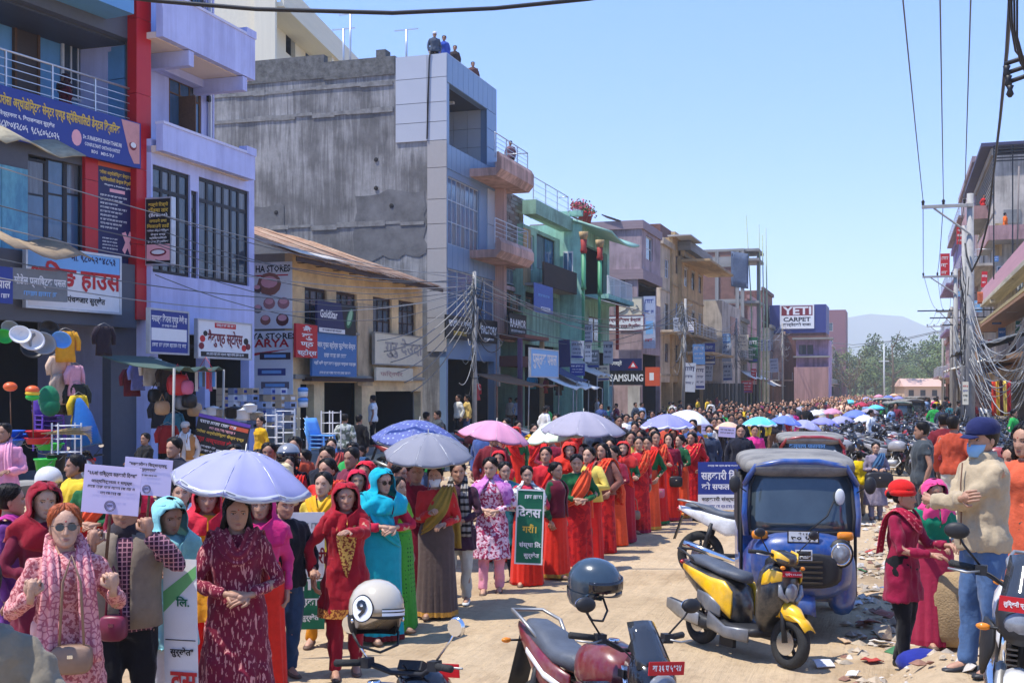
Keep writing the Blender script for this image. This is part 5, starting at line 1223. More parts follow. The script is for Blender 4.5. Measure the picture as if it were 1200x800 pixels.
BINDI=mat('bindi',(.5,.01,.01),rough=.6)
SHOE=mat('dark_shoe',(.02,.02,.022),rough=.5,bump=.2);SANDAL=mat('sandal',(.12,.07,.045),rough=.6);SNEAK=mat('pale_sneaker',(.55,.55,.52),rough=.6)
_C={}
def cloth(r,g,b,pat=None,c2=None,ps=40,rough=.85,**k):
 key=(r,g,b,pat,c2,ps)
 if key not in _C:
  _C[key]=mat('cloth%d'%len(_C),s8(r,g,b),rough=rough,var=.14,scale=14,bump=.35,bscale=26,spec=.15,sheen=.1,
       pattern=pat,col2=s8(*c2)if c2 else None,pscale=ps,**k)
 return _C[key]
C=cloth
HP=[(-.004,.010,-.066,-.030),(0,.022,-.080,-.024),(.010,.038,-.089,.006),(.030,.0545,-.090,.046),(.050,.062,-.088,.07),(.075,.0685,-.087,.085),(.1,.072,-.087,.095),
   (.125,.0745,-.087,.102),(.15,.0755,-.085,.104),(.175,.070,-.075,.098),(.195,.060,-.057,.084),(.21,.043,-.034,.062),(.219,.023,-.010,.038),(.2225,.004,.008,.016)]
def hprof(z):
 z=min(max(z,HP[0][0]),HP[-1][0])
 for i in range(len(HP)-1):
  if z<=HP[i+1][0]:
   a,b=HP[i],HP[i+1];t=(z-a[0])/(b[0]-a[0])
   return tuple(a[k]+(b[k]-a[k])*t for k in(1,2,3))
 return HP[-1][1:]
def ga(x,s):return math.exp(-(x/s)**2)
def feat(x,z,m=1.):
 d=0.
 if .058<z<.122:
  t=sst(.122,.077,z)*sst(.060,.069,z);d+=(.004+.020*t)*ga(x,.0085+.003*t)*sst(.058,.066,z)
 d+=.008*(ga(x-.0125,.006)+ga(x+.0125,.006))*ga(z-.070,.006)
 d-=.0105*(ga(x-.031,.013)+ga(x+.031,.013))*ga(z-.112,.010)
 d+=.0045*(ga(x-.03,.02)+ga(x+.03,.02))*ga(z-.130,.007)*m
 d+=.0065*ga(x,.017)*(ga(z-.0485,.0045)+ga(z-.0400,.0045))-.003*ga(x,.02)*ga(z-.0444,.0018)
 d+=.005*ga(x,.014)*ga(z-.014,.010)+.005*(ga(x-.04,.016)+ga(x+.04,.016))*ga(z-.085,.016)
 return d
def face_y(x,z):
 rx,yf,yb=hprof(z);c=(yf+yb)/2;ry=(yb-yf)/2
 return c-ry*math.sqrt(max(0,1-(x/rx)**2))**.9-feat(x,z)
def head_geo(mb,M,skin,n=28,rings=26,male=False):
 rg=[]
 for i in range(rings+1):
  t=i/rings;z=-.004+.2265*(t**.92 if t<.5 else t)*1.0;z=min(z,.2225)
  rx,yf,yb=hprof(z);c=(yf+yb)/2;ry=(yb-yf)/2;ring=[]
  if male and z<.08:rx*=1.07
  for j in range(n):
   a=2*math.pi*j/n;a=a-.42*math.sin(a)           # crowd the columns towards the face
   x=rx*math.sin(a);ca=math.cos(a)
   y=c-ry*(abs(ca)**.9)*(1 if ca>0 else-1)
   if ca>0:y-=feat(x,z,1.6 if male else .8)*min(1,ca*2)
   ring.append(M@Vector((x,y,z)))
  rg.append(ring)
 mb.mat(skin,True);mb.loft(rg)
 for s in(-1,1):mb.sphere(M@Vector((s*.073,.012,.095)),(.009,.017,.030),8,6,M.to_3x3().normalized())
TF=[(.74,.16,.105,0),(.80,.170,.112,.005),(.87,.172,.116,.008),(.95,.152,.102,0),(1.03,.134,.094,-.002),(1.12,.140,.100,-.004),(1.20,.152,.112,-.012),(1.26,.150,.098,-.002),(1.30,.134,.082,.004),(1.33,.100,.066,.010),(1.352,.064,.053,.014),(1.40,.046,.046,.012)]
TM=[(.74,.150,.105,0),(.80,.160,.112,0),(.87,.160,.114,0),(.95,.152,.108,-.004),(1.03,.150,.106,-.006),(1.12,.160,.112,-.004),(1.20,.178,.118,-.002),(1.26,.178,.108,.002),(1.30,.162,.088,.006),(1.335,.116,.068,.012),(1.358,.072,.058,.015),(1.40,.056,.056,.014)]
def tor(z,T=TF):
 if z<=T[0][0]:return T[0][1:]
 for i in range(len(T)-1):
  if z<=T[i+1][0]:
   a,b=T[i],T[i+1];t=(z-a[0])/(b[0]-a[0]);return tuple(a[k]+(b[k]-a[k])*t for k in(1,2,3))
 return T[-1][1:]
def ering(z,rx,ry,yc,n=24,pl=0.,np_=0,ph=0.,x0=0.):
 o=[]
 for j in range(n):
  a=2*math.pi*j/n;k=1+pl*math.cos(np_*a+ph+.8*math.sin(a*2))
  o.append(Vector((x0+rx*math.sin(a)*k,yc-ry*math.cos(a)*k,z)))
 return o
def two_bone(sh,tgt,l1,l2,hint):
 d=tgt-sh;L=min(d.length,(l1+l2)*.985);dn=d.normalized();tgt=sh+dn*L
 a=(l1*l1-l2*l2+L*L)/(2*L);h=math.sqrt(max(0,l1*l1-a*a));hp=hint-dn*hint.dot(dn)
 hp=hp.normalized()if hp.length>1e-5 else dn.orthogonal()
 return sh+dn*a+hp*h,tgt
def hand_geo(mb,W,d,pn,s,style='relax'):
 """W wrist, d pointing along the palm, pn palm normal, s = +1/-1 thumb side"""
 d=d.normalized();pn=(pn-d*pn.dot(d)).normalized();sd=d.cross(pn)*s
 Rm=Matrix((sd,pn,d)).transposed()
 mb.tube([W-d*.03,W+d*.01,W+d*.045,W+d*.082,W+d*.092],[(.022,.019),(.026,.017),(.039,.017),(.040,.015),(.030,.010)]if False else[.021,.021,.024,.022,.012],8)
 mb.sphere(W+d*.05,(.040,.0155,.048),10,8,Rm)
 c1,c2={'relax':(.35,.55),'grip':(1.35,1.5),'flat':(.08,.1),'point':(1.4,1.5),'fist':(1.5,1.6)}[style]
 for k,(off,L)in enumerate(((-.030,.070),(-.010,.078),(.010,.073),(.029,.058))):
  a1,a2=(c1,c2)if not(style=='point' and k==0)else(.05,.05)
  a1+=.05*k;f0=W+d*(.088-.004*abs(k-1.3))+sd*(-off)
  d1=d*math.cos(a1)+pn*math.sin(a1);d2=d*math.cos(a1+a2)+pn*math.sin(a1+a2)
  p1=f0+d1*L*.52;p2=p1+d2*L*.5
  mb.tube([f0-d*.012,f0,p1,p1+d2*.004,p2,p2+d2*.003],[.0095,.0098,.0088,.0085,.0072,.003],6)
 tb=W+d*.028+sd*.026;c=.9 if style in('grip','fist','point')else .3
 t1=(d*.6+sd*.75+pn*c*.5).normalized();t2=(d*.85+sd*(.25-c*.7)+pn*c*.8).normalized()
 mb.tube([tb-t1*.01,tb+t1*.036,tb+t1*.036+t2*.032,tb+t1*.036+t2*.035],[.013,.0105,.0085,.004],6)
EXTRA={}
PEOPLE=[]
def merge_extra():
 for o,X in EXTRA.items():
  ob=bpy.data.objects[o];me=ob.data
  b=MB();b.mats=list(me.materials)
  b.v=[tuple(v.co)for v in me.vertices];b.f=[tuple(p.vertices)for p in me.polygons]
  b.m=[p.material_index for p in me.polygons];b.sm=[True]*len(b.f)
  K=len(b.v);b.v+=X.v;b.f+=[tuple(i+K for i in f)for f in X.f]
  mp=[]
  for m in X.mats:
   if m not in b.mats:b.mats.append(m)
   mp.append(b.mats.index(m))
  b.m+=[mp[i]for i in X.m];b.sm+=X.sm
  ob.data=b.mesh('body')
 EXTRA.clear()
def person(label,loc,face=0.,h=1.58,male=False,skin=1,q=1,R_=None,L_=None,hs=('relax','relax'),hint=None,hd=None,head=(0,0,0),hair='bun',hairm=None,
     hood=None,hoodl=1.,top=None,bottom=None,topstyle='kurta',hem=.55,sleeve=1.,drape=None,shawl=None,jacket=None,shoe=None,glasses=False,mask=None,cap=None,
     bindi=True,stance=.07,sit=0,group=None,lipm=None,smile=0,collar=None,trim=None,fat=1.,scarfneck=None,cat='person',name='person',lean=0.):
 T=TM if male else TF;rr=random.Random(hash((round(loc[0],2),round(loc[1],2),h))&0xffff)
 s0=h/1.6;sk=SKINS[skin]
 t=thing(name,label,cat,loc,face,group,(s0*fat,s0*fat,s0))
 shx=.168 if male else .142
 if R_ is None:R_=(-shx-.065,-.02,.80)
 if L_ is None:L_=(shx+.065,-.02,.80)
 up,fo=.275,.245
 arms=[]
 for s,tg in((-1,R_),(1,L_)):
  sh=Vector((s*shx,.008,1.288));hn=Vector((s*.55,.45,-.75))if hint is None else Vector((s*hint[0],hint[1],hint[2]))
  el,wr=two_bone(sh,Vector(tg),up,fo,hn);arms.append((s,sh,el,wr))
 hx=.085
 legs=[]
 for s in(-1,1):
  st=stance*s
  if sit:legs.append((s,Vector((s*hx,0,.80)),Vector((s*.14,-.36,.80)),Vector((s*.13,-.36,.40))))
  else:legs.append((s,Vector((s*hx,0,.80)),Vector((s*(hx+.005),-.02+st*.3,.44)),Vector((s*(hx+.005),st,.075))))
 # --- body
 b=MB().mat(sk,True)
 b.loft([ering(z,a*.94,c*.94,y,16)for z,a,c,y in T]);b.tube([(0,.014,1.36),(0,.004,1.43)],[.05,.046],10)
 for s,sh,el,wr in arms:
  m1=sh.lerp(el,.5);m2=el.lerp(wr,.4)
  b.tube([sh+Vector((-s*.05,0,0)),sh,m1,el,m2,wr],[.045,.05,.042,.034,.036,.023],10)
 for s,hp_,kn,an in legs:
  b.tube([hp_,hp_.lerp(kn,.5),kn,kn.lerp(an,.35),an],[.085,.072,.05,.052,.034],10)
  b.tube([an+Vector((0,.03,-.03)),an+Vector((0,-.04,-.035)),an+Vector((0,-.11,-.05)),an+Vector((0,-.15,-.055))],[.036,.036,.034,.022],8)
 body=b.build('body',t);later(body,.016 if q==0 else .019,.45 if q==0 else .3,smooth=2)
 if head==(0,0,0):head=(rr.uniform(-.38,.3),rr.uniform(-.06,.16),rr.uniform(-.09,.09))
 Hd=Matrix.Translation((0,.0,1.378))@Matrix.Rotation(head[0],4,'Z')@Matrix.Rotation(head[1],4,'X')@Matrix.Rotation(head[2],4,'Y')
 Hd=Hd@Matrix.Diagonal((rr.uniform(.94,1.06),rr.uniform(.95,1.02),rr.uniform(.95,1.01),1))
 X=MB();head_geo(X,Hd,sk,32 if q<1 else 22,30 if q<1 else 20,male);X.mat(sk,True)
 for i,(s,sh,el,wr)in enumerate(arms):
  fd=(wr-el).normalized();pn=Vector((-s,.15,0))if abs(fd.z)>.6 else Vector((0,.3,-1))
  if hd and hd[i]:fd,pn=Vector(hd[i][0]),Vector(hd[i][1])
  hand_geo(X,wr,fd,pn,1 if s*1>0 else-1,hs[i])
 EXTRA[body.name]=X
 # --- face features
 E=MB().mat(EYEW,True)
 for s in(-1,1):
  ey=face_y(s*.031,.112)
  for_c=Hd@Vector((s*.031,ey+.0035,.112));rot=Hd.to_3x3().normalized()
  E.mat(EYEW,True).sphere(for_c,(.0145,.0062,.0052),8,6,rot)
  E.mat(IRIS,True).sphere(Hd@Vector((s*.031,ey-.001,.112)),(.0064,.0046,.0054),8,6,rot)
  E.mat(HAIRM,True).tube([Hd@Vector((s*(.031+dx),face_y(s*(.031+dx),.117)-.001,.117+dz))for dx,dz in((-.013,0),(-.004,.004),(.006,.0035),(.015,-.001))],.0024,4)
 stuff(E.build("eyes",t))
 B_=MB().mat(HAIRM,True)
 for s in(-1,1):B_.tube([Hd@Vector((s*x,face_y(s*x,z)-.0008,z))for x,z in((.013,.127),(.024,.1315),(.038,.131),(.049,.125))],[.0016,.0028 if male else .0022,.002,.001],5)
 stuff(B_.build("eyebrows",t))
 Lp=MB().mat(lipm or(LIPM if male else LIP),True)
 for z,dz,w_ in((.0475,.0035,.022),(.0405,.004,.019)):
  g=[]
  for i in range(7):
   x=(i/6*2-1)*w_;kk=1-(i/6*2-1)**2
   cz=.0444+(z-.0444)*(kk**.5)
   g.append([Hd@Vector((x,face_y(x,cz+dz*kk*o)-.0016,cz+dz*kk*o))for o in(-.8,0,.8)])
  Lp.sheet(g,.001)
 Lp.build("lips",t)
 if bindi and not male:
  MB().mat(BINDI,True).sphere(Hd@Vector((0,face_y(0,.14)-.001,.14)),(.0038,.0015,.0045),6,4).build('bindi',t)
 if glasses:
  gm=mat('sunglass_lens',(.01,.01,.012),rough=.08,spec=.8,var=0);G=MB().mat(gm,True)
  for s in(-1,1):
   G.prism([(s*.032+math.cos(k*math.pi/6)*.024,.109+math.sin(k*math.pi/6)*.019)for k in range(12)],.004,'Y',face_y(.02,.112)-.017)
   G.tube([(s*.054,-.098,.116),(s*.071,-.055,.118),(s*.077,.01,.112)],.002,5)
  G.tube([(-.01,-.107,.113),(0,-.11,.116),(.01,-.107,.113)],.0018,5)
  G.v=[tuple(Hd@Vector(p))for p in G.v];G.build('sunglasses',t)
 if mask:
  g=[]
  for i in range(9):
   z=-.004+.082*i/8;row=[]
   for j in range(13):
    a=R(-68+136*j/12);rx,yf,yb=hprof(max(z,.012));c=(yf+yb)/2;ry=(yb-yf)/2
    row.append(Hd@Vector((math.sin(a)*(rx+.006),c-math.cos(a)*(ry+.010+.012*math.sin(math.pi*i/8)*math.cos(a)**2),z+.004*math.cos(a)+.0015*(i%2))))
   g.append(row)
  M_=MB().mat(mask,True).sheet(g,.002)
  for s in(-1,1):M_.tube([Hd@Vector((s*.066,-.02,.065)),Hd@Vector((s*.078,.02,.09))],.0012,4)
  M_.build('face_mask',t)
 # --- hair
 hm=hairm or HAIRM
 if hair and hair!='none':
  g=[];N=26;off=.013 if male else .011
  zs=[.2226,.217,.209,.198,.184,.168,.15,.13,.11,.088,.066,.045]if not male else[.2226,.217,.209,.198,.184,.168,.15,.13,.11,.088,.066,.05]
  for i,z in enumerate(zs):
   rx,yf,yb=hprof(z);c=(yf+yb)/2;ry=(yb-yf)/2
   a0=0 if z>.197 else(R(38)*sst(.197,.178,z)+R(30)*sst(.172,.135,z)+R(22)*sst(.13,.1,z)+R(18)*sst(.09,.06,z))
   if male:a0*=.96
   row=[]
   for j in range(N+1):
    a=a0+(2*math.pi-2*a0)*j/N
    k=off+.003*noise.noise((j*.9,i*.6,h*9))+(.006*sst(.12,.2,z)if male else .003)
    e_=min(j,N-j);k*=(.15+.85*min(1,e_/4))if z<=.2 else 1-.55*ga(z-.198,.012)*math.cos(a/2)**8
    k+=(-.004 if male else-.005)*ga(math.sin(a),.06)*(math.cos(a)>0)*(z>.19)
    row.append(Hd@Vector((math.sin(a)*(rx+k),c-math.cos(a)*(ry+k),z+k*sst(.14,.21,z))))
   g.append(row)
  Hh=MB().mat(hm,True).sheet(g,.004)
  for q_ in range(54 if q==0 else 22):       # loose strands over the cap of hair
   sd=rr.choice((-1,1));a_s=rr.uniform(.0,2.9);pts=[]
   for f in(0,.25,.5,.75,1):
    z=.216-(.216-rr.uniform(.10,.13)if not male else .06)*f;rx,yf,yb=hprof(z);c=(yf+yb)/2;ry=(yb-yf)/2
    a=sd*(max(a_s,.12)*(1-f)+(a_s*.45+1.45)*f);k=.0125+rr.uniform(0,.005)
    pts.append(Hd@Vector((math.sin(a)*(rx+k),c-math.cos(a)*(ry+k),z+k*sst(.14,.21,z))))
   Hh.tube(pts,[.001,.0028,.003,.0025,.001],4)
  if hair=='bun':Hh.sphere(Hd@Vector((0,.125,.105)),(.045,.035,.042),12,8)
  if hair=='long':
   Hh.tube([Hd@Vector((0,.07,.13)),(0,.10,1.42),(0,.125,1.30),(0,.125,1.12)],[(.06,.09),(.045,.085),(.03,.09),(.015,.05)],10)
   for s in(-1,1):Hh.tube([Hd@Vector((s*.062,-.02,.14)),Hd@Vector((s*.076,0,.07)),(s*.085,.0,1.37),(s*.08,.04,1.27)],[.012,.02,.024,.008],7)
  if hair=='pony':Hh.tube([Hd@Vector((0,.09,.13)),(0,.15,1.44),(0,.13,1.28),(0,.12,1.1)],[.03,.028,.03,.01],8)
  Hh.build('hair',t)
 # --- hood of a scarf
 if hood:
  g=[];N=34
  zs=[.2226,.214,.2,.182,.16,.135,.11,.085,.06,.035,.01,-.012,-.035,-.06,-.09,-.12,-.155,-.19]
  for i,z in enumerate(zs):
   zz=max(z,.03);rx,yf,yb=hprof(zz);c=(yf+yb)/2;ry=(yb-yf)/2
   low=sst(.06,-.1,z)
   a0=0 if z>.203 else R(46)*sst(.203,.185,z)+R(16)*sst(.18,.13,z)
   a0*=1-sst(.015,-.03,z)*.97
   grow=.026+.016*sst(.2,.1,z)+low*.075*hoodl;row=[]
   for j in range(N+1):
    a=a0+(2*math.pi-2*a0)*j/N;f=.009*math.sin(a*6+i*.5+h*20)*(.35+low*2.)+.012*noise.noise((j*.35,i*.3,h*7))
    k=grow+f
    edge=.010 if(j in(0,N))else 0
    row.append(Hd@Vector((math.sin(a)*(rx*1.03+k*(1+low*.35)),c-math.cos(a)*(ry+k)-edge+.02*low,z+(.014 if z>.2 else .008)-edge*.2+low*.022*math.sin(a*2.5+h*30))))
   g.append(row)
  MB().mat(hood,True).sheet(g,.004).build('headscarf',t)
 if cap:
  C_=MB().mat(cap,True)
  rg=[]
  for z in(.143,.155,.175,.2,.220,.234,.243,.248):
   rx,yf,yb=hprof(min(z-.026,.2225));c=(yf+yb)/2;ry=(yb-yf)/2;k=.019
   rg.append([Hd@Vector((math.sin(2*math.pi*j/20)*(rx+k),c-math.cos(2*math.pi*j/20)*(ry+k),z+.004*math.cos(2*math.pi*j/20)))for j in range(20)])
  C_.loft(rg)
  C_.sheet([[Hd@Vector((x*.073*(1-.25*e),-.088-.075*e*math.sqrt(1-(x*.9)**2),.150-.012*e-.012*x*x))for x in(-1,-.75,-.5,-.25,0,.25,.5,.75,1)]for e in(0,.35,.7,1)],.004)
  C_.build('cap',t)
 # --- bottom
 if bottom is not None and topstyle not in('sari','gown')or topstyle=='trousers':
  P=MB().mat(bottom,True)
  P.loft([ering(z,tor(z,T)[0]+.012,tor(z,T)[1]+.012,tor(z,T)[2],18)for z in(.74,.80,.87,.95,1.0)])
  for s,hp_,kn,an in legs:
   P.tube([hp_+Vector((0,0,.02)),hp_.lerp(kn,.5),kn,kn.lerp(an,.5),an+Vector((0,.005,.01)),an+Vector((0,.005,-.02))],[.098,.086,.068,.064,.058 if male else .05,.06 if male else .052],12)
  o=P.build('trousers',t);later(o,.017,.4,disp=.035,dscale=.12)
 if shoe is not False:
  for s,hp_,kn,an in legs:
   sm=shoe or SANDAL
   S=MB().mat(sm,True)
   S.loft([[an+Vector((math.cos(a)*w_,y,-.05+zc+math.sin(a)*hh))for a in[2*math.pi*k/10 for k in range(10)]]for y,w_,hh,zc in((.06,.012,.02,0),(.045,.034,.036,.006),(0,.039,.04,.008),(-.06,.042,.030,-.002),(-.12,.043,.022,-.01),(-.165,.032,.016,-.012),(-.18,.01,.008,-.014))])
   S.build('shoe',t)
 # --- top
 if top is not None:
  P=MB().mat(top,True);n=32;off=.014
  rg=[]
  if topstyle=='kurta':
   npl=rr.choice((7,9,11));ph=rr.uniform(0,6)
   zs=[hem,hem+.08,hem+.17,hem+.27]if hem<.6 else[hem,hem+.1]
   zs=[z for z in zs if z<.83]+[.87,.95,1.03,1.12,1.2,1.26,1.30,1.33,1.352]
   for z in zs:
    rx,ry,yc=tor(z,T);fl=max(0,.87-z)
    rg.append(ering(z,rx+off+fl*.13,ry+off+fl*.14,yc,n,min(.055,fl*.16),npl,ph))
  elif topstyle in('sari','gown','blouse'):
   for z in(.98,1.03,1.12,1.2,1.26,1.30,1.33,1.348):
    rx,ry,yc=tor(z,T);rg.append(ering(z,rx+off,ry+off,yc,24))
  else:                               # shirt, jacket
   lo=hem if hem>.6 else .78
   for z in(lo,.87,.95,1.03,1.12,1.2,1.26,1.30,1.335,1.36):
    rx,ry,yc=tor(z,T);o_=off+.012+(.012 if z<.95 else 0);rg.append(ering(z,rx+o_,ry+o_,yc,24,.02 if z<1 else 0,5,1))
  P.loft(rg)
  sr=1.25 if topstyle in('shirt','jacket')else 1.0
  for s,sh,el,wr in arms:
   m1=sh.lerp(el,.5)
   pts=[sh+Vector((-s*.06,0,-.005)),sh+Vector((s*.004,0,0)),m1,el,el.lerp(wr,.5),wr-(wr-el).normalized()*.012]
   rd=[.05,.056,.052*sr,.045*sr,.041*sr,.035*sr]
   if sleeve<.5:pts=pts[:3]+[];rd=[.05,.056,.054]
   elif sleeve<.8:pts=pts[:4]+[el.lerp(wr,.35)];rd=[.05,.056,.053,.047,.045]
   P.tube(pts,rd,14)
  o=P.build('shirt' if topstyle in('shirt','jacket')else('blouse' if topstyle in('sari','gown')else 'tunic'),t)
  later(o,.0125 if q==0 else .016,.5 if q==0 else .38,disp=.032,dscale=.11 if not male else .12,smooth=2)
 if jacket:                              # open waistcoat or cardigan over the top
  P=MB().mat(jacket[0],True);lo=jacket[1];rg=[]
  g=[]
  for z in(lo,.95,1.03,1.12,1.2,1.27,1.315,1.345):
   if z<lo:continue
   rx,ry,yc=tor(z,T);row=[];k=.042 if z<1.3 else .034;a0=R(jacket[2]if len(jacket)>2 else 12)*(1+.6*sst(1.15,1.34,z))
   for j in range(29):
    a=a0+(2*math.pi-2*a0)*j/28;row.append((math.sin(a)*(rx+k),yc-math.cos(a)*(ry+k),z))
   g.append(row)
  P.sheet(g,.006)
  if len(jacket)>3 and jacket[3]:
   for s,sh,el,wr in arms:
    P.tube([sh+Vector((-s*.04,0,0)),sh,sh.lerp(el,.5),el,el.lerp(wr,.5),wr-(wr-el).normalized()*.03],[.062,.074,.066,.057,.052,.045],12)
  P.build('cardigan' if len(jacket)>3 else 'waistcoat',t)
 if topstyle in('sari','gown')and bottom is not None:
  P=MB().mat(bottom,True);rg=[];n=56;ph=rr.uniform(0,6);npl=rr.choice((13,15,17))
  for z in(.018,.06,.14,.25,.38,.52,.66,.78,.87,.95,1.0,1.03):
   rx,ry,yc=tor(z,T);fl=max(0,.9-z)/.9
   ring=[]
   for j in range(n):
    a=2*math.pi*j/n;pl=fl*(.085*math.cos(npl*a+ph+1.3*math.sin(3*a))*(.6+.4*math.cos(a))+.06*math.cos(5*a+ph*2+z*1.5)+.03*math.cos(23*a+ph+z*3))
    k=1+pl;ring.append(Vector((math.sin(a)*(rx+.02+fl*.038)*k,yc-math.cos(a)*(ry+.02+fl*.058)*k+(.01*fl),z)))
   rg.append(ring)
  P.loft(rg);P.build('skirt',t)
  if rr.random()<.6:MB().mat(rr.choice((C(190,140,60),C(150,30,60),C(40,100,60),C(90,20,30))),True).loft([[Vector((p.x*1.012,p.y*1.012,p.z+dz))for p in rg[0]]for dz in(.0,.05)],cap=False).build('border',t)
 def strip(path,name,m,npl=3,amp=.012):
  g=[];K=14
  P_=[Vector(p[0])for p in path]
  for i in range(len(path)*3-2):
   f=i/3;k=min(int(f),len(path)-2);u_=f-k
   def cr(a,b,c,d):return .5*((2*b)+(-a+c)*u_+(2*a-5*b+4*c-d)*u_**2+(-a+3*b-3*c+d)*u_**3)
   ix=[max(0,k-1),k,k+1,min(len(path)-1,k+2)]
   c=cr(*[P_[x]for x in ix]);wv=cr(*[Vector(path[x][1])for x in ix]);nv=cr(*[Vector(path[x][2])for x in ix]).normalized()
   g.append([c+wv*(j/K*2-1)+nv*(amp*math.sin(j/K*math.pi*2*npl+i*.12)-(j/K*2-1)**2*path[k][3])for j in range(K+1)])
  MB().mat(m,True).sheet(g,.004).build(name,t)
 if drape:
  kind,dm=drape
  if kind=='pallu':                 # across the front and over the shoulder at +x
   strip([((-.14,-.10,.93),(.02,0,.06),(-.6,-1,0),.02),((-.05,-.165,1.04),(-.03,0,.09),(0,-1,0),.03),((.05,-.165,1.18),(-.07,.01,.075),(0,-1,.1),.03),
       ((.12,-.10,1.33),(-.055,.0,.045),(.2,-.8,.6),.01),((.135,.0,1.385),(-.055,-.0,.0),(.3,0,1),.012),((.14,.11,1.3),(-.07,0,0),(.1,1,.3),.01),((.14,.15,1.05),(-.10,0,0),(0,1,0),.01),((.14,.17,.7),(-.12,0,0),(0,1,0),.01)],'sari_end',dm)
  if kind=='pallu2':
   strip([((.14,-.10,.93),(-.02,0,.06),(.6,-1,0),.02),((.05,-.165,1.04),(.03,0,.09),(0,-1,0),.03),((-.05,-.165,1.18),(.07,.01,.075),(0,-1,.1),.03),
       ((-.12,-.10,1.33),(.055,.0,.045),(-.2,-.8,.6),.01),((-.135,.0,1.385),(.055,-.0,.0),(-.3,0,1),.012),((-.14,.11,1.3),(.07,0,0),(-.1,1,.3),.01),((-.14,.16,.9),(.10,0,0),(0,1,0),.01)],'sari_end',dm)
  if kind=='u':                     # both ends over the back, a loop on the chest
   strip([((-.15,.15,1.0),(.06,0,0),(0,1,0),.01),((-.14,.10,1.28),(.055,0,0),(-.2,1,.4),.01),((-.12,.0,1.385),(.05,0,.01),(-.3,0,1),.01),((-.085,-.10,1.32),(.045,0,.03),(-.4,-.9,.5),.01),
       ((-.03,-.155,1.235),(.02,0,.05),(0,-1,.2),.01),((.03,-.155,1.235),(-.02,0,.05),(0,-1,.2),.01),((.085,-.10,1.32),(-.045,0,.03),(.4,-.9,.5),.01),((.12,0,1.385),(-.05,0,.01),(.3,0,1),.01),((.14,.10,1.28),(-.055,0,0),(.2,1,.4),.01),((.15,.15,1.0),(-.06,0,0),(0,1,0),.01)],'dupatta',dm,2,.009)
  if kind in('hang','hang1'):
   strip([((-.115,-.155,.78),(.055,0,0),(-.2,-1,0),.01),((-.105,-.15,1.0),(.05,0,0),(-.2,-1,0),.01),((-.09,-.155,1.18),(.045,0,0),(0,-1,0),.01),((-.085,-.09,1.33),(.04,.01,.02),(-.3,-.8,.6),.01),((-.07,.02,1.405),(.02,-.02,-.03),(-.5,0,1),.0),
       ((0,.085,1.405),(0,-.01,-.04),(0,1,.4),.0),((.07,.02,1.405),(-.02,-.02,-.03),(.5,0,1),.0),((.085,-.09,1.33),(-.04,.01,.02),(.3,-.8,.6),.01),((.09,-.155,1.18),(-.045,0,0),(0,-1,0),.01),((.105,-.15,1.0),(-.05,0,0),(.2,-1,0),.01)]+([]if kind=='hang1' else[((.115,-.155,.78),(-.055,0,0),(.2,-1,0),.01)]),'scarf',dm,2,.009)
 if shawl:                                # wrapped over the shoulders and upper arms
  g=[];m_,lo=shawl[0],shawl[1]
  for i,z in enumerate([1.405,1.39,1.37,1.34,1.29,1.2,1.1,1.0,.9,.8,.7]):
   if z<lo:break
   rx,ry,yc=tor(z,T);k=.03+.085*sst(1.37,1.24,z);a0=R(14+26*sst(1.38,1.0,z))if len(shawl)<3 else R(shawl[2])
   g.append([(math.sin(a)*(rx+k+.006*math.sin(9*a+i*.5)),yc-math.cos(a)*(ry+.03+.03*sst(1.37,1.25,z)+.01*math.sin(7*a+i*.7)),z)for a in[a0+(2*math.pi-2*a0)*j/36 for j in range(37)]])
  MB().mat(m_,True).sheet(g,.005).build('shawl',t)
 if scarfneck:
  MB().mat(scarfneck,True).loft([ering(z,a,b_,-.004,24,.05,6,z*30)for z,a,b_ in((1.315,.11,.085),(1.33,.115,.095),(1.36,.1,.09),(1.385,.085,.085),(1.40,.07,.072),(1.405,.055,.055))]).build('scarf',t)
 if trim:
  for z,hh,m_ in trim[:]:
   rx,ry,yc=tor(z,T);fl=max(0,.87-z);MB().mat(m_,True).loft([ering(zz,rx+.024+max(0,.87-zz)*.14,ry+.024+max(0,.87-zz)*.15,yc,32)for zz in(z,z+hh)],cap=False).build('border',t)
 PEOPLE.append(t)
 return t
# ================================================================ VEHICLES
RUB=mat('tyre_rubber',(.022,.022,.022),rough=.85,var=.3,scale=20,bump=.4,bscale=60);RIMM=mat('alloy_black',(.02,.02,.022),rough=.35,metal=.5);CHR=mat('chrome',(.75,.75,.76),rough=.12,metal=1.,var=.03)
ALU=mat('dusty_alloy',(.36,.35,.33),rough=.45,metal=.7,var=.2,scale=15);PBK=mat('black_plastic',(.018,.018,.02),rough=.55,var=.3,scale=15,bump=.1);GBK=mat('gloss_black',(.012,.012,.016),rough=.18,coat=.6,var=.2)
SEATM=mat('grey_seat_vinyl',(.075,.085,.105),rough=.5,var=.25,scale=10,bump=.25,bscale=120);MIRG=mat('mirror_glass',(.8,.82,.85),rough=.03,metal=1.,var=0);AMB=mat('amber_lens',(.7,.22,.02),rough=.15,var=.05);LENS=mat('clear_lens',(.2,.21,.23),rough=.06,var=.3,scale=20,spec=.9)
SMOKE=mat('smoked_screen',(.03,.032,.036),rough=.08,var=.05,spec=.9);REDL=mat('tail_lens',(.4,.01,.01),rough=.15)
def carpaint(name,r,g,b_):return mat(name,s8(r,g,b_),rough=.34,coat=.5,var=.22,scale=9,spec=.5,pattern='edge',col2=tuple(x*.75+.25*y for x,y in zip(s8(r,g,b_),(.3,.24,.16))),pscale=6)
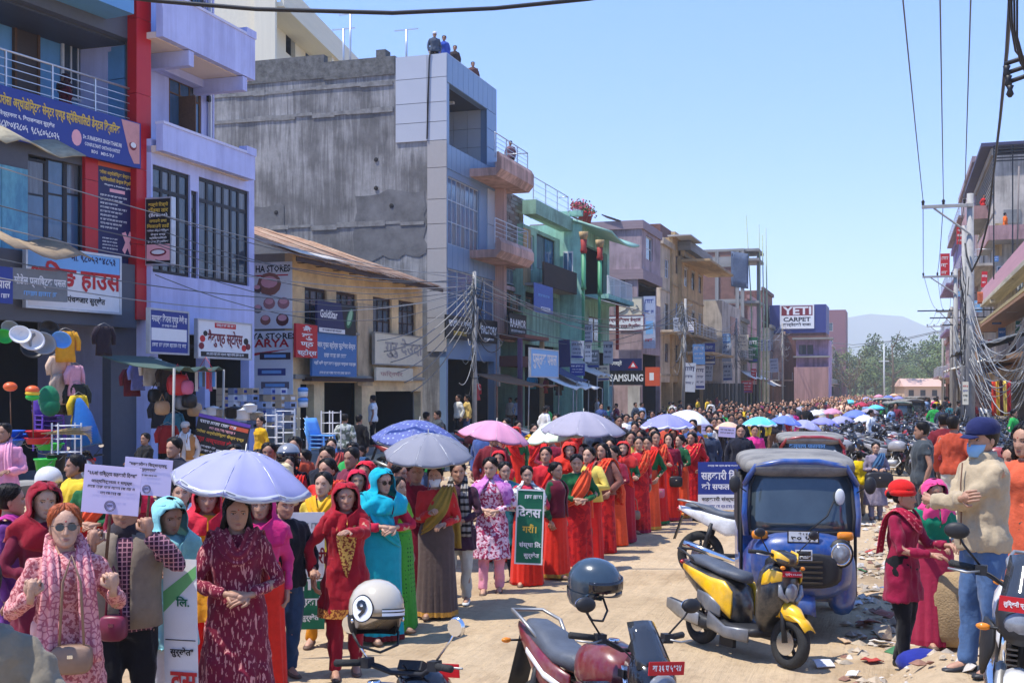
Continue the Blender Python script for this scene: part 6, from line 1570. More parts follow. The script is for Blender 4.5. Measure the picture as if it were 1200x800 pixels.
def blk(mb,st,n=14,p=2.4):
 rings=[]
 for s_ in st:
  y,w_,z0,z1=s_[:4];x0=s_[4]if len(s_)>4 else 0;zc,hz=(z0+z1)/2,(z1-z0)/2;r=[]
  for j in range(n):
   a=2*math.pi*j/n;c,s=math.cos(a),math.sin(a)
   r.append((x0+w_*math.copysign(abs(c)**(2/p),c),y,zc+hz*math.copysign(abs(s)**(2/p),s)))
  rings.append(r)
 return mb.loft(rings)
def wheel(par,c,Rr,tw,spokes=5,name='wheel',dm=RIMM,disc=True,far=False):
 w_=link(name,None,par,c)
 n=14 if far else 32
 MB().mat(RUB,True).torus((0,0,0),Rr-tw,tw,n,6 if far else 10,squash=.95).build('tyre',w_)
 b=MB().mat(dm,True);b.torus((0,0,0),Rr-tw*1.75,tw*.42,n,6,squash=1.5)
 b.smooth=False
 for k in range(spokes):
  a=2*math.pi*k/spokes;q=Matrix.Rotation(a,3,'X');b.cbox(q@Vector((0,0,(Rr-tw*1.6)/2)),(.022,.030,Rr-tw*1.6),q)
 b.smooth=True;b.lathe([(.01,-.05),(.045,-.05),(.05,-.02),(.05,.02),(.045,.05),(.01,.05)],10 if far else 14,axis='X');b.build('rim',w_)
 if disc and not far:MB().mat(CHR).lathe([(.05,-.062),(.11,-.062),(.11,-.058),(.05,-.058)],20,axis='X').build('brake_disc',w_)
 return w_
def mirror(par,base,tip,sx=1,m=PBK,r=(.062,.024,.042),rnd=False):
 o=link('mirror',None,par);b=MB().mat(PBK if not rnd else CHR,True);mid=(Vector(base)+Vector(tip))/2+Vector((.03*sx,0,.02));b.tube([base,mid,tip],.006,6);b.build('stalk',o)
 b=MB().mat(m,True);b.sphere(tip,(r[0],r[1],r[2]),14,8);b.build('shell',o)
 g=MB().mat(MIRG,True);t=Vector(tip)+Vector((0,r[1]*.85,0));g.prism([(t.x+r[0]*.86*math.cos(k*.4488),t.z+r[2]*.86*math.sin(k*.4488))for k in range(14)],.004,'Y',t.y);g.build('glass',o)
def motorcycle(label,loc,rz,paint_,p2=None,lean=7,plate=('बा ९२','८३४१'),fair=True,seat=None,group=None,far=False,rnd_mirror=False,stripe=None,name='motorcycle',handguard=None,taillight=True,tankpad=None):
 t=thing(name,label,'motorcycle',loc,rz,group);t.rotation_euler=(0,R(lean),rz);p2=p2 or paint_;seat=seat or SEATM
 Rr=.30
 fw=wheel(t,(0,-.66,Rr),Rr,.045,6,'front_wheel',far=far);rw=wheel(t,(0,.64,Rr),Rr,.055,6,'rear_wheel',far=far)
 f=MB().mat(ALU,True)
 for s in(-1,1):f.tube([(s*.085,-.66,Rr),(s*.085,-.52,.62)],.026,8);f.mat(CHR,True).tube([(s*.085,-.53,.60),(s*.085,-.42,.90)],.018,8);f.mat(ALU,True)
 f.mat(PBK).cbox((0,-.43,.86),(.22,.06,.04));f.build('fork',t)
 fd=MB().mat(paint_,True);g=[[(x*.065*(1-.25*abs(j-3)/4),-.66-math.sin(R(-58+26*j))*-.0-math.sin(R(-70+28*j))*(Rr+.035),Rr+math.cos(R(-70+28*j))*(Rr+.035)-.02*x*x)for x in(-1,-.6,0,.6,1)]for j in range(6)]
 fd.sheet(g,.004).build('front_fender',t)
 # frame and engine
 b=MB().mat(PBK,True)
 b.tube([(0,-.40,.84),(0,-.30,.50),(0,-.18,.24),(0,.18,.24)],.022,6);b.tube([(0,-.40,.80),(0,0,.70),(0,.40,.68),(0,.75,.74)],.024,6)
 for s in(-1,1):b.tube([(s*.10,.15,.30),(s*.10,.64,Rr)],.022,6);b.tube([(s*.13,.58,.36),(s*.13,.48,.70)],.028,8)
 b.build('frame',t)
 e=MB().mat(ALU,True);blk(e,[(-.20,.05,.26,.42),(-.15,.12,.22,.46),(.05,.13,.22,.46),(.16,.11,.24,.42),(.18,.05,.28,.38)],12)
 e.smooth=False
 if not far:
  for k in range(7):e.cbox((0,-.12-.008*k,.47+.028*k),(.20,.17,.010))
 e.mat(PBK,True).tube([(0,-.10,.42),(0,-.16,.68)],.06,10);e.build('engine',t)
 if not far:
  for s in(-1,1):MB().mat(ALU,True).lathe([(.0,.12),(.085,.12),(.095,.135),(.06,.155),(0,.158)],16,c=(0,.02 if s>0 else-.02,.33),axis='X').build('engine_cover',t)if s>0 else None
 MB().mat(CHR if not far else ALU,True).tube([(-.05,-.20,.52),(-.12,-.30,.38),(-.13,-.16,.22),(-.14,.20,.24),(-.16,.45,.32),(-.17,.82,.44)],[.02,.02,.022,.024,.045,.05],10).build('exhaust',t)
 # tank
 b=MB().mat(paint_,True);blk(b,[(-.40,.05,.78,.84),(-.36,.11,.72,.92),(-.26,.155,.68,.97),(-.10,.165,.67,.985),(.04,.13,.68,.94),(.12,.08,.70,.86)],18,2.6);b.build('tank',t)
 if not far:
  MB().mat(CHR,True).lathe([(0,.982),(.03,.984),(.034,.978),(.034,.96)],12,c=(0,-.16,.012)).build('tank_cap',t)
  for s in(-1,1):
   q=MB().mat(p2,True);blk(q,[(-.52,.012,.66,.80,s*.13),(-.40,.02,.52,.82,s*.175),(-.22,.02,.50,.78,s*.185),(-.06,.014,.60,.74,s*.165)],10);q.build('shroud',t)
 s_=MB().mat(seat,True);blk(s_,[(.06,.07,.74,.84),(.12,.115,.74,.86),(.30,.135,.74,.85),(.44,.125,.75,.88),(.52,.12,.77,.92),(.74,.10,.80,.955),(.84,.05,.84,.94)],16,2.8);s_.build('seat',t)
 for s in(-1,1):
  q=MB().mat(paint_,True);blk(q,[(.10,.012,.56,.74,s*.12),(.30,.03,.54,.77,s*.13),(.55,.035,.66,.83,s*.11),(.82,.022,.80,.90,s*.07),(.92,.01,.86,.91,s*.05)],10);q.build('side_panel',t)
  if stripe and not far:q=MB().mat(stripe,True);blk(q,[(.12,.006,.64,.68,s*.158),(.34,.006,.67,.71,s*.164),(.62,.006,.76,.80,s*.143)],8);q.build('stripe',t)
 MB().mat(ALU,True).tube([(-.10,.55,.86),(-.135,.72,.95),(-.11,.92,.98),(.11,.92,.98),(.135,.72,.95),(.10,.55,.86)],.012,6).build('grab_rail',t)
 if taillight:MB().mat(REDL,True).sphere((0,.93,.87),(.055,.03,.025),10,6).build('tail_light',t)
 rf=MB().mat(PBK,True);rf.sheet([[(x*.07,.86+.04*j,.84-.12*j)for x in(-1,0,1)]for j in range(4)],.006).build('rear_fender',t)
 # headlight unit, screen
 h=MB().mat(p2 if fair else GBK,True);blk(h,[(-.70,.04,.78,.86),(-.66,.10,.74,.93),(-.55,.13,.74,.99),(-.44,.10,.80,.98)],16,2.5);h.build('cowl',t)
 MB().mat(LENS,True).sphere((0,-.675,.845),(.085,.035,.060),14,8).build('headlight',t)
 if fair:
  g=[[(x*(.115-.03*j/4),-.645+.045*j+.05*x*x,.93+.055*j-.02*x*x)for x in(-1,-.6,-.2,.2,.6,1)]for j in range(5)]
  MB().mat(SMOKE,True).sheet(g,.004).build('windscreen',t)
 MB().mat(PBK).cbox((0,-.47,1.0),(.15,.07,.05),Matrix.Rotation(R(30),3,'X')).build('instrument',t)
 hb=MB().mat(PBK,True);hb.tube([(-.35,-.30,1.04),(-.22,-.36,1.035),(-.10,-.41,.98),(.10,-.41,.98),(.22,-.36,1.035),(.35,-.30,1.04)],.0125,8);hb.build('handlebar',t)
 for s in(-1,1):
  MB().mat(RUB,True).tube([(s*.245,-.35,1.036),(s*.365,-.294,1.04),(s*.372,-.29,1.04)],[.018,.019,.01],10).build('grip',t)
  if not far:
   MB().mat(PBK).cbox((s*.215,-.365,1.035),(.055,.05,.05)).build('switch_box',t);MB().mat(ALU,True).tube([(s*.22,-.39,1.03),(s*.28,-.41,1.02),(s*.37,-.38,1.025)],.006,6).build('lever',t)
  mirror(t,(s*.215,-.37,1.05),(s*.34,-.40,1.22),s,CHR if rnd_mirror else PBK,(.05,.018,.05)if rnd_mirror else(.062,.024,.042),rnd_mirror)
  for y,z in((-.60,.80),(.84,.80)):
   q=MB().mat(PBK,True);q.tube([(s*.07,y,z),(s*.15,y,z)],.008,5);q.mat(AMB if not far else ALU,True).sphere((s*.175,y,z),(.035,.02,.018),8,6);q.build('turn_signal',t)
  MB().mat(RUB,True).tube([(s*.12,.02,.28),(s*.22,.02,.28)],.014,6).build('footpeg',t)
 if not far:
  for k in range(3):MB().mat(PBK,True).tube(sag((.2-.2*k,-.38,1.03),(.02*k,-.50,.80),-.05),.005,5).build('control_cable',t)
  pl=MB().mat(SR);pl.cbox((0,-.70,.96-.02),(.22,.006,.07));po=pl.build('number_plate',t)
  L=MB();put_text(L,plate[0]+' '+plate[1],0,.94,.18,.035,-.705,SW);L.build('plate_lettering',po)
 MB().mat(PBK,True).tube([(.10,.02,.26),(.22,.08,.02)],.012,6).build('side_stand',t)
 return t
def scooter():
 YP=carpaint('scooter_yellow',240,185,10);YW_=carpaint('scooter_black',24,26,30);GR=carpaint('scooter_grey',95,98,104)
 Z=10.75;c=at(868,455,Z);g=gh(c.x,c.y);t=thing('scooter','black and yellow scooter parked in front of the blue auto rickshaw','scooter',(c.x,c.y,g),0)
 hd=math.atan2(.50,.866);t.rotation_euler=(0,R(6),YAW+hd);t.scale=(.95,.95,.95)      # front turned towards camera and right
 Rr=.235
 fw=wheel(t,(0,-.64,Rr),Rr,.055,5,'front_wheel',disc=True);rw=wheel(t,(0,.60,Rr),Rr,.055,5,'rear_wheel')
 rr=random.Random(3)
 for s in(-1,1):MB().mat(PBK,True).tube([(s*.07,-.64,Rr),(s*.06,-.55,.62)],.022,8).build('fork_leg',t)
 fd=MB().mat(YP,True);gd=[[(x*.085*(1-.12*abs(j-3)),-.64-math.sin(R(-62+24*j))*(Rr+.05),Rr+math.cos(R(-62+24*j))*(Rr+.05)-.03*x*x+.01*(j==5))for x in(-1,-.6,0,.6,1)]for j in range(6)]
 fd.sheet(gd,.006);blk(fd,[(-.80,.015,.42,.48),(-.70,.07,.42,.56),(-.58,.085,.42,.60),(-.48,.06,.44,.56)],12);fd.build('front_fender',t)
 # leg shield
 b=MB().mat(YW_,True);blk(b,[(-.58,.10,.50,.82),(-.52,.19,.46,.90),(-.44,.215,.36,.93),(-.36,.20,.28,.92),(-.32,.12,.26,.86)],18,3);b.build('leg_shield',t)
 for s in(-1,1):
  q=MB().mat(YP,True);blk(q,[(-.60,.008,.78,.86,s*.12),(-.50,.012,.74,.88,s*.19),(-.44,.008,.72,.82,s*.212)],10);q.build('accent_panel',t)
  MB().mat(LENS,True).tube([(s*.05,-.625,.60),(s*.12,-.60,.66),(s*.13,-.585,.75)],[.02,.03,.012],8).build('running_light',t)
  q=MB().mat(GR,True);blk(q,[(-.30,.015,.17,.30,s*.20),(0,.02,.17,.28,s*.22),(.25,.02,.22,.38,s*.22)],10);q.build('lower_panel',t)
 MB().mat(LENS,True).sphere((0,-.61,.68),(.075,.03,.085),12,8).build('headlight',t)
 MB().mat(SR).cbox((0,-.60,.845),(.23,.01,.05),Matrix.Rotation(R(-20),3,'X')).build('number_plate',t)
 L=MB();put_text(L,'प्रदेश ०२-००४',0,.845,.20,.03,-.617,SW);L.build('plate_lettering',t)
 b=MB().mat(PBK,True);blk(b,[(-.36,.17,.24,.32),(-.30,.20,.22,.31),(.05,.20,.22,.31),(.15,.18,.24,.34)],14,4);b.build('floorboard',t)
 b=MB().mat(YW_,True);blk(b,[(-.02,.10,.30,.50),(.06,.17,.30,.66),(.22,.20,.34,.72),(.50,.19,.46,.76),(.78,.13,.62,.80),(.92,.05,.72,.80)],18,2.8);b.build('rear_body',t)
 for s in(-1,1):
  q=MB().mat(YP,True);blk(q,[(.0,.012,.34,.60,s*.165),(.10,.02,.40,.69,s*.185),(.30,.02,.52,.70,s*.195),(.62,.015,.66,.75,s*.175),(.80,.008,.72,.77,s*.13)],10);q.build('side_accent',t)
  q=MB().mat(GR,True);blk(q,[(.12,.012,.34,.46,s*.19),(.30,.018,.36,.54,s*.205),(.46,.01,.46,.56,s*.20)],10);q.build('side_vent_panel',t)
 s_=MB().mat(SEATM,True);blk(s_,[(-.02,.07,.68,.76),(.06,.13,.69,.79),(.25,.15,.71,.80),(.42,.145,.74,.84),(.70,.12,.77,.875),(.82,.06,.80,.86)],16,2.8);s_.build('seat',t)
 MB().mat(PBK,True).tube([(-.11,.62,.80),(-.13,.80,.88),(-.09,.96,.90),(.09,.96,.90),(.13,.80,.88),(.11,.62,.80)],.013,6).build('grab_rail',t)
 MB().mat(REDL,True).sphere((0,.93,.77),(.08,.03,.03),10,6).build('tail_light',t)
 e=MB().mat(PBK,True);blk(e,[(.20,.05,.20,.34,.14),(.34,.07,.18,.34,.15),(.62,.06,.18,.32,.15),(.74,.03,.20,.30,.15)],12);e.build('transmission',t)
 e=MB().mat(PBK,True);blk(e,[(.20,.04,.20,.30,-.16),(.34,.06,.19,.32,-.18),(.70,.07,.24,.40,-.19),(.88,.05,.30,.42,-.19)],12);e.build('exhaust',t)
 e=MB().mat(ALU,True);blk(e,[(.36,.012,.22,.34,-.25),(.60,.014,.24,.40,-.262),(.86,.010,.32,.42,-.25)],10);e.build('heat_shield',t)
 # handlebar cover
 b=MB().mat(YW_,True);blk(b,[(-.60,.06,.92,.99),(-.54,.13,.90,1.03),(-.44,.12,.92,1.05),(-.38,.06,.94,1.02)],14,2.6);b.build('handlebar_cover',t)
 for s in(-1,1):
  q=MB().mat(YP,True);blk(q,[(-.60,.01,.94,.98,s*.05),(-.54,.016,.93,1.03,s*.11),(-.44,.01,.97,1.05,s*.12)],8);q.build('accent_panel',t)
  MB().mat(RUB,True).tube([(s*.12,-.47,1.0),(s*.24,-.44,1.02),(s*.36,-.40,1.02)],[.015,.019,.019],8).build('grip',t)
  MB().mat(ALU,True).tube([(s*.18,-.49,1.0),(s*.25,-.52,1.0),(s*.34,-.48,1.01)],.006,5).build('lever',t)
  mirror(t,(s*.18,-.46,1.03),(s*.33,-.50,1.20),s)
  MB().mat(AMB,True).sphere((s*.12,-.60,.90),(.03,.02,.018),8,6).build('turn_signal',t)
 MB().mat(PBK).box(-.02,.02,.1,.3,.05,.22).build('centre_stand',t)
def rickshaw(label,loc,rz,body,roof,full=True,screen_text=None,sc=1.):
 t=thing('auto_rickshaw',label,'auto rickshaw',loc,rz,None,(sc,sc,sc));D2=mat('rickshaw_rubber',(.02,.02,.022),rough=.7)
 # front cab nose: facing -y. cab floor z .3, body width .64 half at rear, .52 front
 def ring(y,w_,z0,z1,p=3.2,n=22):return None
 b=MB().mat(body,True);blk(b,[(-1.26,.26,.62,.92),(-1.22,.42,.46,1.0),(-1.10,.54,.40,1.04),(-.85,.58,.36,1.05),(-.62,.60,.34,1.0)],26,3.2);b.build('nose',t)
 for s in(-1,1):   # lower side wings beside the front wheel
  q=MB().mat(body,True);blk(q,[(-1.12,.05,.34,.60,s*.40),(-1.0,.16,.24,.86,s*.44),(-.7,.15,.22,.9,s*.48),(-.4,.09,.24,.8,s*.55)],16,2.6);q.build('wing',t)
 q=MB().mat(body,True)   # front mudguard
 gd=[[(x*.13,-1.02-math.sin(R(-75+30*j))*.32,.22+math.cos(R(-75+30*j))*.32-.03*x*x)for x in(-1,-.5,0,.5,1)]for j in range(6)];q.sheet(gd,.01);q.build('mudguard',t)
 wheel(t,(0,-1.02,.23),.23,.055,4,'front_wheel',ALU,False)
 for s in(-1,1):wheel(t,(s*.55,.75,.23),.23,.055,4,'rear_wheel',ALU,False)
 f=MB().mat(body,True)     # windscreen surround
 P=[(-.60,-1.02,1.0),(-.62,-.98,1.2),(-.60,-.90,1.50),(-.52,-.85,1.64),(-.3,-.83,1.70),(.3,-.83,1.70),(.52,-.85,1.64),(.60,-.90,1.50),(.62,-.98,1.2),(.60,-1.02,1.0)]
 f.tube(P,.036,8);f.build('windscreen_frame',t)
 f=MB().mat(D2,True);f.tube([(x*.93,y-.01,1.0+(z-1.0)*.95)for x,y,z in P],.022,6);f.tube([(-.56,-1.04,1.03),(.56,-1.04,1.03)],.022,6);f.build('windscreen_seal',t)
 g=[[(x*(.56-.05*(j/5)**3),-1.03+.165*(j/5)-.02*(1-x*x),1.03+.60*j/5)for x in(-1,-.6,-.2,.2,.6,1)]for j in range(6)]
 ws=mat('rickshaw_glass',(.045,.06,.07),rough=.05,var=.25,scale=2.5,spec=.9);MB().mat(ws,True).sheet(g,.006).build('windscreen',t)
 # roof canopy and body sides
 rf=MB().mat(roof,True);blk(rf,[(-.98,.50,1.62,1.70),(-.90,.60,1.56,1.74),(-.4,.65,1.54,1.77),(.6,.66,1.54,1.77),(1.20,.65,1.50,1.72),(1.28,.5,1.46,1.62)],26,3.4);rf.build('canopy',t)
 MB().mat(body,True).tube([(-.62,-.92,1.48),(-.50,-.95,1.66),(-.2,-.96,1.71),(.2,-.96,1.71),(.50,-.95,1.66),(.62,-.92,1.48)],.032,8).build('visor',t)
 q=MB().mat(body);q.box(-.66,.66,.2,1.25,.34,.95);q.box(-.66,-.60,-.4,.2,.34,.7);q.box(.60,.66,-.4,.2,.34,.7);q.box(-.60,.60,-.62,.2,.30,.38);q.build('tub',t)
 q=MB().mat(D2);q.box(-.62,.62,1.20,1.24,.95,1.5);q.box(-.67,-.64,-.1,1.2,.95,1.5);q.box(.64,.67,.4,1.2,.95,1.5);q.build('curtain',t)
 q=MB().mat(SEATM,True);blk(q,[(-.45,.26,.62,.76),(-.4,.32,.60,.78),(-.1,.32,.60,.78),(-.05,.28,.62,.95),(.02,.2,.64,.95)],12);q.build('driver_seat',t)
 for s in(-1,1):MB().mat(D2,True).tube([(s*.64,-.60,.36),(s*.645,-.55,1.55)],.02,6).build('pillar',t);MB().mat(D2,True).tube([(s*.64,.0,.7),(s*.645,.0,1.55)],.02,6).build('pillar',t)
 MB().mat(D2,True).tube([(0,-.90,1.02),(0,-.70,1.10)],.02,6).tube([(-.28,-.68,1.10),(.28,-.68,1.10)],.016,6).build('handlebar',t)
 if full:
  bp=MB().mat(PBK,True);blk(bp,[(-1.28,.30,.56,.84),(-1.275,.36,.54,.86),(-1.22,.42,.52,.88)],20,3.4);bp.build('grille_panel',t)
  gp=link('grille',None,t)
  for k in range(5):piece('slat',GBK,-.20,.20,-1.30,-1.275,.58+.05*k,.60+.05*k,gp)
  e=MB().mat(WHITEM);e.box(-.09,.09,-1.315,-1.30,.80,.90);eo=e.build('badge',t);L=MB();L.mat(GBK);L.box(-.075,.075,-1.319,-1.3155,.81,.89);put_text(L,'RE',0,.85,.09,.05,-1.323,SW);L.build('badge_lettering',eo)
  for s in(1,-1):
   MB().mat(PBK,True).lathe([(.02,0),(.135,0),(.14,.03),(.12,.05)],18,c=(s*.40,-1.235,.86),axis='Y').build('headlight_rim',t)if s==1 else None
   if s==1:
    hl=MB().mat(LENS,True);hl.lathe([(0,-.055),(.06,-.05),(.095,-.03),(.10,0)],18,c=(s*.40,-1.235,.86),axis='Y');hl.build('headlight',t);MB().mat(CHR,True).torus((s*.40,-1.26,.86),.10,.012,20,6,axis='Y').build('headlight_ring',t)
   MB().mat(AMB,True);q=MB().mat(AMB,True);blk(q,[(-1.10,.07,1.0-.03,1.05,s*.46),(-1.14,.09,.975,1.06,s*.46),(-1.16,.06,.985,1.05,s*.46)],12,4);q.build('indicator',t)
  pl=MB().mat(GBK);pl.box(-.17,.17,-1.245,-1.23,.96,1.075);pl.mat(WHITEM);pl.box(-.155,.155,-1.249,-1.2455,.97,1.065);po=pl.build('number_plate',t);L=MB();put_text(L,'भे १ ह',0,1.045,.10,.03,-1.254,SK);put_text(L,'७० ५२',0,1.0,.26,.05,-1.254,SK);L.build('plate_lettering',po)
  for s in(-1,1):mirror(t,(s*.60,-1.0,1.42),(s*.73,-1.10,1.50),s,PBK,(.065,.03,.085))
  wp=MB().mat(D2,True);wp.tube([(.05,-1.06,1.03),(.28,-1.05,1.20),(.36,-.99,1.34)],.008,5);wp.build('wiper',t)
  st=MB().mat(mat('mirror_pale',(.6,.62,.62),rough=.3),True);st.sphere((.42,-1.0,1.38),(.055,.02,.08),10,8);st.build('round_mirror',t)
  MB().mat(body,True).sphere((-.02,-1.19,1.02),(.02,.03,.05),8,6).build('horn_stub',t)
 if screen_text:
  L=MB();put_text(L,screen_text,-.1,1.52,.7,.10,-.93,SLB);L.build('screen_lettering',t)
 return t
scooter()
DCAN=mat('faded_canvas_roof',(.27,.255,.23),rough=.85,var=.25,scale=6,bump=.3,pattern='edge',col2=(.12,.115,.11),pscale=3)
p=at(930,455,12.4);RK=rickshaw('blue auto rickshaw parked facing the camera behind the yellow scooter',(p.x,p.y,gh(p.x,p.y)),YAW-R(9),carpaint('rickshaw_blue',20,68,138),DCAN,sc=.98);RK.scale=(.86,.95,.99)
p=at(949,455,22);rickshaw('dark red auto rickshaw standing just behind the blue one',(p.x,p.y,0),YAW+R(-11),carpaint('rickshaw_red',150,22,36),DCAN,full=True,screen_text='कल्याण यातायात',sc=.9)
def cam_heading(hx,hz):                 # heading given as (image right, away) -> rotation whose -y axis points that way
 wx=CS*hx-SN*hz;wy=SN*hx+CS*hz
 return math.atan2(wx,-wy)
def hb(u,v,hx,hz,z=1.03,gz=0.):      # bike origin so that its handlebar centre shows at (u, v)
 Z=(HC-z-gz)*F_PX/(v-455);p=at(u,455,Z);rz=cam_heading(hx,hz);q=Matrix.Rotation(rz,3,'Z')@Vector((0,-.38,0));return(p.x-q.x,p.y-q.y,gz),rz
MAR=carpaint('maroon_paint',110,18,36);
l_,z_=hb(728,750,.44,-.9);MBIKE=motorcycle('maroon motorcycle at the bottom with a smoked windscreen and grey seat',l_,z_,MAR,GBK,plate=('बा ३६ प','५१२४'),stripe=SW,lean=5)
l_,z_=hb(488,780,.55,.83);ABIKE=motorcycle('motorcycle at the bottom edge left of the maroon one, only its bars in view',l_,z_,carpaint('blue_bike',30,50,120),GBK,rnd_mirror=True,lean=5,fair=False)
l_,z_=hb(1186,674,-.42,-.9,gz=.45);EBIKE=motorcycle('white and black motorcycle with a red number plate at the right edge',l_,z_,carpaint('bike_white',225,225,225),PBK,plate=('लुम्बिनी प्रदेश','९९९६'),lean=4)
p=at(880,455,14.9);motorcycle('white and black motorcycle tucked behind the yellow scooter',(p.x,p.y,0),cam_heading(.93,-.35),MATS['bike_white'],GBK,lean=6)
# helmets
def helmet(label,loc,shellm,lower=None,rot=(0,0,0),nine=False,full=False,sc=1.):
 t=thing('helmet',label,'helmet',loc);t.rotation_euler=rot;t.scale=(sc,sc,sc);rg=[]
 sh=MB().mat(shellm,True);n=28
 for z,r in((-.095,.118),(-.07,.128),(-.04,.135),(0,.138),(.04,.133),(.08,.115),(.105,.092),(.125,.06),(.135,.02)):
  ring=[]
  for j in range(n):
   a=2*math.pi*j/n;fr=math.cos(a);zz=z
   if z<0 and fr>.25:zz=max(z,-.02+.0*fr)+.0 if z<-.02 else z
   ring.append((r*math.sin(a)*.95,-r*math.cos(a)*1.12,zz-(.02 if fr<-.3 and z<-.05 else 0)))
  rg.append(ring)
 sh.loft(rg,cap=True);sh.build('shell',t)
 lo=MB().mat(lower or PBK,True);rg=[]
 for z,r in((-.135,.108),(-.12,.126),(-.09,.137),(-.055,.1415),(-.035,.1415)):
  rg.append([(r*math.sin(a)*.95,-r*math.cos(a)*1.12,z if math.cos(a)<.2 else max(z,-.02-.03*math.cos(a)))for a in[2*math.pi*j/n for j in range(n)]])
 lo.loft(rg,cap=False);lo.build('lower_shell',t)
 MB().mat(PBK,True).tube([(-.12,.0,-.12),(-.10,-.04,-.18),(0,-.06,-.21),(.10,-.04,-.18),(.12,.0,-.12)],.007,5).build('chin_strap',t)
 for s in(-1,1):MB().mat(CHR,True).sphere((s*.133,-.02,-.06),(.008,.012,.012),8,6).build('rivet',t)
 if nine:      # white roundel, black lines and digit wrapped on the side turned to the camera
  def onshell(a,z,k=1.0):
   r=.1385*math.sqrt(max(.05,1-(max(0,z)/.145)**2))if z>0 else .138-.25*z*z*0;r=r if z>-.05 else .1375
   return Vector(((r+.0025*k)*math.sin(a)*.95,-(r+.0025*k)*math.cos(a)*1.12,z))
  A0=R(-58)
  def patch(name,fn,m,k,nn=26):
   P_=[fn(i/nn*2*math.pi)for i in range(nn)];b=MB().mat(m,True);c=onshell(A0,.0,k);b.add([onshell(A0,.0,k)]+[onshell(A0+x/.14,z,k)for x,z in P_],[(0,i+1,(i+1)%nn+1)for i in range(nn)]);b.build(name,t)
  patch('roundel_border',lambda a:(.062*math.cos(a),.066*math.sin(a)),GBK,1.6);patch('roundel',lambda a:(.056*math.cos(a),.060*math.sin(a)),SW,2.2)
  for z0,z1,m,k in((-.034,-.006,SW,1.2),(-.038,-.034,GBK,1.5),(-.02,-.014,GBK,1.6),(-.004,.0,GBK,1.5)):
   b=MB().mat(m,True);g=[onshell(R(-16+i*9),z0,k)for i in range(18)]+[onshell(R(-16+i*9),z1,k)for i in range(18)];b.add(g,[(i,i+1,i+19,i+18)for i in range(17)]);b.build('stripe',t)
  vs,fs,asp=text_geo('9');b=MB().mat(GBK,True);b.add([onshell(A0+(x-.5)*.055/.14,(z-.5)*.085,3.2)for x,z in vs],fs);b.build('digit',t)
 if full:
  MB().mat(GBK,True).sheet([[(math.sin(a)*.139*.95,-math.cos(a)*.139*1.13,z)for a in[R(-80+16*i)for i in range(11)]]for z in(-.02,.0,.02,.04)],.004).build('visor',t)
 return t
CREAMH=mat('helmet_cream',(.50,.44,.34),rough=.22,coat=.7,var=.06);NAVYH=mat('helmet_navy',(.035,.055,.075),rough=.25,coat=.7,var=.15)
helmet('cream helmet with a black number 9 in a white roundel, hung on the bars',at(441,711,6.05),CREAMH,PBK,(R(-6),R(4),YAW+R(30)),nine=True,sc=1.04)
helmet('dark blue open helmet hung on the mirror of the maroon motorcycle',at(697,682,6.75),NAVYH,NAVYH,(R(6),R(-6),YAW+R(60)),full=True,sc=1.02)
# ================================================================ PROCESSION AND BYSTANDERS
def spot(u,v,h,Z=None,gz=0.):         # place a person by the pixel of the crown
 if Z is None:Z=(HC-h-gz)*F_PX/(v-455)
 p=at(u,455,Z);return(p.x,p.y,gz+gh(p.x,p.y)if gz==0 else gz)
def hfit(v,Z,gz=0.):return HC-(v-455)/F_PX*Z-gz
def face_cam(u,off=0.):                  # rotation that turns a person to the camera
 return YAW-math.atan((u-600)/F_PX)+R(off)
def per(label,u,v,Z,off=0,gz=0.,h=None,**k):
 hh=h or hfit(v,Z,gz);p=at(u,455,Z);g=gz or gh(p.x,p.y)
 return person(label,(p.x,p.y,g),face_cam(u,off),h=hh,**k)
RED=C(198,30,28);RED2=C(215,45,30);MRN=C(125,25,50);DMR=C(85,25,45);PNK=C(215,80,140);YEL=C(215,180,60);GRN=C(40,105,60);TEA=C(35,165,180);BLK=C(22,22,26);GRY=C(110,110,115)
CRM=C(205,195,170);DNM=C(60,82,118);WHT=C(225,225,225);PUR=C(110,60,130);ORG=C(220,110,40);BEI=C(196,178,150);NAV=C(35,45,85);BRN=C(110,80,65);LIM=C(110,175,40)
CL=(-.05,-.20,.98);CRr=(.05,-.21,1.0)     # hands clasped in front
CH=((1,-.35,-.2),(0,.3,-1));
def clasp(z=.98):return dict(R_=(-.075,-.19,z),L_=(.075,-.20,z-.01),hd=(((.9,-.35,-.15),(0,.8,-.6)),((-.9,-.35,-.15),(0,.8,-.6))),hint=(.9,.25,-.6))
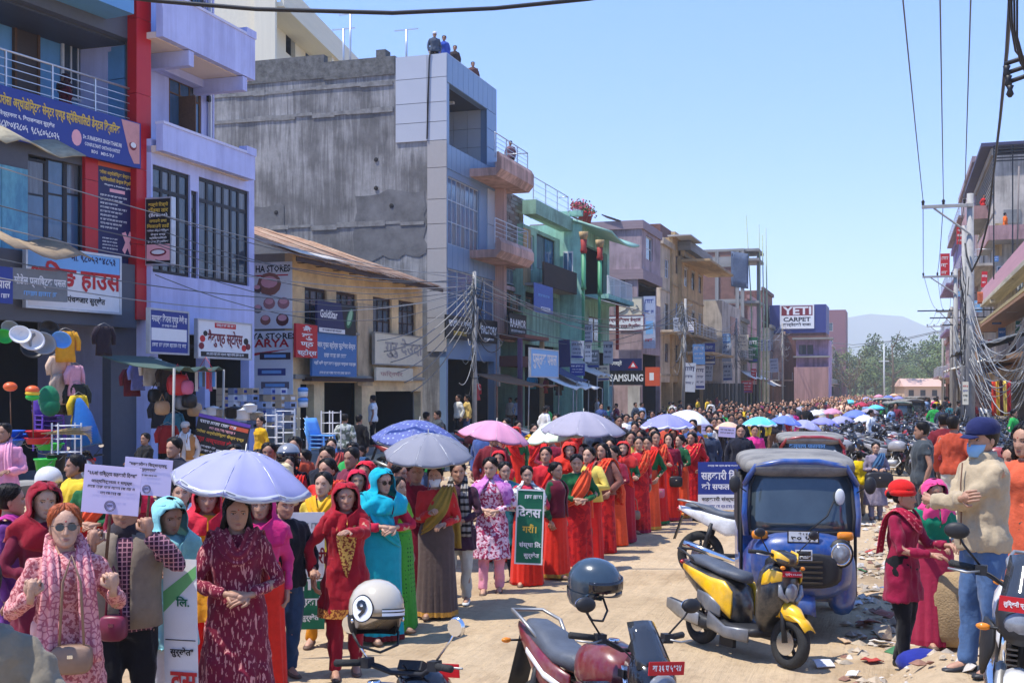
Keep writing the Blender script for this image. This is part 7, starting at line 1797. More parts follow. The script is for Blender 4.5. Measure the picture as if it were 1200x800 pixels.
def near_people():
 per('woman with hennaed hair and sunglasses in a pink knit tunic, both hands raised',76,592,6.9,8,hairm=HENNA,hair='bun',glasses=True,q=0,skin=0,head=(R(-4),R(-3),0),R_=(-.20,-.24,1.16),L_=(.21,-.22,1.16),hs=('fist','fist'),
  hd=(((.1,-.15,1),(.3,1,0)),((-.1,-.15,1),(-.3,1,0))),hint=(.5,.15,-.9),top=C(215,150,145,'blotch',(165,85,90),60),bottom=C(220,170,165),hem=.35,drape=('hang',C(225,160,160,'flower',(180,100,115),28)),shoe=SANDAL)
 per('woman in a deep maroon scarf and cardigan behind the hennaed woman',50,566,8.6,14,q=0,skin=0,hood=C(140,22,40),top=C(110,28,50),bottom=MRN,hem=.5,drape=None,topstyle='kurta',**clasp(1.0))
 per('woman in profile with a magenta scarf at the left edge',12,566,8.9,78,q=0,skin=1,hair='bun',top=PUR,bottom=PUR,drape=('u',C(190,60,140)),hem=.5)
 per('man in a grey suit jacket seen from behind in the bottom left corner',-30,0,4.6,172,h=1.74,male=True,skin=1,top=C(128,118,100),topstyle='jacket',bottom=C(90,88,84),hair='short',q=0,R_=(-.22,-.05,.85),L_=(.22,-.05,.85))
 per('man in a taupe waistcoat and checked shirt holding the nearer placard',148,572,7.7,-4,male=True,skin=1,q=0,top=C(60,30,50,'check',(170,120,130),12),topstyle='shirt',bottom=BLK,hair='short',jacket=(C(125,112,98),.80,9),R_=(-.16,-.27,1.30),L_=(.14,-.26,1.36),hs=('fist','fist'),
  hd=(((.1,-.2,1),(.3,1,0)),((-.2,-.1,1),(-.4,1,0))),hint=(.7,.1,-.8),shoe=SHOE,scarfneck=C(50,45,50))
 per('woman in a pale turquoise headscarf looking down at the white banner',197,583,8.3,12,q=0,skin=1,hood=C(140,205,210),head=(R(12),R(16),0),top=C(150,205,210),bottom=WHT,hem=.6,R_=(-.10,-.24,1.12),L_=(.12,-.24,1.14),hs=('grip','grip'))
 per('woman with a white scarf on her hair behind the second placard',213,562,10.6,5,skin=0,hair='bun',top=C(220,110,60),bottom=RED,drape=('u',WHT),hood=None)
 per('young woman in a long maroon dashed kurta under the lilac umbrella',277,578,8.0,3,q=0,skin=1,hair='long',top=C(120,32,54,'vdash',(205,140,135),75),bottom=MRN,hem=.32,drape=('u',C(125,36,56,'vdash',(190,120,120),60)),shoe=SANDAL,**clasp(1.0))
 per('woman in red and gold beneath the left rim of the lilac umbrella',242,566,9.8,0,skin=1,hood=C(200,40,60),top=C(215,150,40),bottom=RED,hem=.5)
 per('woman in a magenta shawl behind the maroon kurta woman',305,574,9.4,10,skin=1,hood=C(200,40,110),top=C(205,55,120),topstyle='sari',bottom=RED2)
 per('person in a black zip jacket and blue jeans beside the white and green banner',333,575,9.9,25,male=True,skin=1,hair='short',top=C(24,26,32),topstyle='jacket',bottom=C(50,75,105),R_=(-.26,-.06,.85),L_=(.20,-.16,.93),hs=('relax','grip'),shoe=SANDAL)
 per('woman in a red kurta with gold embroidery stretching one arm forward',405,565,10.0,4,q=0,skin=1,hood=C(165,25,40),hoodl=.6,top=C(150,24,38),bottom=C(140,22,40),hem=.52,trim=[(.50,.075,C(190,130,60,'blotch',(120,60,30),60))],R_=(-.27,-.05,.83),L_=(-.02,-.44,1.24),hs=('relax','flat'),hd=(None,((-.35,-.85,.05),(0,.1,-1))),hint=(.9,.2,-.4),head=(0,R(4),0))
 per('woman in a mustard kurta behind the pointing woman',378,553,11.2,-15,skin=0,hair='bun',top=C(205,175,60),bottom=C(190,120,20),hem=.4,drape=('u',C(215,160,30)))
 per('woman in sunglasses under a cream headscarf',330,543,12.4,8,skin=1,hood=C(215,195,150),glasses=True,top=C(90,60,60),bottom=BLK,hem=.6)
 per('woman in a crimson headscarf behind the pointing woman',428,541,12.9,-5,skin=1,hood=C(205,30,50),top=RED,bottom=RED,hem=.5)
 per('second crimson hooded woman between the mustard and turquoise clothes',418,550,12.0,5,skin=1,hood=C(190,28,60),top=MRN,bottom=RED,hem=.5)
 per('woman in a bright turquoise headscarf and sunglasses with crossed forearms',447,549,11.4,18,q=0,skin=0,hood=C(15,165,185),hoodl=1.2,glasses=True,top=C(175,30,60),bottom=C(20,150,165),topstyle='sari',head=(R(14),R(8),0),drape=('pallu2',C(20,160,178)),**clasp(1.08))
 per('woman in a lime green kurta turned away beside the turquoise scarf',468,559,11.9,60,skin=1,hair='bun',top=C(105,165,40),bottom=C(70,150,50,'dots',(25,70,30),22),topstyle='sari',drape=None)
 per('tall woman in a dark red sari looking left behind the lime kurta',487,540,12.9,-10,skin=1,hair='bun',top=C(135,28,45),topstyle='sari',sleeve=.4,bottom=C(130,25,48),drape=('pallu2',C(150,30,50)),hem=.5)
 per('woman with a slicked bun in profile under the grey umbrella',467,543,13.6,50,skin=1,hair='bun',top=MRN,bottom=MRN,topstyle='sari')
 per('woman in a pale face mask holding the grey umbrella',511,545,12.6,-5,skin=1,hair='bun',mask=mat('mask_white',(.62,.64,.68),rough=.8),top=C(190,40,40),bottom=C(90,75,70),topstyle='sari',drape=('pallu',C(150,120,50)),R_=(-.04,-.22,1.12),L_=(.10,-.2,1.0),hs=('fist','relax'))
 per('woman in a plum top with a grey and white shawl and pale trousers',537,541,13.3,-8,q=0,skin=1,hair='bun',top=C(62,35,52),bottom=C(205,198,180),hem=.62,drape=('hang',C(150,145,140,'stripe',(40,38,40),4)),shoe=SNEAK,**clasp(.97))
 per('woman in a pink and white patterned kurta with a lilac shawl',576,536,14.0,-4,q=0,skin=0,hair='bun',top=C(222,190,205,'blotch',(160,50,90),30),bottom=C(225,150,170),hem=.42,shawl=(C(205,130,190,'blotch',(170,90,160),14),.98),**clasp(1.0))
 per('woman in teal just behind the lilac shawl',592,541,14.8,-4,skin=0,hair='bun',top=C(40,110,125),bottom=C(30,50,70),hem=.5)
 per('woman in a white printed shawl holding the green banner',618,546,14.6,-2,skin=0,hair='bun',top=C(190,45,70),topstyle='sari',bottom=RED2,shawl=(C(215,215,210,'blotch',(120,120,125),16),.95,30),R_=(-.12,-.2,1.12),L_=(.16,-.2,1.1),hs=('grip','grip'))
 per('woman in profile in a maroon waistcoat over green sleeves beside the green banner',652,541,15.2,62,skin=1,hair='bun',top=C(25,75,45),topstyle='sari',bottom=RED2,jacket=(C(95,18,40),.84,6))
 per('woman with a bright red headscarf looking out above the others',667,518,18.0,-4,skin=0,hood=C(215,50,35),top=RED,bottom=RED,topstyle='sari')
 per('woman with a red scarf and glasses at the back of the second row',585,528,16.6,10,skin=1,hood=C(200,35,45),top=C(150,190,60),bottom=RED,topstyle='sari')
 # bystanders on the right
 per('man in a navy cap and blue face mask with folded arms in a beige jacket',1152,491,8.2,-58,gz=.44,male=True,q=0,skin=1,hair='short',cap=C(30,36,78),mask=mat('mask_blue',(.22,.42,.66),rough=.8),top=C(172,154,126),topstyle='jacket',bottom=C(72,98,135),shoe=SHOE,
  R_=(.16,-.24,1.12),L_=(-.15,-.26,1.08),hs=('relax','relax'),hd=(((1,-.1,.25),(0,1,0)),((-1,-.1,.1),(0,1,0))),hint=(.9,.1,-.5),stance=.05)
 per('woman in a bright red headwrap and long magenta top over black',1058,565,10.0,66,q=0,skin=1,hair='bun',gz=.05,cap=None,hood=None,top=C(135,20,55),bottom=C(20,20,24),topstyle='kurta',hem=.60,shoe=SHOE,R_=(-.12,-.30,1.02),L_=(.10,-.34,1.08),hint=(.7,.3,-.9),drape=('u',C(165,30,60,'dots',(215,120,120),30)))
 per('woman in a pink headscarf and green blouse beside the red headwrap',1095,562,10.8,25,gz=.08,skin=1,hood=C(220,70,130),hoodl=.5,top=C(15,115,85),sleeve=.4,bottom=C(160,40,70),topstyle='sari',R_=(-.1,-.28,1.0),L_=(.1,-.28,1.0))
 per('woman in a mustard dotted dress with a red scarf at the right edge',1188,520,9.4,-30,gz=.40,skin=1,hair='bun',top=C(205,165,110,'dots',(130,50,50),24),bottom=C(200,165,120),topstyle='sari',drape=('pallu2',RED))
 per('dark haired person partly cut off by the right edge',1203,497,9.0,-20,gz=.42,skin=1,hair='long',top=C(200,90,60),bottom=C(70,70,60),hem=.5)
 per('man in a dark grey polo seen side on beyond the rubble',1081,494,17.0,-80,gz=.2,male=True,skin=2,hair='short',top=C(62,68,72),topstyle='shirt',sleeve=.4,bottom=C(60,60,66),stance=.1)
 per('man in a rust orange shirt with his back turned',1118,488,18.8,170,gz=.2,male=True,skin=2,hair='short',top=C(178,72,48),topstyle='shirt',bottom=C(190,185,170))
 per('man in a maroon shirt next to the rust orange shirt',1106,485,21.0,190,gz=.2,male=True,skin=2,hair='short',top=C(110,30,40),topstyle='shirt',bottom=BLK)
 per('woman in a grey dress carrying a black bag and a blue cloth',1026,518,21.9,6,skin=0,hair='bun',top=C(130,122,140),bottom=C(125,118,135),hem=.3,R_=(-.08,-.2,1.05),L_=(.14,-.2,1.05),drape=('pallu',C(60,95,130)))
 per('child in a yellow shirt standing right of the blue auto rickshaw',1007,0,22.5,180,h=1.22,male=True,skin=2,hair='short',top=C(222,190,20),topstyle='shirt',sleeve=.4,bottom=C(170,150,120))
near_people()
# headwrap of the red woman
def wrap_on(p_label,m):
 o=next(x for x in PEOPLE if x['label'].startswith(p_label))
 b=MB().mat(m,True);b.sphere((0,.012,1.545),(.098,.118,.085),18,12);b.torus((0,.0,1.515),.083,.03,20,8,axis='Z');b.sphere((0,.12,1.50),(.05,.04,.04),10,8);b.build('headwrap',o)
wrap_on('woman in a bright red headwrap',RED)
def emb():
 o=next(x for x in PEOPLE if 'gold embroidery' in x['label'])
 b=MB().mat(C(205,165,85,'blotch',(120,50,35),50),True);rows=[]
 for z,w_ in((1.30,.06),(1.22,.085),(1.12,.08),(1.0,.055),(.9,.03),(.83,.005)):
  rx,ry,yc=tor(z);rows.append([(x*w_,yc-(ry+.022)*math.sqrt(1-(x*w_/(rx+.02))**2)-.006,z)for x in(-1,-.5,0,.5,1)])
 b.sheet(rows,.004).build('embroidery',o)
 o=next(x for x in PEOPLE if 'navy cap' in x['label']);m=C(172,154,126)
 MB().mat(m,True).loft([ering(z,a,b_,.0,24,.03,5)for z,a,b_ in((1.345,.10,.085),(1.375,.092,.08),(1.40,.085,.075),(1.395,.07,.062))],cap=False).build('collar',o)
 MB().mat(BRN,True).tube([(.015,-.150,1.33),(.02,-.165,1.2),(.018,-.16,1.0),(.02,-.168,.82)],.005,5).build('zip',o)
emb()
# ---- the red line of the procession: rows of women
SW_=[dict(top=C(190,35,45),bottom=RED2,topstyle='sari',drape=('pallu',RED)),dict(top=C(28,90,50),bottom=RED,topstyle='sari',drape=('pallu',RED2)),dict(top=C(205,175,80),bottom=RED2,topstyle='sari',drape=('hang1',C(200,60,60)),jacket=(C(215,190,90),.84,16,True)),
    dict(top=MRN,bottom=RED,topstyle='sari',drape=('pallu2',RED2)),dict(top=C(120,50,45),bottom=RED2,topstyle='sari',drape=('pallu',C(160,60,55)),jacket=(C(130,85,75),.86,14,True)),dict(top=C(30,100,60),bottom=RED2,topstyle='sari',drape=('pallu2',RED),hood=C(200,50,45)),
    dict(top=C(200,45,40),bottom=RED,topstyle='sari',drape=('pallu',C(215,90,110))),dict(top=C(26,80,48),bottom=RED2,topstyle='sari',drape=('pallu2',RED)),dict(top=C(190,180,160),bottom=RED,topstyle='sari',drape=('pallu',RED2),jacket=(C(200,190,165),.84,14,True))]
REDS=[RED,RED2,C(224,82,45),C(165,24,42),C(205,40,50,'dots',(225,170,90),16),C(198,34,34,'blotch',(160,20,30),12),C(210,52,30,'flower',(225,100,60),14)]
def red_line():
 rr=random.Random(21)
 names=['red blouse','dark green sleeves','yellow cardigan','maroon blouse','brown cardigan','red scarf over her hair','pink edged drape','green blouse and crossed drape','cream cardigan']
 ordn=['first','second','third','fourth','fifth','sixth','seventh','eighth','ninth','tenth','eleventh','twelfth','thirteenth']
 # (u of the feet, Z) along the near edge
 front=[(676,16.0),(690,16.7),(704,17.4),(721,18.1),(732,18.9),(746,19.6),(757,20.4),(771,21.0),(783,21.7),(796,22.3),(808,22.9)]
 bags=[]
 order=[1,2,4,3,5,0,1,6,3,7,0]
 for i,(u,Z)in enumerate(front):
  k=order[i];h=rr.uniform(1.50,1.64);rs=rr.uniform(0,1)
  pose={}if i%3 else clasp(1.0)
  if i%3==1:pose=dict(R_=(-.2,-.12,.98),L_=(.16,-.18,1.05),hs=('relax','grip'))
  st=dict(SW_[k]);st['bottom']=rr.choice(REDS);st['drape']=(st['drape'][0],rr.choice(REDS))
  if i%4==2:pose=dict(R_=(-.10,-.22,1.25),L_=(.2,-.1,.9),hs=('flat','relax'))
  per('woman with %s and red skirt, %s right of the green banner'%(names[k],ordn[i]),u+rr.uniform(-3,3),0,Z+rr.uniform(-.3,.3),rr.uniform(-40,25),h=h,fat=rr.uniform(.94,1.1),skin=rr.choice((0,1,1)),hair=rr.choice(('bun','bun','long')),**{**st,**pose})
 for i,(u,Z)in enumerate([(640,16.6),(683,18.6),(700,19.4),(715,20.2),(739,21.4),(752,22.6),(765,23.4),(790,24.6),(812,25.4)]):
  k=rr.randrange(9);per('woman with %s, %s in the second row behind the red line'%(names[k],ordn[i]),u,0,Z,rr.uniform(-25,15),h=rr.uniform(1.52,1.66),skin=rr.choice((0,1,2)),hair=rr.choice(('bun','long')),**SW_[k])
red_line()
MENP=[dict(top=C(70,80,100),bottom=GRY),dict(top=WHT,bottom=BLK),dict(top=C(40,42,48),bottom=DNM),dict(top=C(150,40,40),bottom=BLK),dict(top=C(90,120,160),bottom=BRN)]
def misc_people():
 M=dict(male=True,hair='short',topstyle='shirt')
 per('man in a dark shirt standing behind the blue banner',868,0,23.5,0,h=1.68,skin=1,**{**M,**dict(top=C(30,32,45),bottom=BLK)})
 per('man with a beard in a white shirt in the procession',768,503,27,5,skin=1,**{**M,**dict(top=WHT,bottom=BLK)})
 per('man in a blue jacket with a backpack left of the blue banner',812,0,26.5,-30,h=1.7,skin=1,**{**M,**dict(top=C(60,80,130),bottom=BLK)})
 per('person in a light blue face mask behind the blue banner',832,0,25.5,0,h=1.6,skin=1,top=C(50,60,80),bottom=BLK,mask=MATS['mask_blue'],hair='bun')
 per('woman in bright pink behind the blue banner',884,0,26.5,10,h=1.58,skin=1,top=C(215,50,130),bottom=BLK,hair='bun')
 # left pavement
 per('man in white shirt and dark shorts on the ochre building step',437,470,40,-100,h=1.72,gz=.45,skin=2,**{**M,**dict(top=WHT,bottom=BLK,sleeve=.4)})
 per('man in a grey and white camouflage jacket on the left pavement',404,0,30.5,160,h=1.7,gz=.05,skin=1,**{**M,**dict(top=C(95,105,95,'blotch',(180,185,180),9),bottom=DNM)})
 per('man in a black jacket next to the camouflage jacket',421,0,31,150,h=1.66,gz=.05,skin=1,**{**M,**dict(top=BLK,bottom=BLK)})
 per('woman in a long mustard dress standing before the housewares',305,483,26.5,-60,h=1.58,gz=.2,skin=1,hair='bun',top=C(215,165,25),bottom=C(210,160,25),hem=.12)
 per('man in a tan waistcoat and white scarf with a flat cap near the lilac shop',218,494,25.5,-20,h=1.58,gz=.1,male=True,skin=2,hair='short',cap=C(190,180,170),top=C(200,190,180),topstyle='shirt',bottom=C(170,155,140),jacket=(C(170,120,70),.80,14),drape=('hang1',WHT))
 per('man in black crouching on the shop step reading',170,495,24.5,-60,h=1.66,gz=-.18,male=True,skin=2,hair='short',top=C(24,24,27),topstyle='jacket',bottom=C(26,26,30),sit=1,R_=(.02,-.36,1.05),L_=(.1,-.36,1.05))
 per('man in a pale pink shirt at the left edge',4,497,16.5,-15,gz=.15,male=True,skin=2,hair='short',top=C(225,150,175),topstyle='shirt',bottom=BEI,R_=(-.15,-.2,1.0),L_=(.12,-.22,1.02),drape=('hang1',C(230,160,185)))
 per('rider with a silver helmet behind the cream headscarf',338,526,14.6,-8,male=True,skin=2,hair='none',top=BLK,topstyle='jacket',bottom=BLK)
 per('man with short hair beside the silver helmet',355,528,15.4,-40,male=True,skin=1,hair='short',top=C(190,170,150),topstyle='shirt',bottom=BLK)
 for k,(u,v,Z,g,lab,c)in enumerate(((537,452,44,.5,'man in a pale shirt on the shop steps under the tall grey building',(200,195,180)),(547,450,44,.5,'woman in yellow with a pink bag on the shop steps',(190,160,90)),(598,462,58,.3,'mannequin like figure in a pale tunic by the salmon building',(205,200,190)),(606,464,58,.3,'person in a pale blue tunic by the salmon building',(160,180,210)),
  (640,478,46,0,'boy in a bright green shirt behind the grey umbrella',(40,150,70)),(700,473,62,.3,'person seated height figure in white before the glass shop front',(205,205,205)),(745,474,60,0,'man in a dark waistcoat before the phone shop',(60,70,85)),(752,475,61,0,'man in a light blue shirt before the phone shop',(130,160,200)),(722,478,58,0,'person in maroon before the phone shop',(110,40,60)),
  (833,475,74,0,'man in white before the dark gate',(215,215,215)),(855,480,70,0,'pair leader in cream before the dark gate',(190,180,160)),(862,479,71,0,'person in dark clothes before the dark gate',(50,45,50)),(936,478,66,0,'woman in a yellow dress far down the left pavement',(215,180,50)),(988,452,118,0,'person in a pink top far beyond the crowd',(190,60,90)))):
  per(lab,u,0,Z,rrM.uniform(-90,60),h=1.66,gz=g,male=k%2==0,skin=2,hair='short' if k%2==0 else 'bun',top=C(*c),topstyle='shirt',bottom=[BLK,DNM,BRN][k%3])
 # on roofs and balconies
 def up(lab,u,v,Z,z,c,off=0,**k):
  p=at(u,455,Z);person(lab,(p.x,p.y,z),face_cam(u,off),h=k.pop('h',1.66),skin=2,top=C(*c),topstyle='shirt',bottom=BLK,**k)
 zt=B3.zt
 p=B3.pt(.75,1.3,0);ga=lambda x,y:B3.pt(x,y,0)
 for lab,x,y,dz,c,ml in(('man in a cap and dark jacket at the corner of the tall roof',.55,.75,-.35,(70,80,95),True),('person in blue beside the man in the cap on the tall roof',1.15,.55,-.35,(50,80,170),False),('dark haired onlooker a little along the tall roof edge',2.2,.45,-.5,(60,50,50),False),('onlooker farthest along the tall roof edge',4.6,.45,-.6,(90,60,60),True)):
  q=ga(x,y);person(lab,(q.x,q.y,zt+dz),face_cam(530,10),h=1.66,male=ml,skin=2,hair='short' if ml else 'bun',top=C(*c),topstyle='shirt',bottom=BLK,cap=C(200,200,205)if 'cap and' in lab else None)
 q=B3.pt(1.2,1.0,0);person('person looking out of the top recess of the tall grey building',(q.x,q.y,B3.z(168,0)+.02),face_cam(530,0),h=1.6,male=True,hair='short',skin=2,top=BLK,topstyle='shirt',bottom=BLK)
 up('person on the highest balcony of the salmon building',598,172,58.2,HC+(455-205)/1400*58.2,(120,90,100),0,hair='bun')
 q=B0.pt(B0.lx(76,-.6),.6,0);person('person in a dark red shawl sitting behind the clinic balcony rail',(q.x,q.y,B0.z(140,B0.lx(100))-.45),face_cam(76,-70),h=1.6,hair='bun',skin=2,top=C(90,25,40),topstyle='shirt',bottom=BLK,hood=C(50,20,30))
 up('man in an orange shirt and jeans on the upper right terrace',1178,0,79,12.35,(225,105,30),100,male=True,hair='short');up('person in red on the balcony behind the near pole',1153,0,88,15.0,(200,40,40),30,hair='bun')
misc_people()
# ---------------------------------------------------------------- umbrellas, banners, placards, bags
def umbrella(label,u,vtop,rpx,Z,col,under=None,trim=None,tilt=(0,0),rot=0.,far=False,hand=True,pole=None,star=None,name='umbrella'):
 r=rpx/F_PX*Z;top=at(u,vtop,Z);t=thing(name,label,'umbrella',top,rot,'umbrellas in the procession');t.rotation_euler=(R(tilt[0]),R(tilt[1]),rot);n=8;m=4 if not far else 2;K=n*m
 rings=[];H=r*.46
 for f in((.015,.14,.28,.42,.56,.70,.84,.94,1.0)if not far else(.02,.35,.7,1.0)):
  ring=[]
  for j in range(K+1):
   a=2*math.pi*j/K;ph=(j%m)/m;dip=math.sin(math.pi*ph)
   rr_=r*f*(1-.055*dip*f);z=-H*(f**1.9)-r*.075*dip*f
   if f==1.0:z-=0;rr_=r*(1-.10*dip)
   ring.append((rr_*math.cos(a),rr_*math.sin(a),z))
  rings.append(ring)
 MB().mat(col,True).sheet(rings,.004).build('canopy',t)
 if under:MB().mat(under,True).sheet([[(x*.985,y*.985,z-.008)for x,y,z in rg]for rg in rings],.002).build('lining',t)
 if trim:MB().mat(trim,True).sheet([[(x*1.004,y*1.004,z+.003)for x,y,z in rings[-2]],[(x*1.006,y*1.006,z-.012)for x,y,z in rings[-1]]],.002).build('border',t)
 L=pole or .72
 s=MB().mat(ALU,True);s.tube([(0,0,.05),(0,0,-L)],.0055 if not far else .012,6);s.build('shaft',t)
 if not far:
  MB().mat(PBK,True).tube([(0,0,-L),(0,0,-L-.09),(.02,0,-L-.11)],[.013,.014,.01],8).build('handle',t)
  for k in range(n):
   a=2*math.pi*k/n;MB().mat(STEEL,True).tube([(f*r*math.cos(a),f*r*math.sin(a),-H*f**1.9+.002)for f in(.03,.3,.6,.8,1.)],.0018,4).build('seam',t);rb=MB().mat(ALU,True);rb.tube([(f*r*math.cos(a),f*r*math.sin(a),-H*f**1.9-.010)for f in(.03,.3,.6,.8,.99)],.0028,4);rb.tube([(0,0,-.30*r/.5),(.48*r*math.cos(a),.48*r*math.sin(a),-H*.48**1.9-.012)],.0022,4);rb.build('rib',t)
 return t
UM={n:paint('umbrella_'+n,*c,rough=.7,var=.08,scale=3,spec=.3)for n,c in dict(lilac=(150,150,188),star=(84,94,150),grey=(128,128,138),beige=(200,185,160),pink=(205,140,165),dgrey=(150,145,158),pgreen=(200,215,195),violet=(135,135,205),cyan=(95,190,220),blue=(100,120,200),peach=(225,175,145),red=(170,45,70),wht=(215,215,222),maroon=(110,40,60)).items()}
STARM=paint('umbrella_star_print',84,94,150,rough=.7,pattern='dots',col2=s8(150,162,200),pscale=16)
umbrella('pale lilac umbrella with a reflective rim in front on the left',288,528,84,8.05,UM['lilac'],trim=mat('reflect_trim',(.45,.46,.5),rough=.3),tilt=(4,9),rot=.3,pole=.66)
umbrella('blue umbrella printed with pale stars',492,492,56,16.0,STARM,UM['lilac'],tilt=(2,6),rot=.2)
umbrella('grey umbrella with a beige lining held above the masked woman',502,508,55,12.6,UM['grey'],UM['beige'],tilt=(10,3),rot=.1)
umbrella('dusty pink umbrella right of the grey one',582,493,43,17.5,UM['pink'],UM['maroon'],tilt=(2,10),rot=.4)
umbrella('large dark grey lilac umbrella over the red line',684,482,51,19.0,UM['dgrey'],tilt=(2,2),rot=.1);umbrella('pale green white umbrella half hidden under the large grey one',652,492,42,20.0,UM['pgreen'],tilt=(0,-10),rot=.6)
umbrella('violet blue umbrella with a white fringe',782,485,32,24,UM['violet'],trim=UM['wht'],rot=.2);umbrella('beige umbrella behind the violet blue one',812,481,25,28,UM['wht'],UM['beige'],tilt=(3,14));umbrella('peach and pale striped umbrella',853,494,17,29,UM['peach'],rot=.5)
umbrella('bright sky blue umbrella',890,488,21,29,UM['cyan'],rot=.2,trim=UM['wht']);umbrella('periwinkle umbrella right of the sky blue one',922,487,19,32,UM['blue'],tilt=(0,8));umbrella('faded lilac and beige umbrella behind the red auto rickshaw',946,492,19,34,UM['lilac'],UM['peach'],tilt=(0,12))
def flat(name,label,cat,u0,u1,v0,v1,Z,col,rows,tilt=0.,yaw=0.,frame=None,stick=None,art=None,th=.006,parent=None,group=None,border=None):
 w_=(u1-u0)/F_PX*Z;h=(v1-v0)/F_PX*Z;c=at((u0+u1)/2,(v0+v1)/2,Z)
 t=sign(name,label,c,YAW+R(yaw),w_,h,col,rows,depth=th,cat=cat,tilt=R(tilt),art=art,group=group)
 if border:
  b=MB().mat(border);f=.012*Z/10
  for x0,x1,z0,z1 in((-w_/2,w_/2,h/2-f,h/2),(-w_/2,w_/2,-h/2,-h/2+f),(-w_/2,-w_/2+f,-h/2+f,h/2-f),(w_/2-f,w_/2,-h/2+f,h/2-f)):b.box(x0,x1,-.004,-.0005,z0,z1)
  b.build('border',t)
 if stick:MB().mat(WOOD,True).tube([(stick[0],th+.01,h*.4),(stick[0],th+.01,-h/2-stick[1])],.010,6).build('stick',t)
 return t
PLP=paint('placard_lilac_paper',205,192,222,rough=.8,var=.03)
def seal(A_,w_,h):
 A_.mat(GRY_:=paint('seal_grey',90,85,110));A_.torus((0,-.003,-h*.33),h*.11,h*.008,20,4,axis='Y');A_.torus((0,-.003,-h*.33),h*.085,h*.005,20,4,axis='Y');scribble(A_,0,-h*.33,h*.12,h*.05,-.004,GRY_,5)
flat('placard','nearer white placard with black handwriting style Nepali text','placard',97,164,546,602,7.35,PLP,[('"६६औं राष्ट्रिय सहकारी दिवस"',0,.33,.86,.13,SK),('आत्मनिर्भरता र समृद्ध',0,.17,.72,.10,SK),(None,0,.05,.82,.06,SK),(None,0,-.07,.36,.06,SK)],tilt=5,stick=(.0,.42),art=seal)
flat('placard','farther lilac placard tilted behind the nearer one','placard',145,201,537,580,9.0,PLP,[('"सहकारीका सिद्धान्तहरू',0,.33,.8,.13,SK),('र मूल्यमान्यता"',0,.19,.34,.10,SK),(None,-.05,.04,.5,.05,SK)],tilt=5,stick=(.02,.4),art=seal)
BANW=paint('banner_white',222,222,222,rough=.7,var=.05,bump=.2,bscale=8);BGR=paint('banner_green',20,105,75,rough=.7,var=.06);
def swoosh(A_,w_,h):
 A_.mat(paint('banner_leaf',110,175,110));A_.prism([(-w_*.5,h*.28),(w_*.5,h*.46),(w_*.5,h*.38),(-w_*.5,h*.14)],.001,'Y',-.003)
flat('banner','white cloth banner with green wave and red letters, bent in front of the turquoise scarf','banner',189,234,655,830,7.75,BANW,[('लि.',.1,.22,.4,.07,BGR),('#',0,-.04,.9,.006,SK),('सुर्खेत"',.05,-.12,.7,.07,SK),('वस',.1,-.32,.8,.14,SR)],yaw=-18,tilt=-1,art=swoosh)
flat('banner','white banner with a green lower half behind the black jacket','banner',338,380,600,737,10.6,BANW,[('#',0,-.28,1,.44,BGR),('सहकारी',.1,.12,.9,.16,SDR),(None,0,.38,.8,.06,SG),(None,.1,-.12,.8,.10,SW),('सहकारी',.1,-.26,.8,.1,SW),('सुर्खेत',.1,-.40,.5,.07,SW)],yaw=6)
flat('banner','green banner with white letters held before the red line','banner',604,637,573,661,14.0,BGR,[('दिवस',-.05,.20,.9,.17,SW),('गरौं।',.0,-.02,.5,.12,SY),(None,.1,.40,.6,.05,SW),('संस्था लि.',.05,-.24,.8,.10,SW),('सुर्खेत',.1,-.38,.55,.09,SW)],tilt=2,yaw=-4,border=SW)
flat('banner','blue and white banner stretched across the marchers left of the blue auto rickshaw','banner',818,876,541,597,21.2,SB,[('सहकारी दिवस',.02,.22,.92,.24,SW),('को सफल पारौं',0,-.0,.86,.16,SW),('#',0,-.34,1,.32,SW),('सहकारी संस्था लि.',0,-.28,.86,.12,SK),(None,0,-.43,.9,.06,SB),(None,0,.42,.6,.04,SW)])
flat('placard','white placard raised in the crowd beyond the blue banner','placard',822,835,497,509,27,PLP,[(None,0,.2,.8,.14,SK),(None,0,-.1,.8,.14,SK)]);flat('placard','second small placard above the crowd by the peach umbrella','placard',842,862,500,512,28,PLP,[(None,0,.2,.8,.14,SK),(None,0,-.1,.8,.14,SK)],tilt=4)
def bag(label,u,v,Z,w_,h,m,yaw=0,strap=.22,name='handbag',cat='handbag'):
 t=thing(name,label,cat,at(u,v,Z),YAW+R(yaw));b=MB().mat(m,True);blk(b,[(-.05,w_*.42,-h*.42,h*.40),(-.035,w_*.5,-h*.5,h*.5),(.035,w_*.5,-h*.5,h*.5),(.05,w_*.42,-h*.42,h*.40)],16,4);b.build('body',t)
 MB().mat(m,True).tube([(-w_*.3,0,h*.45),(-w_*.22,0,h*.5+strap*.7),(0,0,h*.5+strap),(w_*.22,0,h*.5+strap*.7),(w_*.3,0,h*.45)],.008,6).build('strap',t);MB().mat(CHR).cbox((0,-.053,h*.15),(.03,.008,.02)).build('clasp',t)
BGB=mat('bag_brown',(.13,.055,.04),rough=.45,var=.2);BGK=mat('bag_black',(.02,.018,.02),rough=.5,var=.2);BGT=mat('bag_tan',(.28,.17,.11),rough=.5,var=.2);BGM=mat('bag_maroon',(.18,.02,.05),rough=.4,var=.2);BGP=mat('bag_pink',(.5,.12,.2),rough=.5,var=.1)
bag('brown handbag swinging below the yellow cardigan',684,623,16.2,.24,.17,BGB);bag('brown satchel carried in the middle of the red line',715,576,17.6,.26,.20,BGB);bag('small tan handbag carried in the red line',743,603,19.3,.20,.15,BGT);bag('pink handbag in the red line',774,577,20.7,.14,.18,BGP);bag('black handbag at the back of the red line',792,564,21.6,.24,.2,BGK)
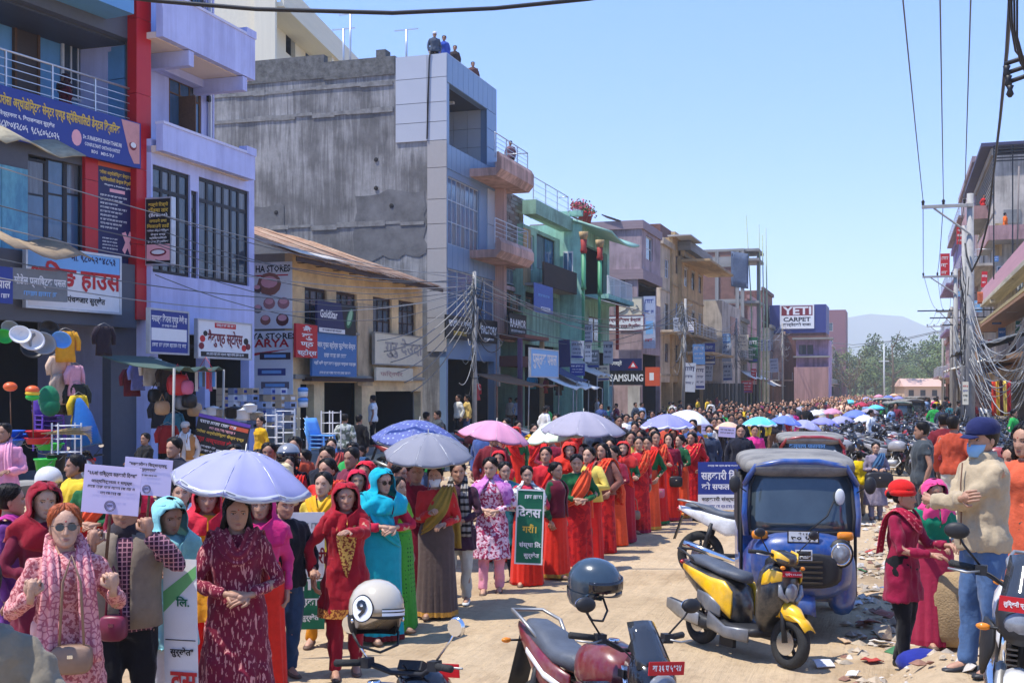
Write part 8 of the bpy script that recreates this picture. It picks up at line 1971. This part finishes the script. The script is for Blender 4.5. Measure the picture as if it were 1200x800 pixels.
bag('tan cross body bag of the hennaed woman',84,772,6.7,.22,.16,BGT,10,.5);bag('dark red shoulder bag between the hennaed woman and the waistcoat man',133,735,7.4,.16,.16,BGM,0,.3);bag('large black bag carried by the woman in grey',1030,562,21.4,.5,.28,BGK,0,.12)
helmet('silver helmet on the rider behind the cream headscarf',at(338,533,14.6),mat('helmet_silver',(.3,.3,.31),rough=.25,metal=.4),PBK,(0,0,YAW),full=True,sc=1.1);helmet('white helmet at the left near the placards',at(57,562,13.0),mat('helmet_white',(.6,.6,.6),rough=.3),PBK,(0,0,1.0),sc=1.1)
# ================================================================ STALLS, GOODS, RUBBLE
def P(n,*c,**k):return paint('plastic_'+n,*c,rough=k.pop('rough',.4),var=.08)
PL=dict(green=P('green',40,170,60),blue=P('blue',30,90,190),red=P('red',190,40,50),purple=P('purple',95,60,160),white=P('white',215,215,215),orange=P('orange',215,95,45),grey=P('grey',130,135,140),sky=P('sky',90,150,215),yellow=P('yellow',220,185,40),black=P('black',25,25,28),pink=P('pink',215,110,150),tan=P('tan',190,150,110))
CARD=[paint('carton%d'%i,*c,rough=.8)for i,c in enumerate([(205,205,210),(150,165,195),(185,160,130),(120,125,140)])]
def obj_at(mb,name,label,cat,u,v,Z,rz=0.,group=None,dz=0.):
 o=mb.build(name,None);p=at(u,v,Z);o.location=(p.x,p.y,p.z+dz);o.rotation_euler[2]=rz;return tag(o,label,cat,group)
def bucket(label,u,v,Z,m,r=.17,h=.3,tub=False):
 t=thing('bucket' if not tub else 'tub',label,'bucket' if not tub else 'tub',at(u,v,Z));MB().mat(m,True).lathe([(r*.75,0),(r,h),(r*1.08,h),(r*1.08,h-.03),(r*.96,h-.03),(r*.7,.02)],18).build('body',t)
 MB().mat(ALU,True).tube([(r*math.cos(a)*1.0,-.02-r*.6*abs(math.sin(a)),h-.02-r*.7*math.sin(a))for a in[math.pi*i/8 for i in range(9)]],.006,5).build('handle',t)
def pchair(label,loc,m,n=4,rz=0.):
 for i in range(n):
  t=thing('plastic_chair',label+', '+['bottom','second','third','top'][i]+' of its stack','chair',(loc[0],loc[1],loc[2]+.09*i),rz,'stacked plastic chairs')
  MB().mat(m,True).sheet([[(x*.22,y,.42-.02*(1-x*x))for x in(-1,-.5,0,.5,1)]for y in(-.2,0,.2)],.02).build('seat',t)
  MB().mat(m,True).sheet([[(x*.22,.2+.05*j+.03*(1-x*x),.42+.13*j)for x in(-1,-.5,0,.5,1)]for j in range(4)],.02).build('backrest',t)
  for sx in(-1,1):
   for sy in(-1,1):MB().mat(m).tube([(sx*.2,sy*.18,.42),(sx*.24,sy*.22,0)],.022,4).build('leg',t)
def garment(label,u,v,Z,m,w_=.42,h=.62,arms=True,group='clothes hung before the shops'):
 t=thing('hung_garment',label,'garment',at(u,v,Z),R(90+rrM.uniform(-50,10)),group);g=[[(x*w_/2*(.9 if j>3 else 1-.25*(j<1)),.03*math.sin(x*5+j),-h*j/6)for x in(-1,-.6,-.2,.2,.6,1)]for j in range(7)]
 MB().mat(m,True).sheet(g,.03).build('body',t)
 if arms:
  for s in(-1,1):MB().mat(m,True).tube([(s*w_*.42,0,-.03),(s*w_*.62,.02,-h*.32),(s*w_*.60,0,-h*.62)],[.05,.055,.045],8).build('sleeve',t)
 MB().mat(ALU,True).tube([(-w_*.4,0,0),(0,0,.07),(w_*.4,0,0)],.006,4).build('hanger',t)
def stalls():
 bucket('bright green bucket on the ground of the left stall',53,556,22,PL['green'],.19,.3);bucket('dark bucket beside the bright green one',66,553,22.3,PL['black'],.18,.34)
 for i,(u,v,c,n)in enumerate(((12,522,'blue','lower blue'),(12,512,'blue','upper blue'),(45,520,'red','lower red'),(46,512,'red','upper red'),(30,516,'blue','middle blue'),(58,527,'green','green'))):bucket('%s tub in the stacks of the left stall'%n,u,v,22.6+.1*i,PL[c],.26,.13,True)
 p=at(58,528,23.6);pchair('purple plastic chair at the left stall',p,PL['purple'],4,R(60));p=at(378,546,27);pchair('blue plastic chair before the ochre building',p,PL['sky'],4,R(80))
 for i,(u,v,c,r)in enumerate(((24,392,'white',.17),(37,398,'white',.2),(50,402,'grey',.21),(72,398,'sky',.16),(38,409,'black',.18),(5,394,'green',.14),(58,385,'black',.16),(12,384,'grey',.14))):
  b=MB().mat(PL[c],True);b.lathe([(0,.10),(r*.6,.09),(r*.86,.02),(r,-.01),(r*.98,-.025),(r*.82,.0),(r*.55,.065),(0,.075)],20,axis='Y',sy=1.2);o=obj_at(b,'hanging_bowl','round %s plastic bowl hanging at the upper left stall, %s'%(c,['first','second','third','right end','lowest','left green','behind','edge'][i]),'bowl',u,v,22+.15*i,R(25),'plastic bowls hung at the stall');o.rotation_euler=(R(-18+9*(i%4)),R(18),R(25+12*(i%3)))
 for i,(u,v,c)in enumerate(((12,453,'orange'),(38,457,'orange'))):
  t=thing('duster',['orange duster on a stick at the left edge','orange yellow and green duster above the chairs'][i],'duster',at(u,v,22.4));MB().mat(PL['orange'],True).sphere((0,0,0),(.13,.13,.09),12,8).build('brush',t)
  if i:MB().mat(PL['yellow'],True).sphere((0,0,-.06),(.135,.135,.06),12,6).build('brush',t);MB().mat(PL['green'],True).sphere((0,0,-.13),(.13,.13,.07),12,6).build('brush',t)
  MB().mat(WOOD,True).tube([(0,0,-.05),(.02,0,-.9)],.012,5).build('stick',t)
 b=MB().mat(cloth(25,110,75),True).sphere((0,0,0),(.22,.18,.26),14,10).sphere((.05,-.02,-.15),(.2,.18,.2),12,8);obj_at(b,'cloth_bundle','green bundle thrown over the purple chairs','bundle',57,467,23.4)
 G=[(69,417,24,(205,175,150),'beige shirt hanging highest in the left shop door'),(73,438,24,(185,160,140),'second beige shirt under the highest one'),(88,428,24.2,(205,150,165),'pink hooded top on a hanger'),(70,450,24,(60,60,50),'olive top hanging left of the pink one'),(90,450,24.2,(45,50,45),'dark top under the pink one'),(92,463,23.6,(215,180,40),'yellow vest on a stand'),
   (77,388,24,(210,150,40),'orange yellow cloth hung high behind the bowls'),(122,382,25,(40,30,40),'black and pink jacket on the door post'),(162,425,27,(120,130,200),'blue patterned shirt inside the lilac shop'),(178,420,27,(200,195,190),'pale shirt inside the lilac shop'),(155,432,27,(110,40,50),'maroon shirt inside the lilac shop'),(195,428,27,(60,50,50),'dark shirt inside the lilac shop'),
   (186,470,27.5,(50,50,55),'dark grey top low in the lilac shop'),(205,484,27,(60,120,140),'teal cloth low in the lilac shop'),(196,498,26.5,(160,40,40),'red cloth low in the lilac shop'),(624,440,56,(40,130,160),'turquoise top in the green building shop'),(640,445,56,(120,30,40),'maroon top in the green building shop'),(655,448,58,(60,60,70),'grey top in the green building shop'),(560,450,46,(150,40,50),'red top in the grey building shop')]
 for u,v,Z,c,lab in G:garment(lab,u,v,Z,cloth(*c))
 b=MB().mat(cloth(30,95,165),True);b.loft([ering(z,a,c_,0,14,.12,6,z*3)for z,a,c_ in((0,.30,.2),(.3,.27,.18),(.6,.2,.14),(.85,.1,.08),(.95,.04,.04))]);o=obj_at(b,'cover','blue cloth covered bundle leaning by the shop door','bundle',102,522,23.4);o.rotation_euler[1]=R(-12)
 for i,(u,v,c)in enumerate(((208,448,'red'),(218,452,'pink'),(190,476,'tan'),(222,468,'black'),(214,470,'grey'),(200,462,'black'),(182,462,'black'),(228,478,'tan'))):
  t=thing('hanging_bag','%s bag hanging before the lilac shop, %s'%(c,['largest','half behind the red one','small tan','right lower','in the middle','upper dark','left dark','lowest'][i]),'bag',at(u,v,26.3+.1*i),R(70),'bags hung before the lilac shop');r_=.24 if i==0 else .16
  q=MB().mat(PL[c],True);blk(q,[(-.10,r_*.7,-r_*1.0,r_*.6),(-.07,r_,-r_*1.2,r_*.8),(.07,r_,-r_*1.2,r_*.8),(.10,r_*.7,-r_*1.0,r_*.6)],12,3);q.build('body',t);MB().mat(PL[c],True).tube([(-r_*.5,0,r_*.7),(0,0,r_*1.7),(r_*.5,0,r_*.7)],.012,5).build('strap',t)
 t=thing('peg_hanger','red ring hanger hung with small socks and cloths','hanger',at(241,434,26.5));MB().mat(PL['red'],True).torus((0,0,0),.20,.018,20,5,axis='Z').build('ring',t);MB().mat(PL['red'],True).tube([(-.2,0,0),(0,0,.3),(.2,0,0)],.008,4).build('strings',t)
 for k in range(8):a=k*.785;piece('cloth',PL[['sky','white','pink','grey','purple','white','sky','red'][k]],.2*math.cos(a)-.035,.2*math.cos(a)+.035,.2*math.sin(a)-.01,.2*math.sin(a)+.01,-.36-.05*(k%3),-.03,t)
 flat('notice_board','black tilted clinic board with pink and yellow lettering leaning by the housewares','notice board',227,289,490,541,25.6,SK,[('#',0,.46,1,.08,PL['purple']),(None,-.1,.34,.7,.07,SW),('#',.3,.34,.36,.09,SO),(None,0,.22,.5,.06,SPK),('भरोसा अर्थोडोन्टिक सेन्टर एण्ड',-.02,.11,.92,.10,SY),('दन्त अस्पताल केन्द्र',-.05,-.06,.86,.16,SR),(None,-.25,-.22,.4,.05,SW),(None,-.25,-.31,.4,.05,SW),('#',.22,-.30,.5,.16,SW),('#',-.25,-.42,.4,.05,SY)],tilt=13,th=.05)
 # cartons stacked in front of the banner
 rr=random.Random(12);B0_=[(u,v)for u in range(262,340,11)for v in range(498,456,-8)if rr.random()<.85]
 for i,(u,v)in enumerate(B0_):
  t=thing('carton','printed carton in the stack under the white store banners, row %s column %s'%(['one','two','three','four','five','six'][(498-v)//8],['one','two','three','four','five','six','seven','eight'][(u-262)//11]),'carton',at(u,v+4,31.6),R(75),'cartons under the store banners');w_=.24
  piece('box',CARD[rr.randrange(4)],-.12,.12,-.15,.15,0,.17,t);piece('label',[SB,SK,SW][rr.randrange(3)],-.09,.06,-.154,-.1505,.04,.12,t)
 for i,(u,v)in enumerate(((355,465),(355,477))):
  t=thing('water_dispenser_bottle',['upper','lower'][i]+' blue and white water bottle beside the ochre door','bottle',at(u,v,31));MB().mat(PL['white'],True).lathe([(.12,0),(.13,.1),(.13,.14)],14).build('body',t);MB().mat(PL['sky'],True).lathe([(.132,.141),(.135,.22),(.09,.25)],14).build('cap',t)
 for i,(u,v,Z)in enumerate(((318,528,27),(334,522,27.6),(78,548,22.6),(388,522,29),(352,530,28))):
  t=thing('metal_rack','white wire rack on the left pavement, %s'%['left of the mustard dress','right of the mustard dress','by the green bucket','behind the blue chairs','before the ochre door'][i],'rack',at(u,v,Z),R(30*i))
  for sx in(-1,1):
   for sy in(-1,1):piece('post',WHITEM,sx*.22-.012,sx*.22+.012,sy*.15-.012,sy*.15+.012,-.1,.85,t)
  for z in(.05,.3,.55,.8):
   b=MB().mat(WHITEM,True)
   for q in range(5):b.tube([(-.22,-.15+.075*q,z),(.22,-.15+.075*q,z)],.008,4)
   stuff(b.build('shelf',t))
 for i,(u,v,m,r)in enumerate(((250,487,'white',.16),(259,488,'grey',.15),(284,492,'white',.2),(293,484,'white',.16),(275,490,'black',.2),(240,488,'white',.12),(301,492,'grey',.15))):
  t=thing('cooking_pot','%s pot on the housewares stand, number %s from the left'%(m,['two','three','five','six','four','one','seven'][i]),'pot',at(u,v,26.8),0,'pots on the housewares stand');MB().mat(PL[m]if m!='grey' else ALU,True).lathe([(r*.9,0),(r,.04),(r,r*1.1),(r*1.05,r*1.12),(r*.5,r*1.3),(.02,r*1.4)],16).build('body',t);MB().mat(PBK,True).sphere((0,0,r*1.45),.03,8,6).build('knob',t)
 # plinth with steps
 st=MB().mat(CONC);st.box(-17.98,-16.9,19,46,-.2,.42);st.build('shop_plinth',None)['kind']='structure'
 # broom bundle
 b=MB().mat(mat('straw',(.42,.30,.14),rough=.9,var=.3),True)
 for k in range(22):b.tube([(0,0,0),(.5+.02*k,.02*math.sin(k),.10-.006*k),(.95,.04*math.sin(k*2),.14-.016*k)],.006,3)
 obj_at(b,'broom','bundle of straw brooms sticking out of the tubs','broom',48,508,22.4,YAW)
 # fixed white motor scooter nose with raised mirror left of the placards
 m=motorcycle('white and red motorcycle standing behind the placards on the left',(lambda p:(p.x,p.y,0))(ground(98,596)),R(200),carpaint('white_red_bike',215,215,215),carpaint('bike_red',180,40,35),lean=5)
stalls()
def rubble():
 rr=random.Random(31);rk=[mat('rubble%d'%i,c,rough=.95,var=.3,scale=6,bump=.6,bscale=25)for i,c in enumerate([(.42,.34,.24),(.50,.41,.30),(.33,.28,.22),(.25,.13,.09),(.55,.50,.44)])]
 def rock(b,c,s):
  v=[Vector(q)for q in((1,0,0),(.2,.9,.1),(-.9,.3,0),(-.5,-.8,.1),(.5,-.8,0),(.1,0,.8),(-.2,.2,.6),(0,0,-.5))];q=Matrix.Rotation(rr.uniform(0,6.28),3,'Z')@Matrix.Rotation(rr.uniform(-.5,.5),3,'X')
  v=[Vector(c)+q@Vector((p.x*s*rr.uniform(.7,1.2),p.y*s*rr.uniform(.6,1.1),p.z*s*rr.uniform(.5,.9)))for p in v]
  b.add(v,[(0,1,5),(1,2,6),(1,6,5),(2,3,6),(3,5,6),(3,4,5),(4,0,5),(1,0,7),(2,1,7),(3,2,7),(4,3,7),(0,4,7)],False)
 b=MB()
 for i in range(5200):
  if i<3200:x,y=rr.uniform(-.5,3.0),rr.uniform(8.6,28);s=rr.choice((.015,.025,.04,.06,.075))
  elif i<4300:x,y=rr.uniform(-14,-9.3),rr.uniform(13,45);s=rr.choice((.03,.05,.08,.1))
  else:x,y=rr.uniform(-9,1),rr.uniform(6,24);s=rr.choice((.006,.009,.014))
  b.mat(rr.choice(rk));rock(b,(x,y,gh(x,y)+s*.2),s)
 stuff(tag(b.build('rubble'),'scattered pebbles and crumbled earth along both edges of the road','rubble'))
 for i in range(26):
  x,y=(rr.uniform(-.2,2.6),rr.uniform(10.5,19))if i<16 else(rr.uniform(-13.5,-9.8),rr.uniform(15,30));q=MB().mat(rr.choice(rk));s=rr.uniform(.09,.2);rock(q,(0,0,s*.3),s);o=q.build('stone',None);o.location=(x,y,gh(x,y));tag(o,'rough stone lying in the rubble '+('beside the auto rickshaw' if i<16 else 'before the left shops'),'stone','stones in the rubble '+('on the right' if i<16 else 'on the left'))
 LM=[paint('litter%d'%i,*c,rough=.8,var=.15)for i,c in enumerate([(225,222,215),(190,160,125),(150,90,75),(225,222,215),(90,120,170),(200,200,205),(170,60,50),(60,110,70)])]
 nm=['white','cardboard','brown','pale','blue','grey','red','green'];pts=[(1040,660),(1028,690),(1018,722),(1035,745),(1045,682),(1002,700),(1022,765),(1010,662),(1052,640),(990,742),(1038,712),(1000,780),(1070,690),(965,768),(1020,640),(1055,755),(1010,610),(1030,622),(985,690),(1046,600)]
 for i,(u,v)in enumerate(pts):
  p=ground(u,v,.1);k=i%8;s=rr.uniform(.07,.17);g=[[((a-1.5)*s*.5,(c-1.5)*s*.4,.02+.35*s*abs(noise.noise((a*1.3+i,c*1.7,i*2.))))for c in range(4)]for a in range(4)]
  q=MB().mat(LM[k]).sheet(g,.008).build('litter',None);q.location=(p.x,p.y,gh(p.x,p.y)+.02);q.rotation_euler=(rr.uniform(-.2,.3),rr.uniform(-.2,.2),rr.uniform(0,6));tag(q,'crumpled %s scrap of litter in the rubble right of the scooter'%nm[k],'litter','scraps of litter, '+nm[k])
 # sack heap and blue bag behind the red headwrap woman
 sk=MB().mat(mat('jute_sack',(.36,.25,.13),rough=.95,var=.3,bump=.6,bscale=60),True);sk.lathe([(.24,0),(.30,.1),(.31,.45),(.26,.62),(.2,.66)],16,sy=.8);o=obj_at(sk,'sack','brown jute sack standing between the women and the beige jacket','sack',1118,690,10.8);o.location.z=.1
 bb=MB().mat(cloth(35,45,130),True);bb.sphere((0,0,.1),(.22,.16,.12),12,8);o=obj_at(bb,'cloth_bag','dark blue cloth bag on the ground at the red headwrap woman','bag',1082,768,9.8);o.location.z=.05
rubble()
bake();merge_extra()
# ---------------------------------------------------------------- copies farther back
def far_crowd():
 rr=random.Random(44)
 fem=[p for p in PEOPLE if 'green banner' in p['label']or 'red line' in p['label']or 'hooded' in p['label']or 'teal' in p['label']or 'mustard kurta' in p['label']]
 men=[p for p in PEOPLE if p['label'].startswith(('man in a dark grey polo','man in a blue jacket','man in a dark shirt','person in dark','man in a light','man in white before','man in a maroon','man in a black jacket next','man in a rust'))]
 rest=[p for p in PEOPLE if p['label'].startswith(('woman in teal','woman in bright pink','person in a light blue face','woman in a white printed','boy in','woman in a yellow dress','person in maroon','woman in a grey dress'))]
 def put(src,x,y,rz,lab,grp):
  L=src['label'];k=next((q for q in('red blouse','dark green sleeves','yellow cardigan','maroon blouse','brown cardigan','red scarf','pink edged drape','green blouse','cream cardigan','dark grey polo','blue jacket','beard','dark shirt','dark clothes','light blue shirt','teal','bright pink','face mask','white printed shawl','green shirt','yellow dress','maroon shirt','maroon','grey dress','black jacket','rust orange shirt','crimson','mustard','in white')if q in L),'plain clothes')
  c=copy_thing(src,(x,y,gh(x,y)),rz,lab%k,grp+', '+k,scale=Vector(src.scale)*rr.uniform(.96,1.05));return c
 D=['red skirt','dark clothes','mixed bright clothes']
 # procession continuing behind the blue banner, several abreast
 n=0
 Z=26.
 while Z<56:
  lane=4
  for k in range(lane):
   X=-7.6+k*1.0+rr.uniform(-.3,.3)+(Z-26)*.028;Y=Z+rr.uniform(-.4,.4)
   q=rr.random();src=rr.choice(fem)if q<.16 else(rr.choice(men)if q<.72 else rr.choice(rest))
   put(src,X,Y,YAW*.6+rr.uniform(-.4,.4),'marcher (%s) in the crowd stretching away beyond the blue banner','marchers beyond the blue banner');n+=1
  Z+=.95 if Z<50 else 2.0
 # people gathered behind the red line on its far side
 for i in range(42):
  Y=rr.uniform(13,27);X=rr.uniform(-9.2,-6.0)
  if i<18:Y=rr.uniform(9.6,14);X=rr.uniform(-8.6,-5.6)-(.5 if Y<11 else 0)
  q=rr.random();src=rr.choice(fem)if q<.5 else(rr.choice(men)if q<.75 else rr.choice(rest))
  put(src,X,Y,YAW+rr.uniform(-.7,.5),'onlooker (%s) of the back rows seen between other heads','people in the back rows of the procession')
 # watchers on the left pavement and among the parked motorcycles
 for i in range(20):
  Y=rr.uniform(30,100);X=rr.uniform(-14.5,-11.5);put(rr.choice(men+rest),X,Y,rr.uniform(0,6.28),'bystander (%s) standing about on the left pavement','bystanders on the left pavement')
 for i in range(26):
  Y=rr.uniform(26,100);X=rr.uniform(-2.0,4.2);
  if Y<40 and X<1.2:X=rr.uniform(1.2,3.6)
  put(rr.choice(men+rest),X,Y,rr.uniform(-1,3.5),'person (%s) standing among the parked motorcycles','people among the parked motorcycles')
far_crowd()
def distant_mass():                       # beyond counting: the far end of the march
 rr=random.Random(2);b=MB();pal=[paint('far_cloth%d'%i,*c,rough=.9)for i,c in enumerate([(110,50,50),(50,50,60),(90,110,140),(190,185,175),(60,80,70),(160,130,80),(130,60,90),(40,40,45)])]
 for i in range(380):
  Y=rr.uniform(56,150);X=rr.uniform(-8,-1.5)+(Y-56)*.03;h=rr.uniform(1.5,1.72);b.mat(rr.choice(pal),True)
  b.lathe([(.12,0),(.16,.5),(.15,h*.55),(.21,h*.80),(.08,h*.86)],6,c=(X,Y,0),sy=.7);b.mat(rr.choice([HAIRM,HAIRM,SKINS[1]]),True).sphere((X,Y+.02,h-.1),(.085,.1,.11),6,5);b.mat(SKINS[1],True).sphere((X,Y-.02,h-.12),(.07,.085,.1),6,5)
 stuff(tag(b.build('distant_crowd'),'dense mass of marchers at the far end of the road','crowd'))
distant_mass()
def far_umbrellas():
 rr=random.Random(8);keys=['violet','red','peach','lilac','cyan','wht','blue','maroon','dgrey','pink'];protos={}
 cname=dict(violet='violet',red='red',peach='peach',lilac='lilac',cyan='light blue',wht='white',blue='blue',maroon='maroon',dgrey='grey',pink='pink')
 pts=[(967,489,40),(985,487,44),(1003,480,46),(975,478,52),(990,474,58),(1012,486,45),(1020,478,55),(1008,471,66),(996,468,74),(1022,470,72),(1035,466,85),(1016,465,92),(1042,463,100),(1030,462,110),(1048,461,118),(955,480,52),(938,476,60),(1040,470,70),(1026,474,60),(960,472,70),(1052,464,90)]
 for i,(u,v,Z)in enumerate(pts):
  k=keys[(i*3)%10];lab='small %s umbrella in the distant crowd'%cname[k]
  if k not in protos:protos[k]=umbrella(lab,u,v,.52*F_PX/Z,Z,UM[k],far=True,tilt=(rr.uniform(-6,6),rr.uniform(-6,8)),rot=rr.random());cache_kids(protos[k]);protos[k]['group']='distant %s umbrellas'%cname[k]
  else:
   c=copy_thing(protos[k],at(u,v,Z),rr.random()*3,lab,'distant %s umbrellas'%cname[k])
far_umbrellas()
def far_bikes():
 rr=random.Random(15);pal=[('red',(150,25,35)),('black',(24,24,28)),('blue',(30,60,120)),('silver',(150,150,155))];pr=[]
 for i,(nm,c)in enumerate(pal):
  m=motorcycle('%s motorcycle in the mass parked along the right of the road'%nm,(2.2+.1*i,24+i*.8,0),R(60),carpaint('far_'+nm,*c),GBK,far=True,fair=i%2==0,group='parked %s motorcycles'%nm);cache_kids(m);pr.append((m,nm))
 Y=25.
 while Y<105:
  for X in([1.4,3.0]if Y<34 else[-1.6,.2,1.9,3.4]):
   x=X+rr.uniform(-.35,.35)-(.9 if Y>60 else 0);y=Y+rr.uniform(-.2,.2);m,nm=rr.choice(pr)
   w1='near' if y<34 else('middle' if y<55 else 'far');w2='on the road side' if X<0 else('in the inner rows' if X<2.5 else 'by the right pavement');copy_thing(m,(x,y,gh(x,y)),R(rr.choice((55,75,100,250,20)))+rr.uniform(-.3,.3),'%s motorcycle in the %s part of the parked mass, %s'%(nm,w1,w2),'parked %s motorcycles, %s, %s'%(nm,w1,w2))
  Y+=.95 if Y<60 else 2.0
 for i in range(16):                    # parked under the shops on the left
  Y=30+i*4.2+rr.uniform(-1,1);X=rr.uniform(-13.6,-12.2);m,nm=rr.choice(pr);copy_thing(m,(X,Y,gh(X,Y)),R(rr.uniform(60,120)),'%s motorcycle parked before the left shops'%nm,'%s motorcycles before the left shops'%nm)
 hp=helmet('dark helmet resting on a parked motorcycle',(1.5,27,1.12),GBK,PBK,(0,0,0));hp['group']='helmets on the parked motorcycles';cache_kids(hp)
 for i in range(40):
  Y=rr.uniform(25,70);X=rr.uniform(-1.2,3.4)if Y>34 else rr.uniform(1.3,3.3);copy_thing(hp,(X,Y,rr.uniform(1.0,1.12)),rr.uniform(0,6),None,None)
 for i,(u,Z,c)in enumerate(((1052,60,'green'),(1066,72,'dark'),(1034,82,'white'),(1075,95,'dark'))):
  p=at(u,455,Z);rickshaw('%s auto rickshaw among the far motorcycles, %s one from the camera'%(c,['first','second','third','fourth'][i]),(p.x,p.y,0),YAW+R(rr.uniform(-20,20)),carpaint('far_auto_%d'%i,*{'green':(40,90,70),'dark':(40,45,50),'white':(190,190,185)}[c]),DCAN,full=False)
far_bikes()
# ---------------------------------------------------------------- dusty air
hz=bpy.data.materials.new('haze_air');hz.use_nodes=True;nn=hz.node_tree.nodes;nn.remove(nn['Principled BSDF']);vo=nn.new('ShaderNodeVolumePrincipled')
vo.inputs['Density'].default_value=.00035;vo.inputs['Color'].default_value=(.86,.93,1,1);vo.inputs['Anisotropy'].default_value=0;hz.node_tree.links.new(vo.outputs[0],nn['Material Output'].inputs['Volume'])
b=MB();b.mat(hz);b.box(-4100,4100,-70,6050,-4,215);stuff(tag(b.build('haze'),'pale dusty haze in the air over the whole street','haze'))
scene.cycles.volume_step_rate=1;scene.cycles.volume_bounces=2
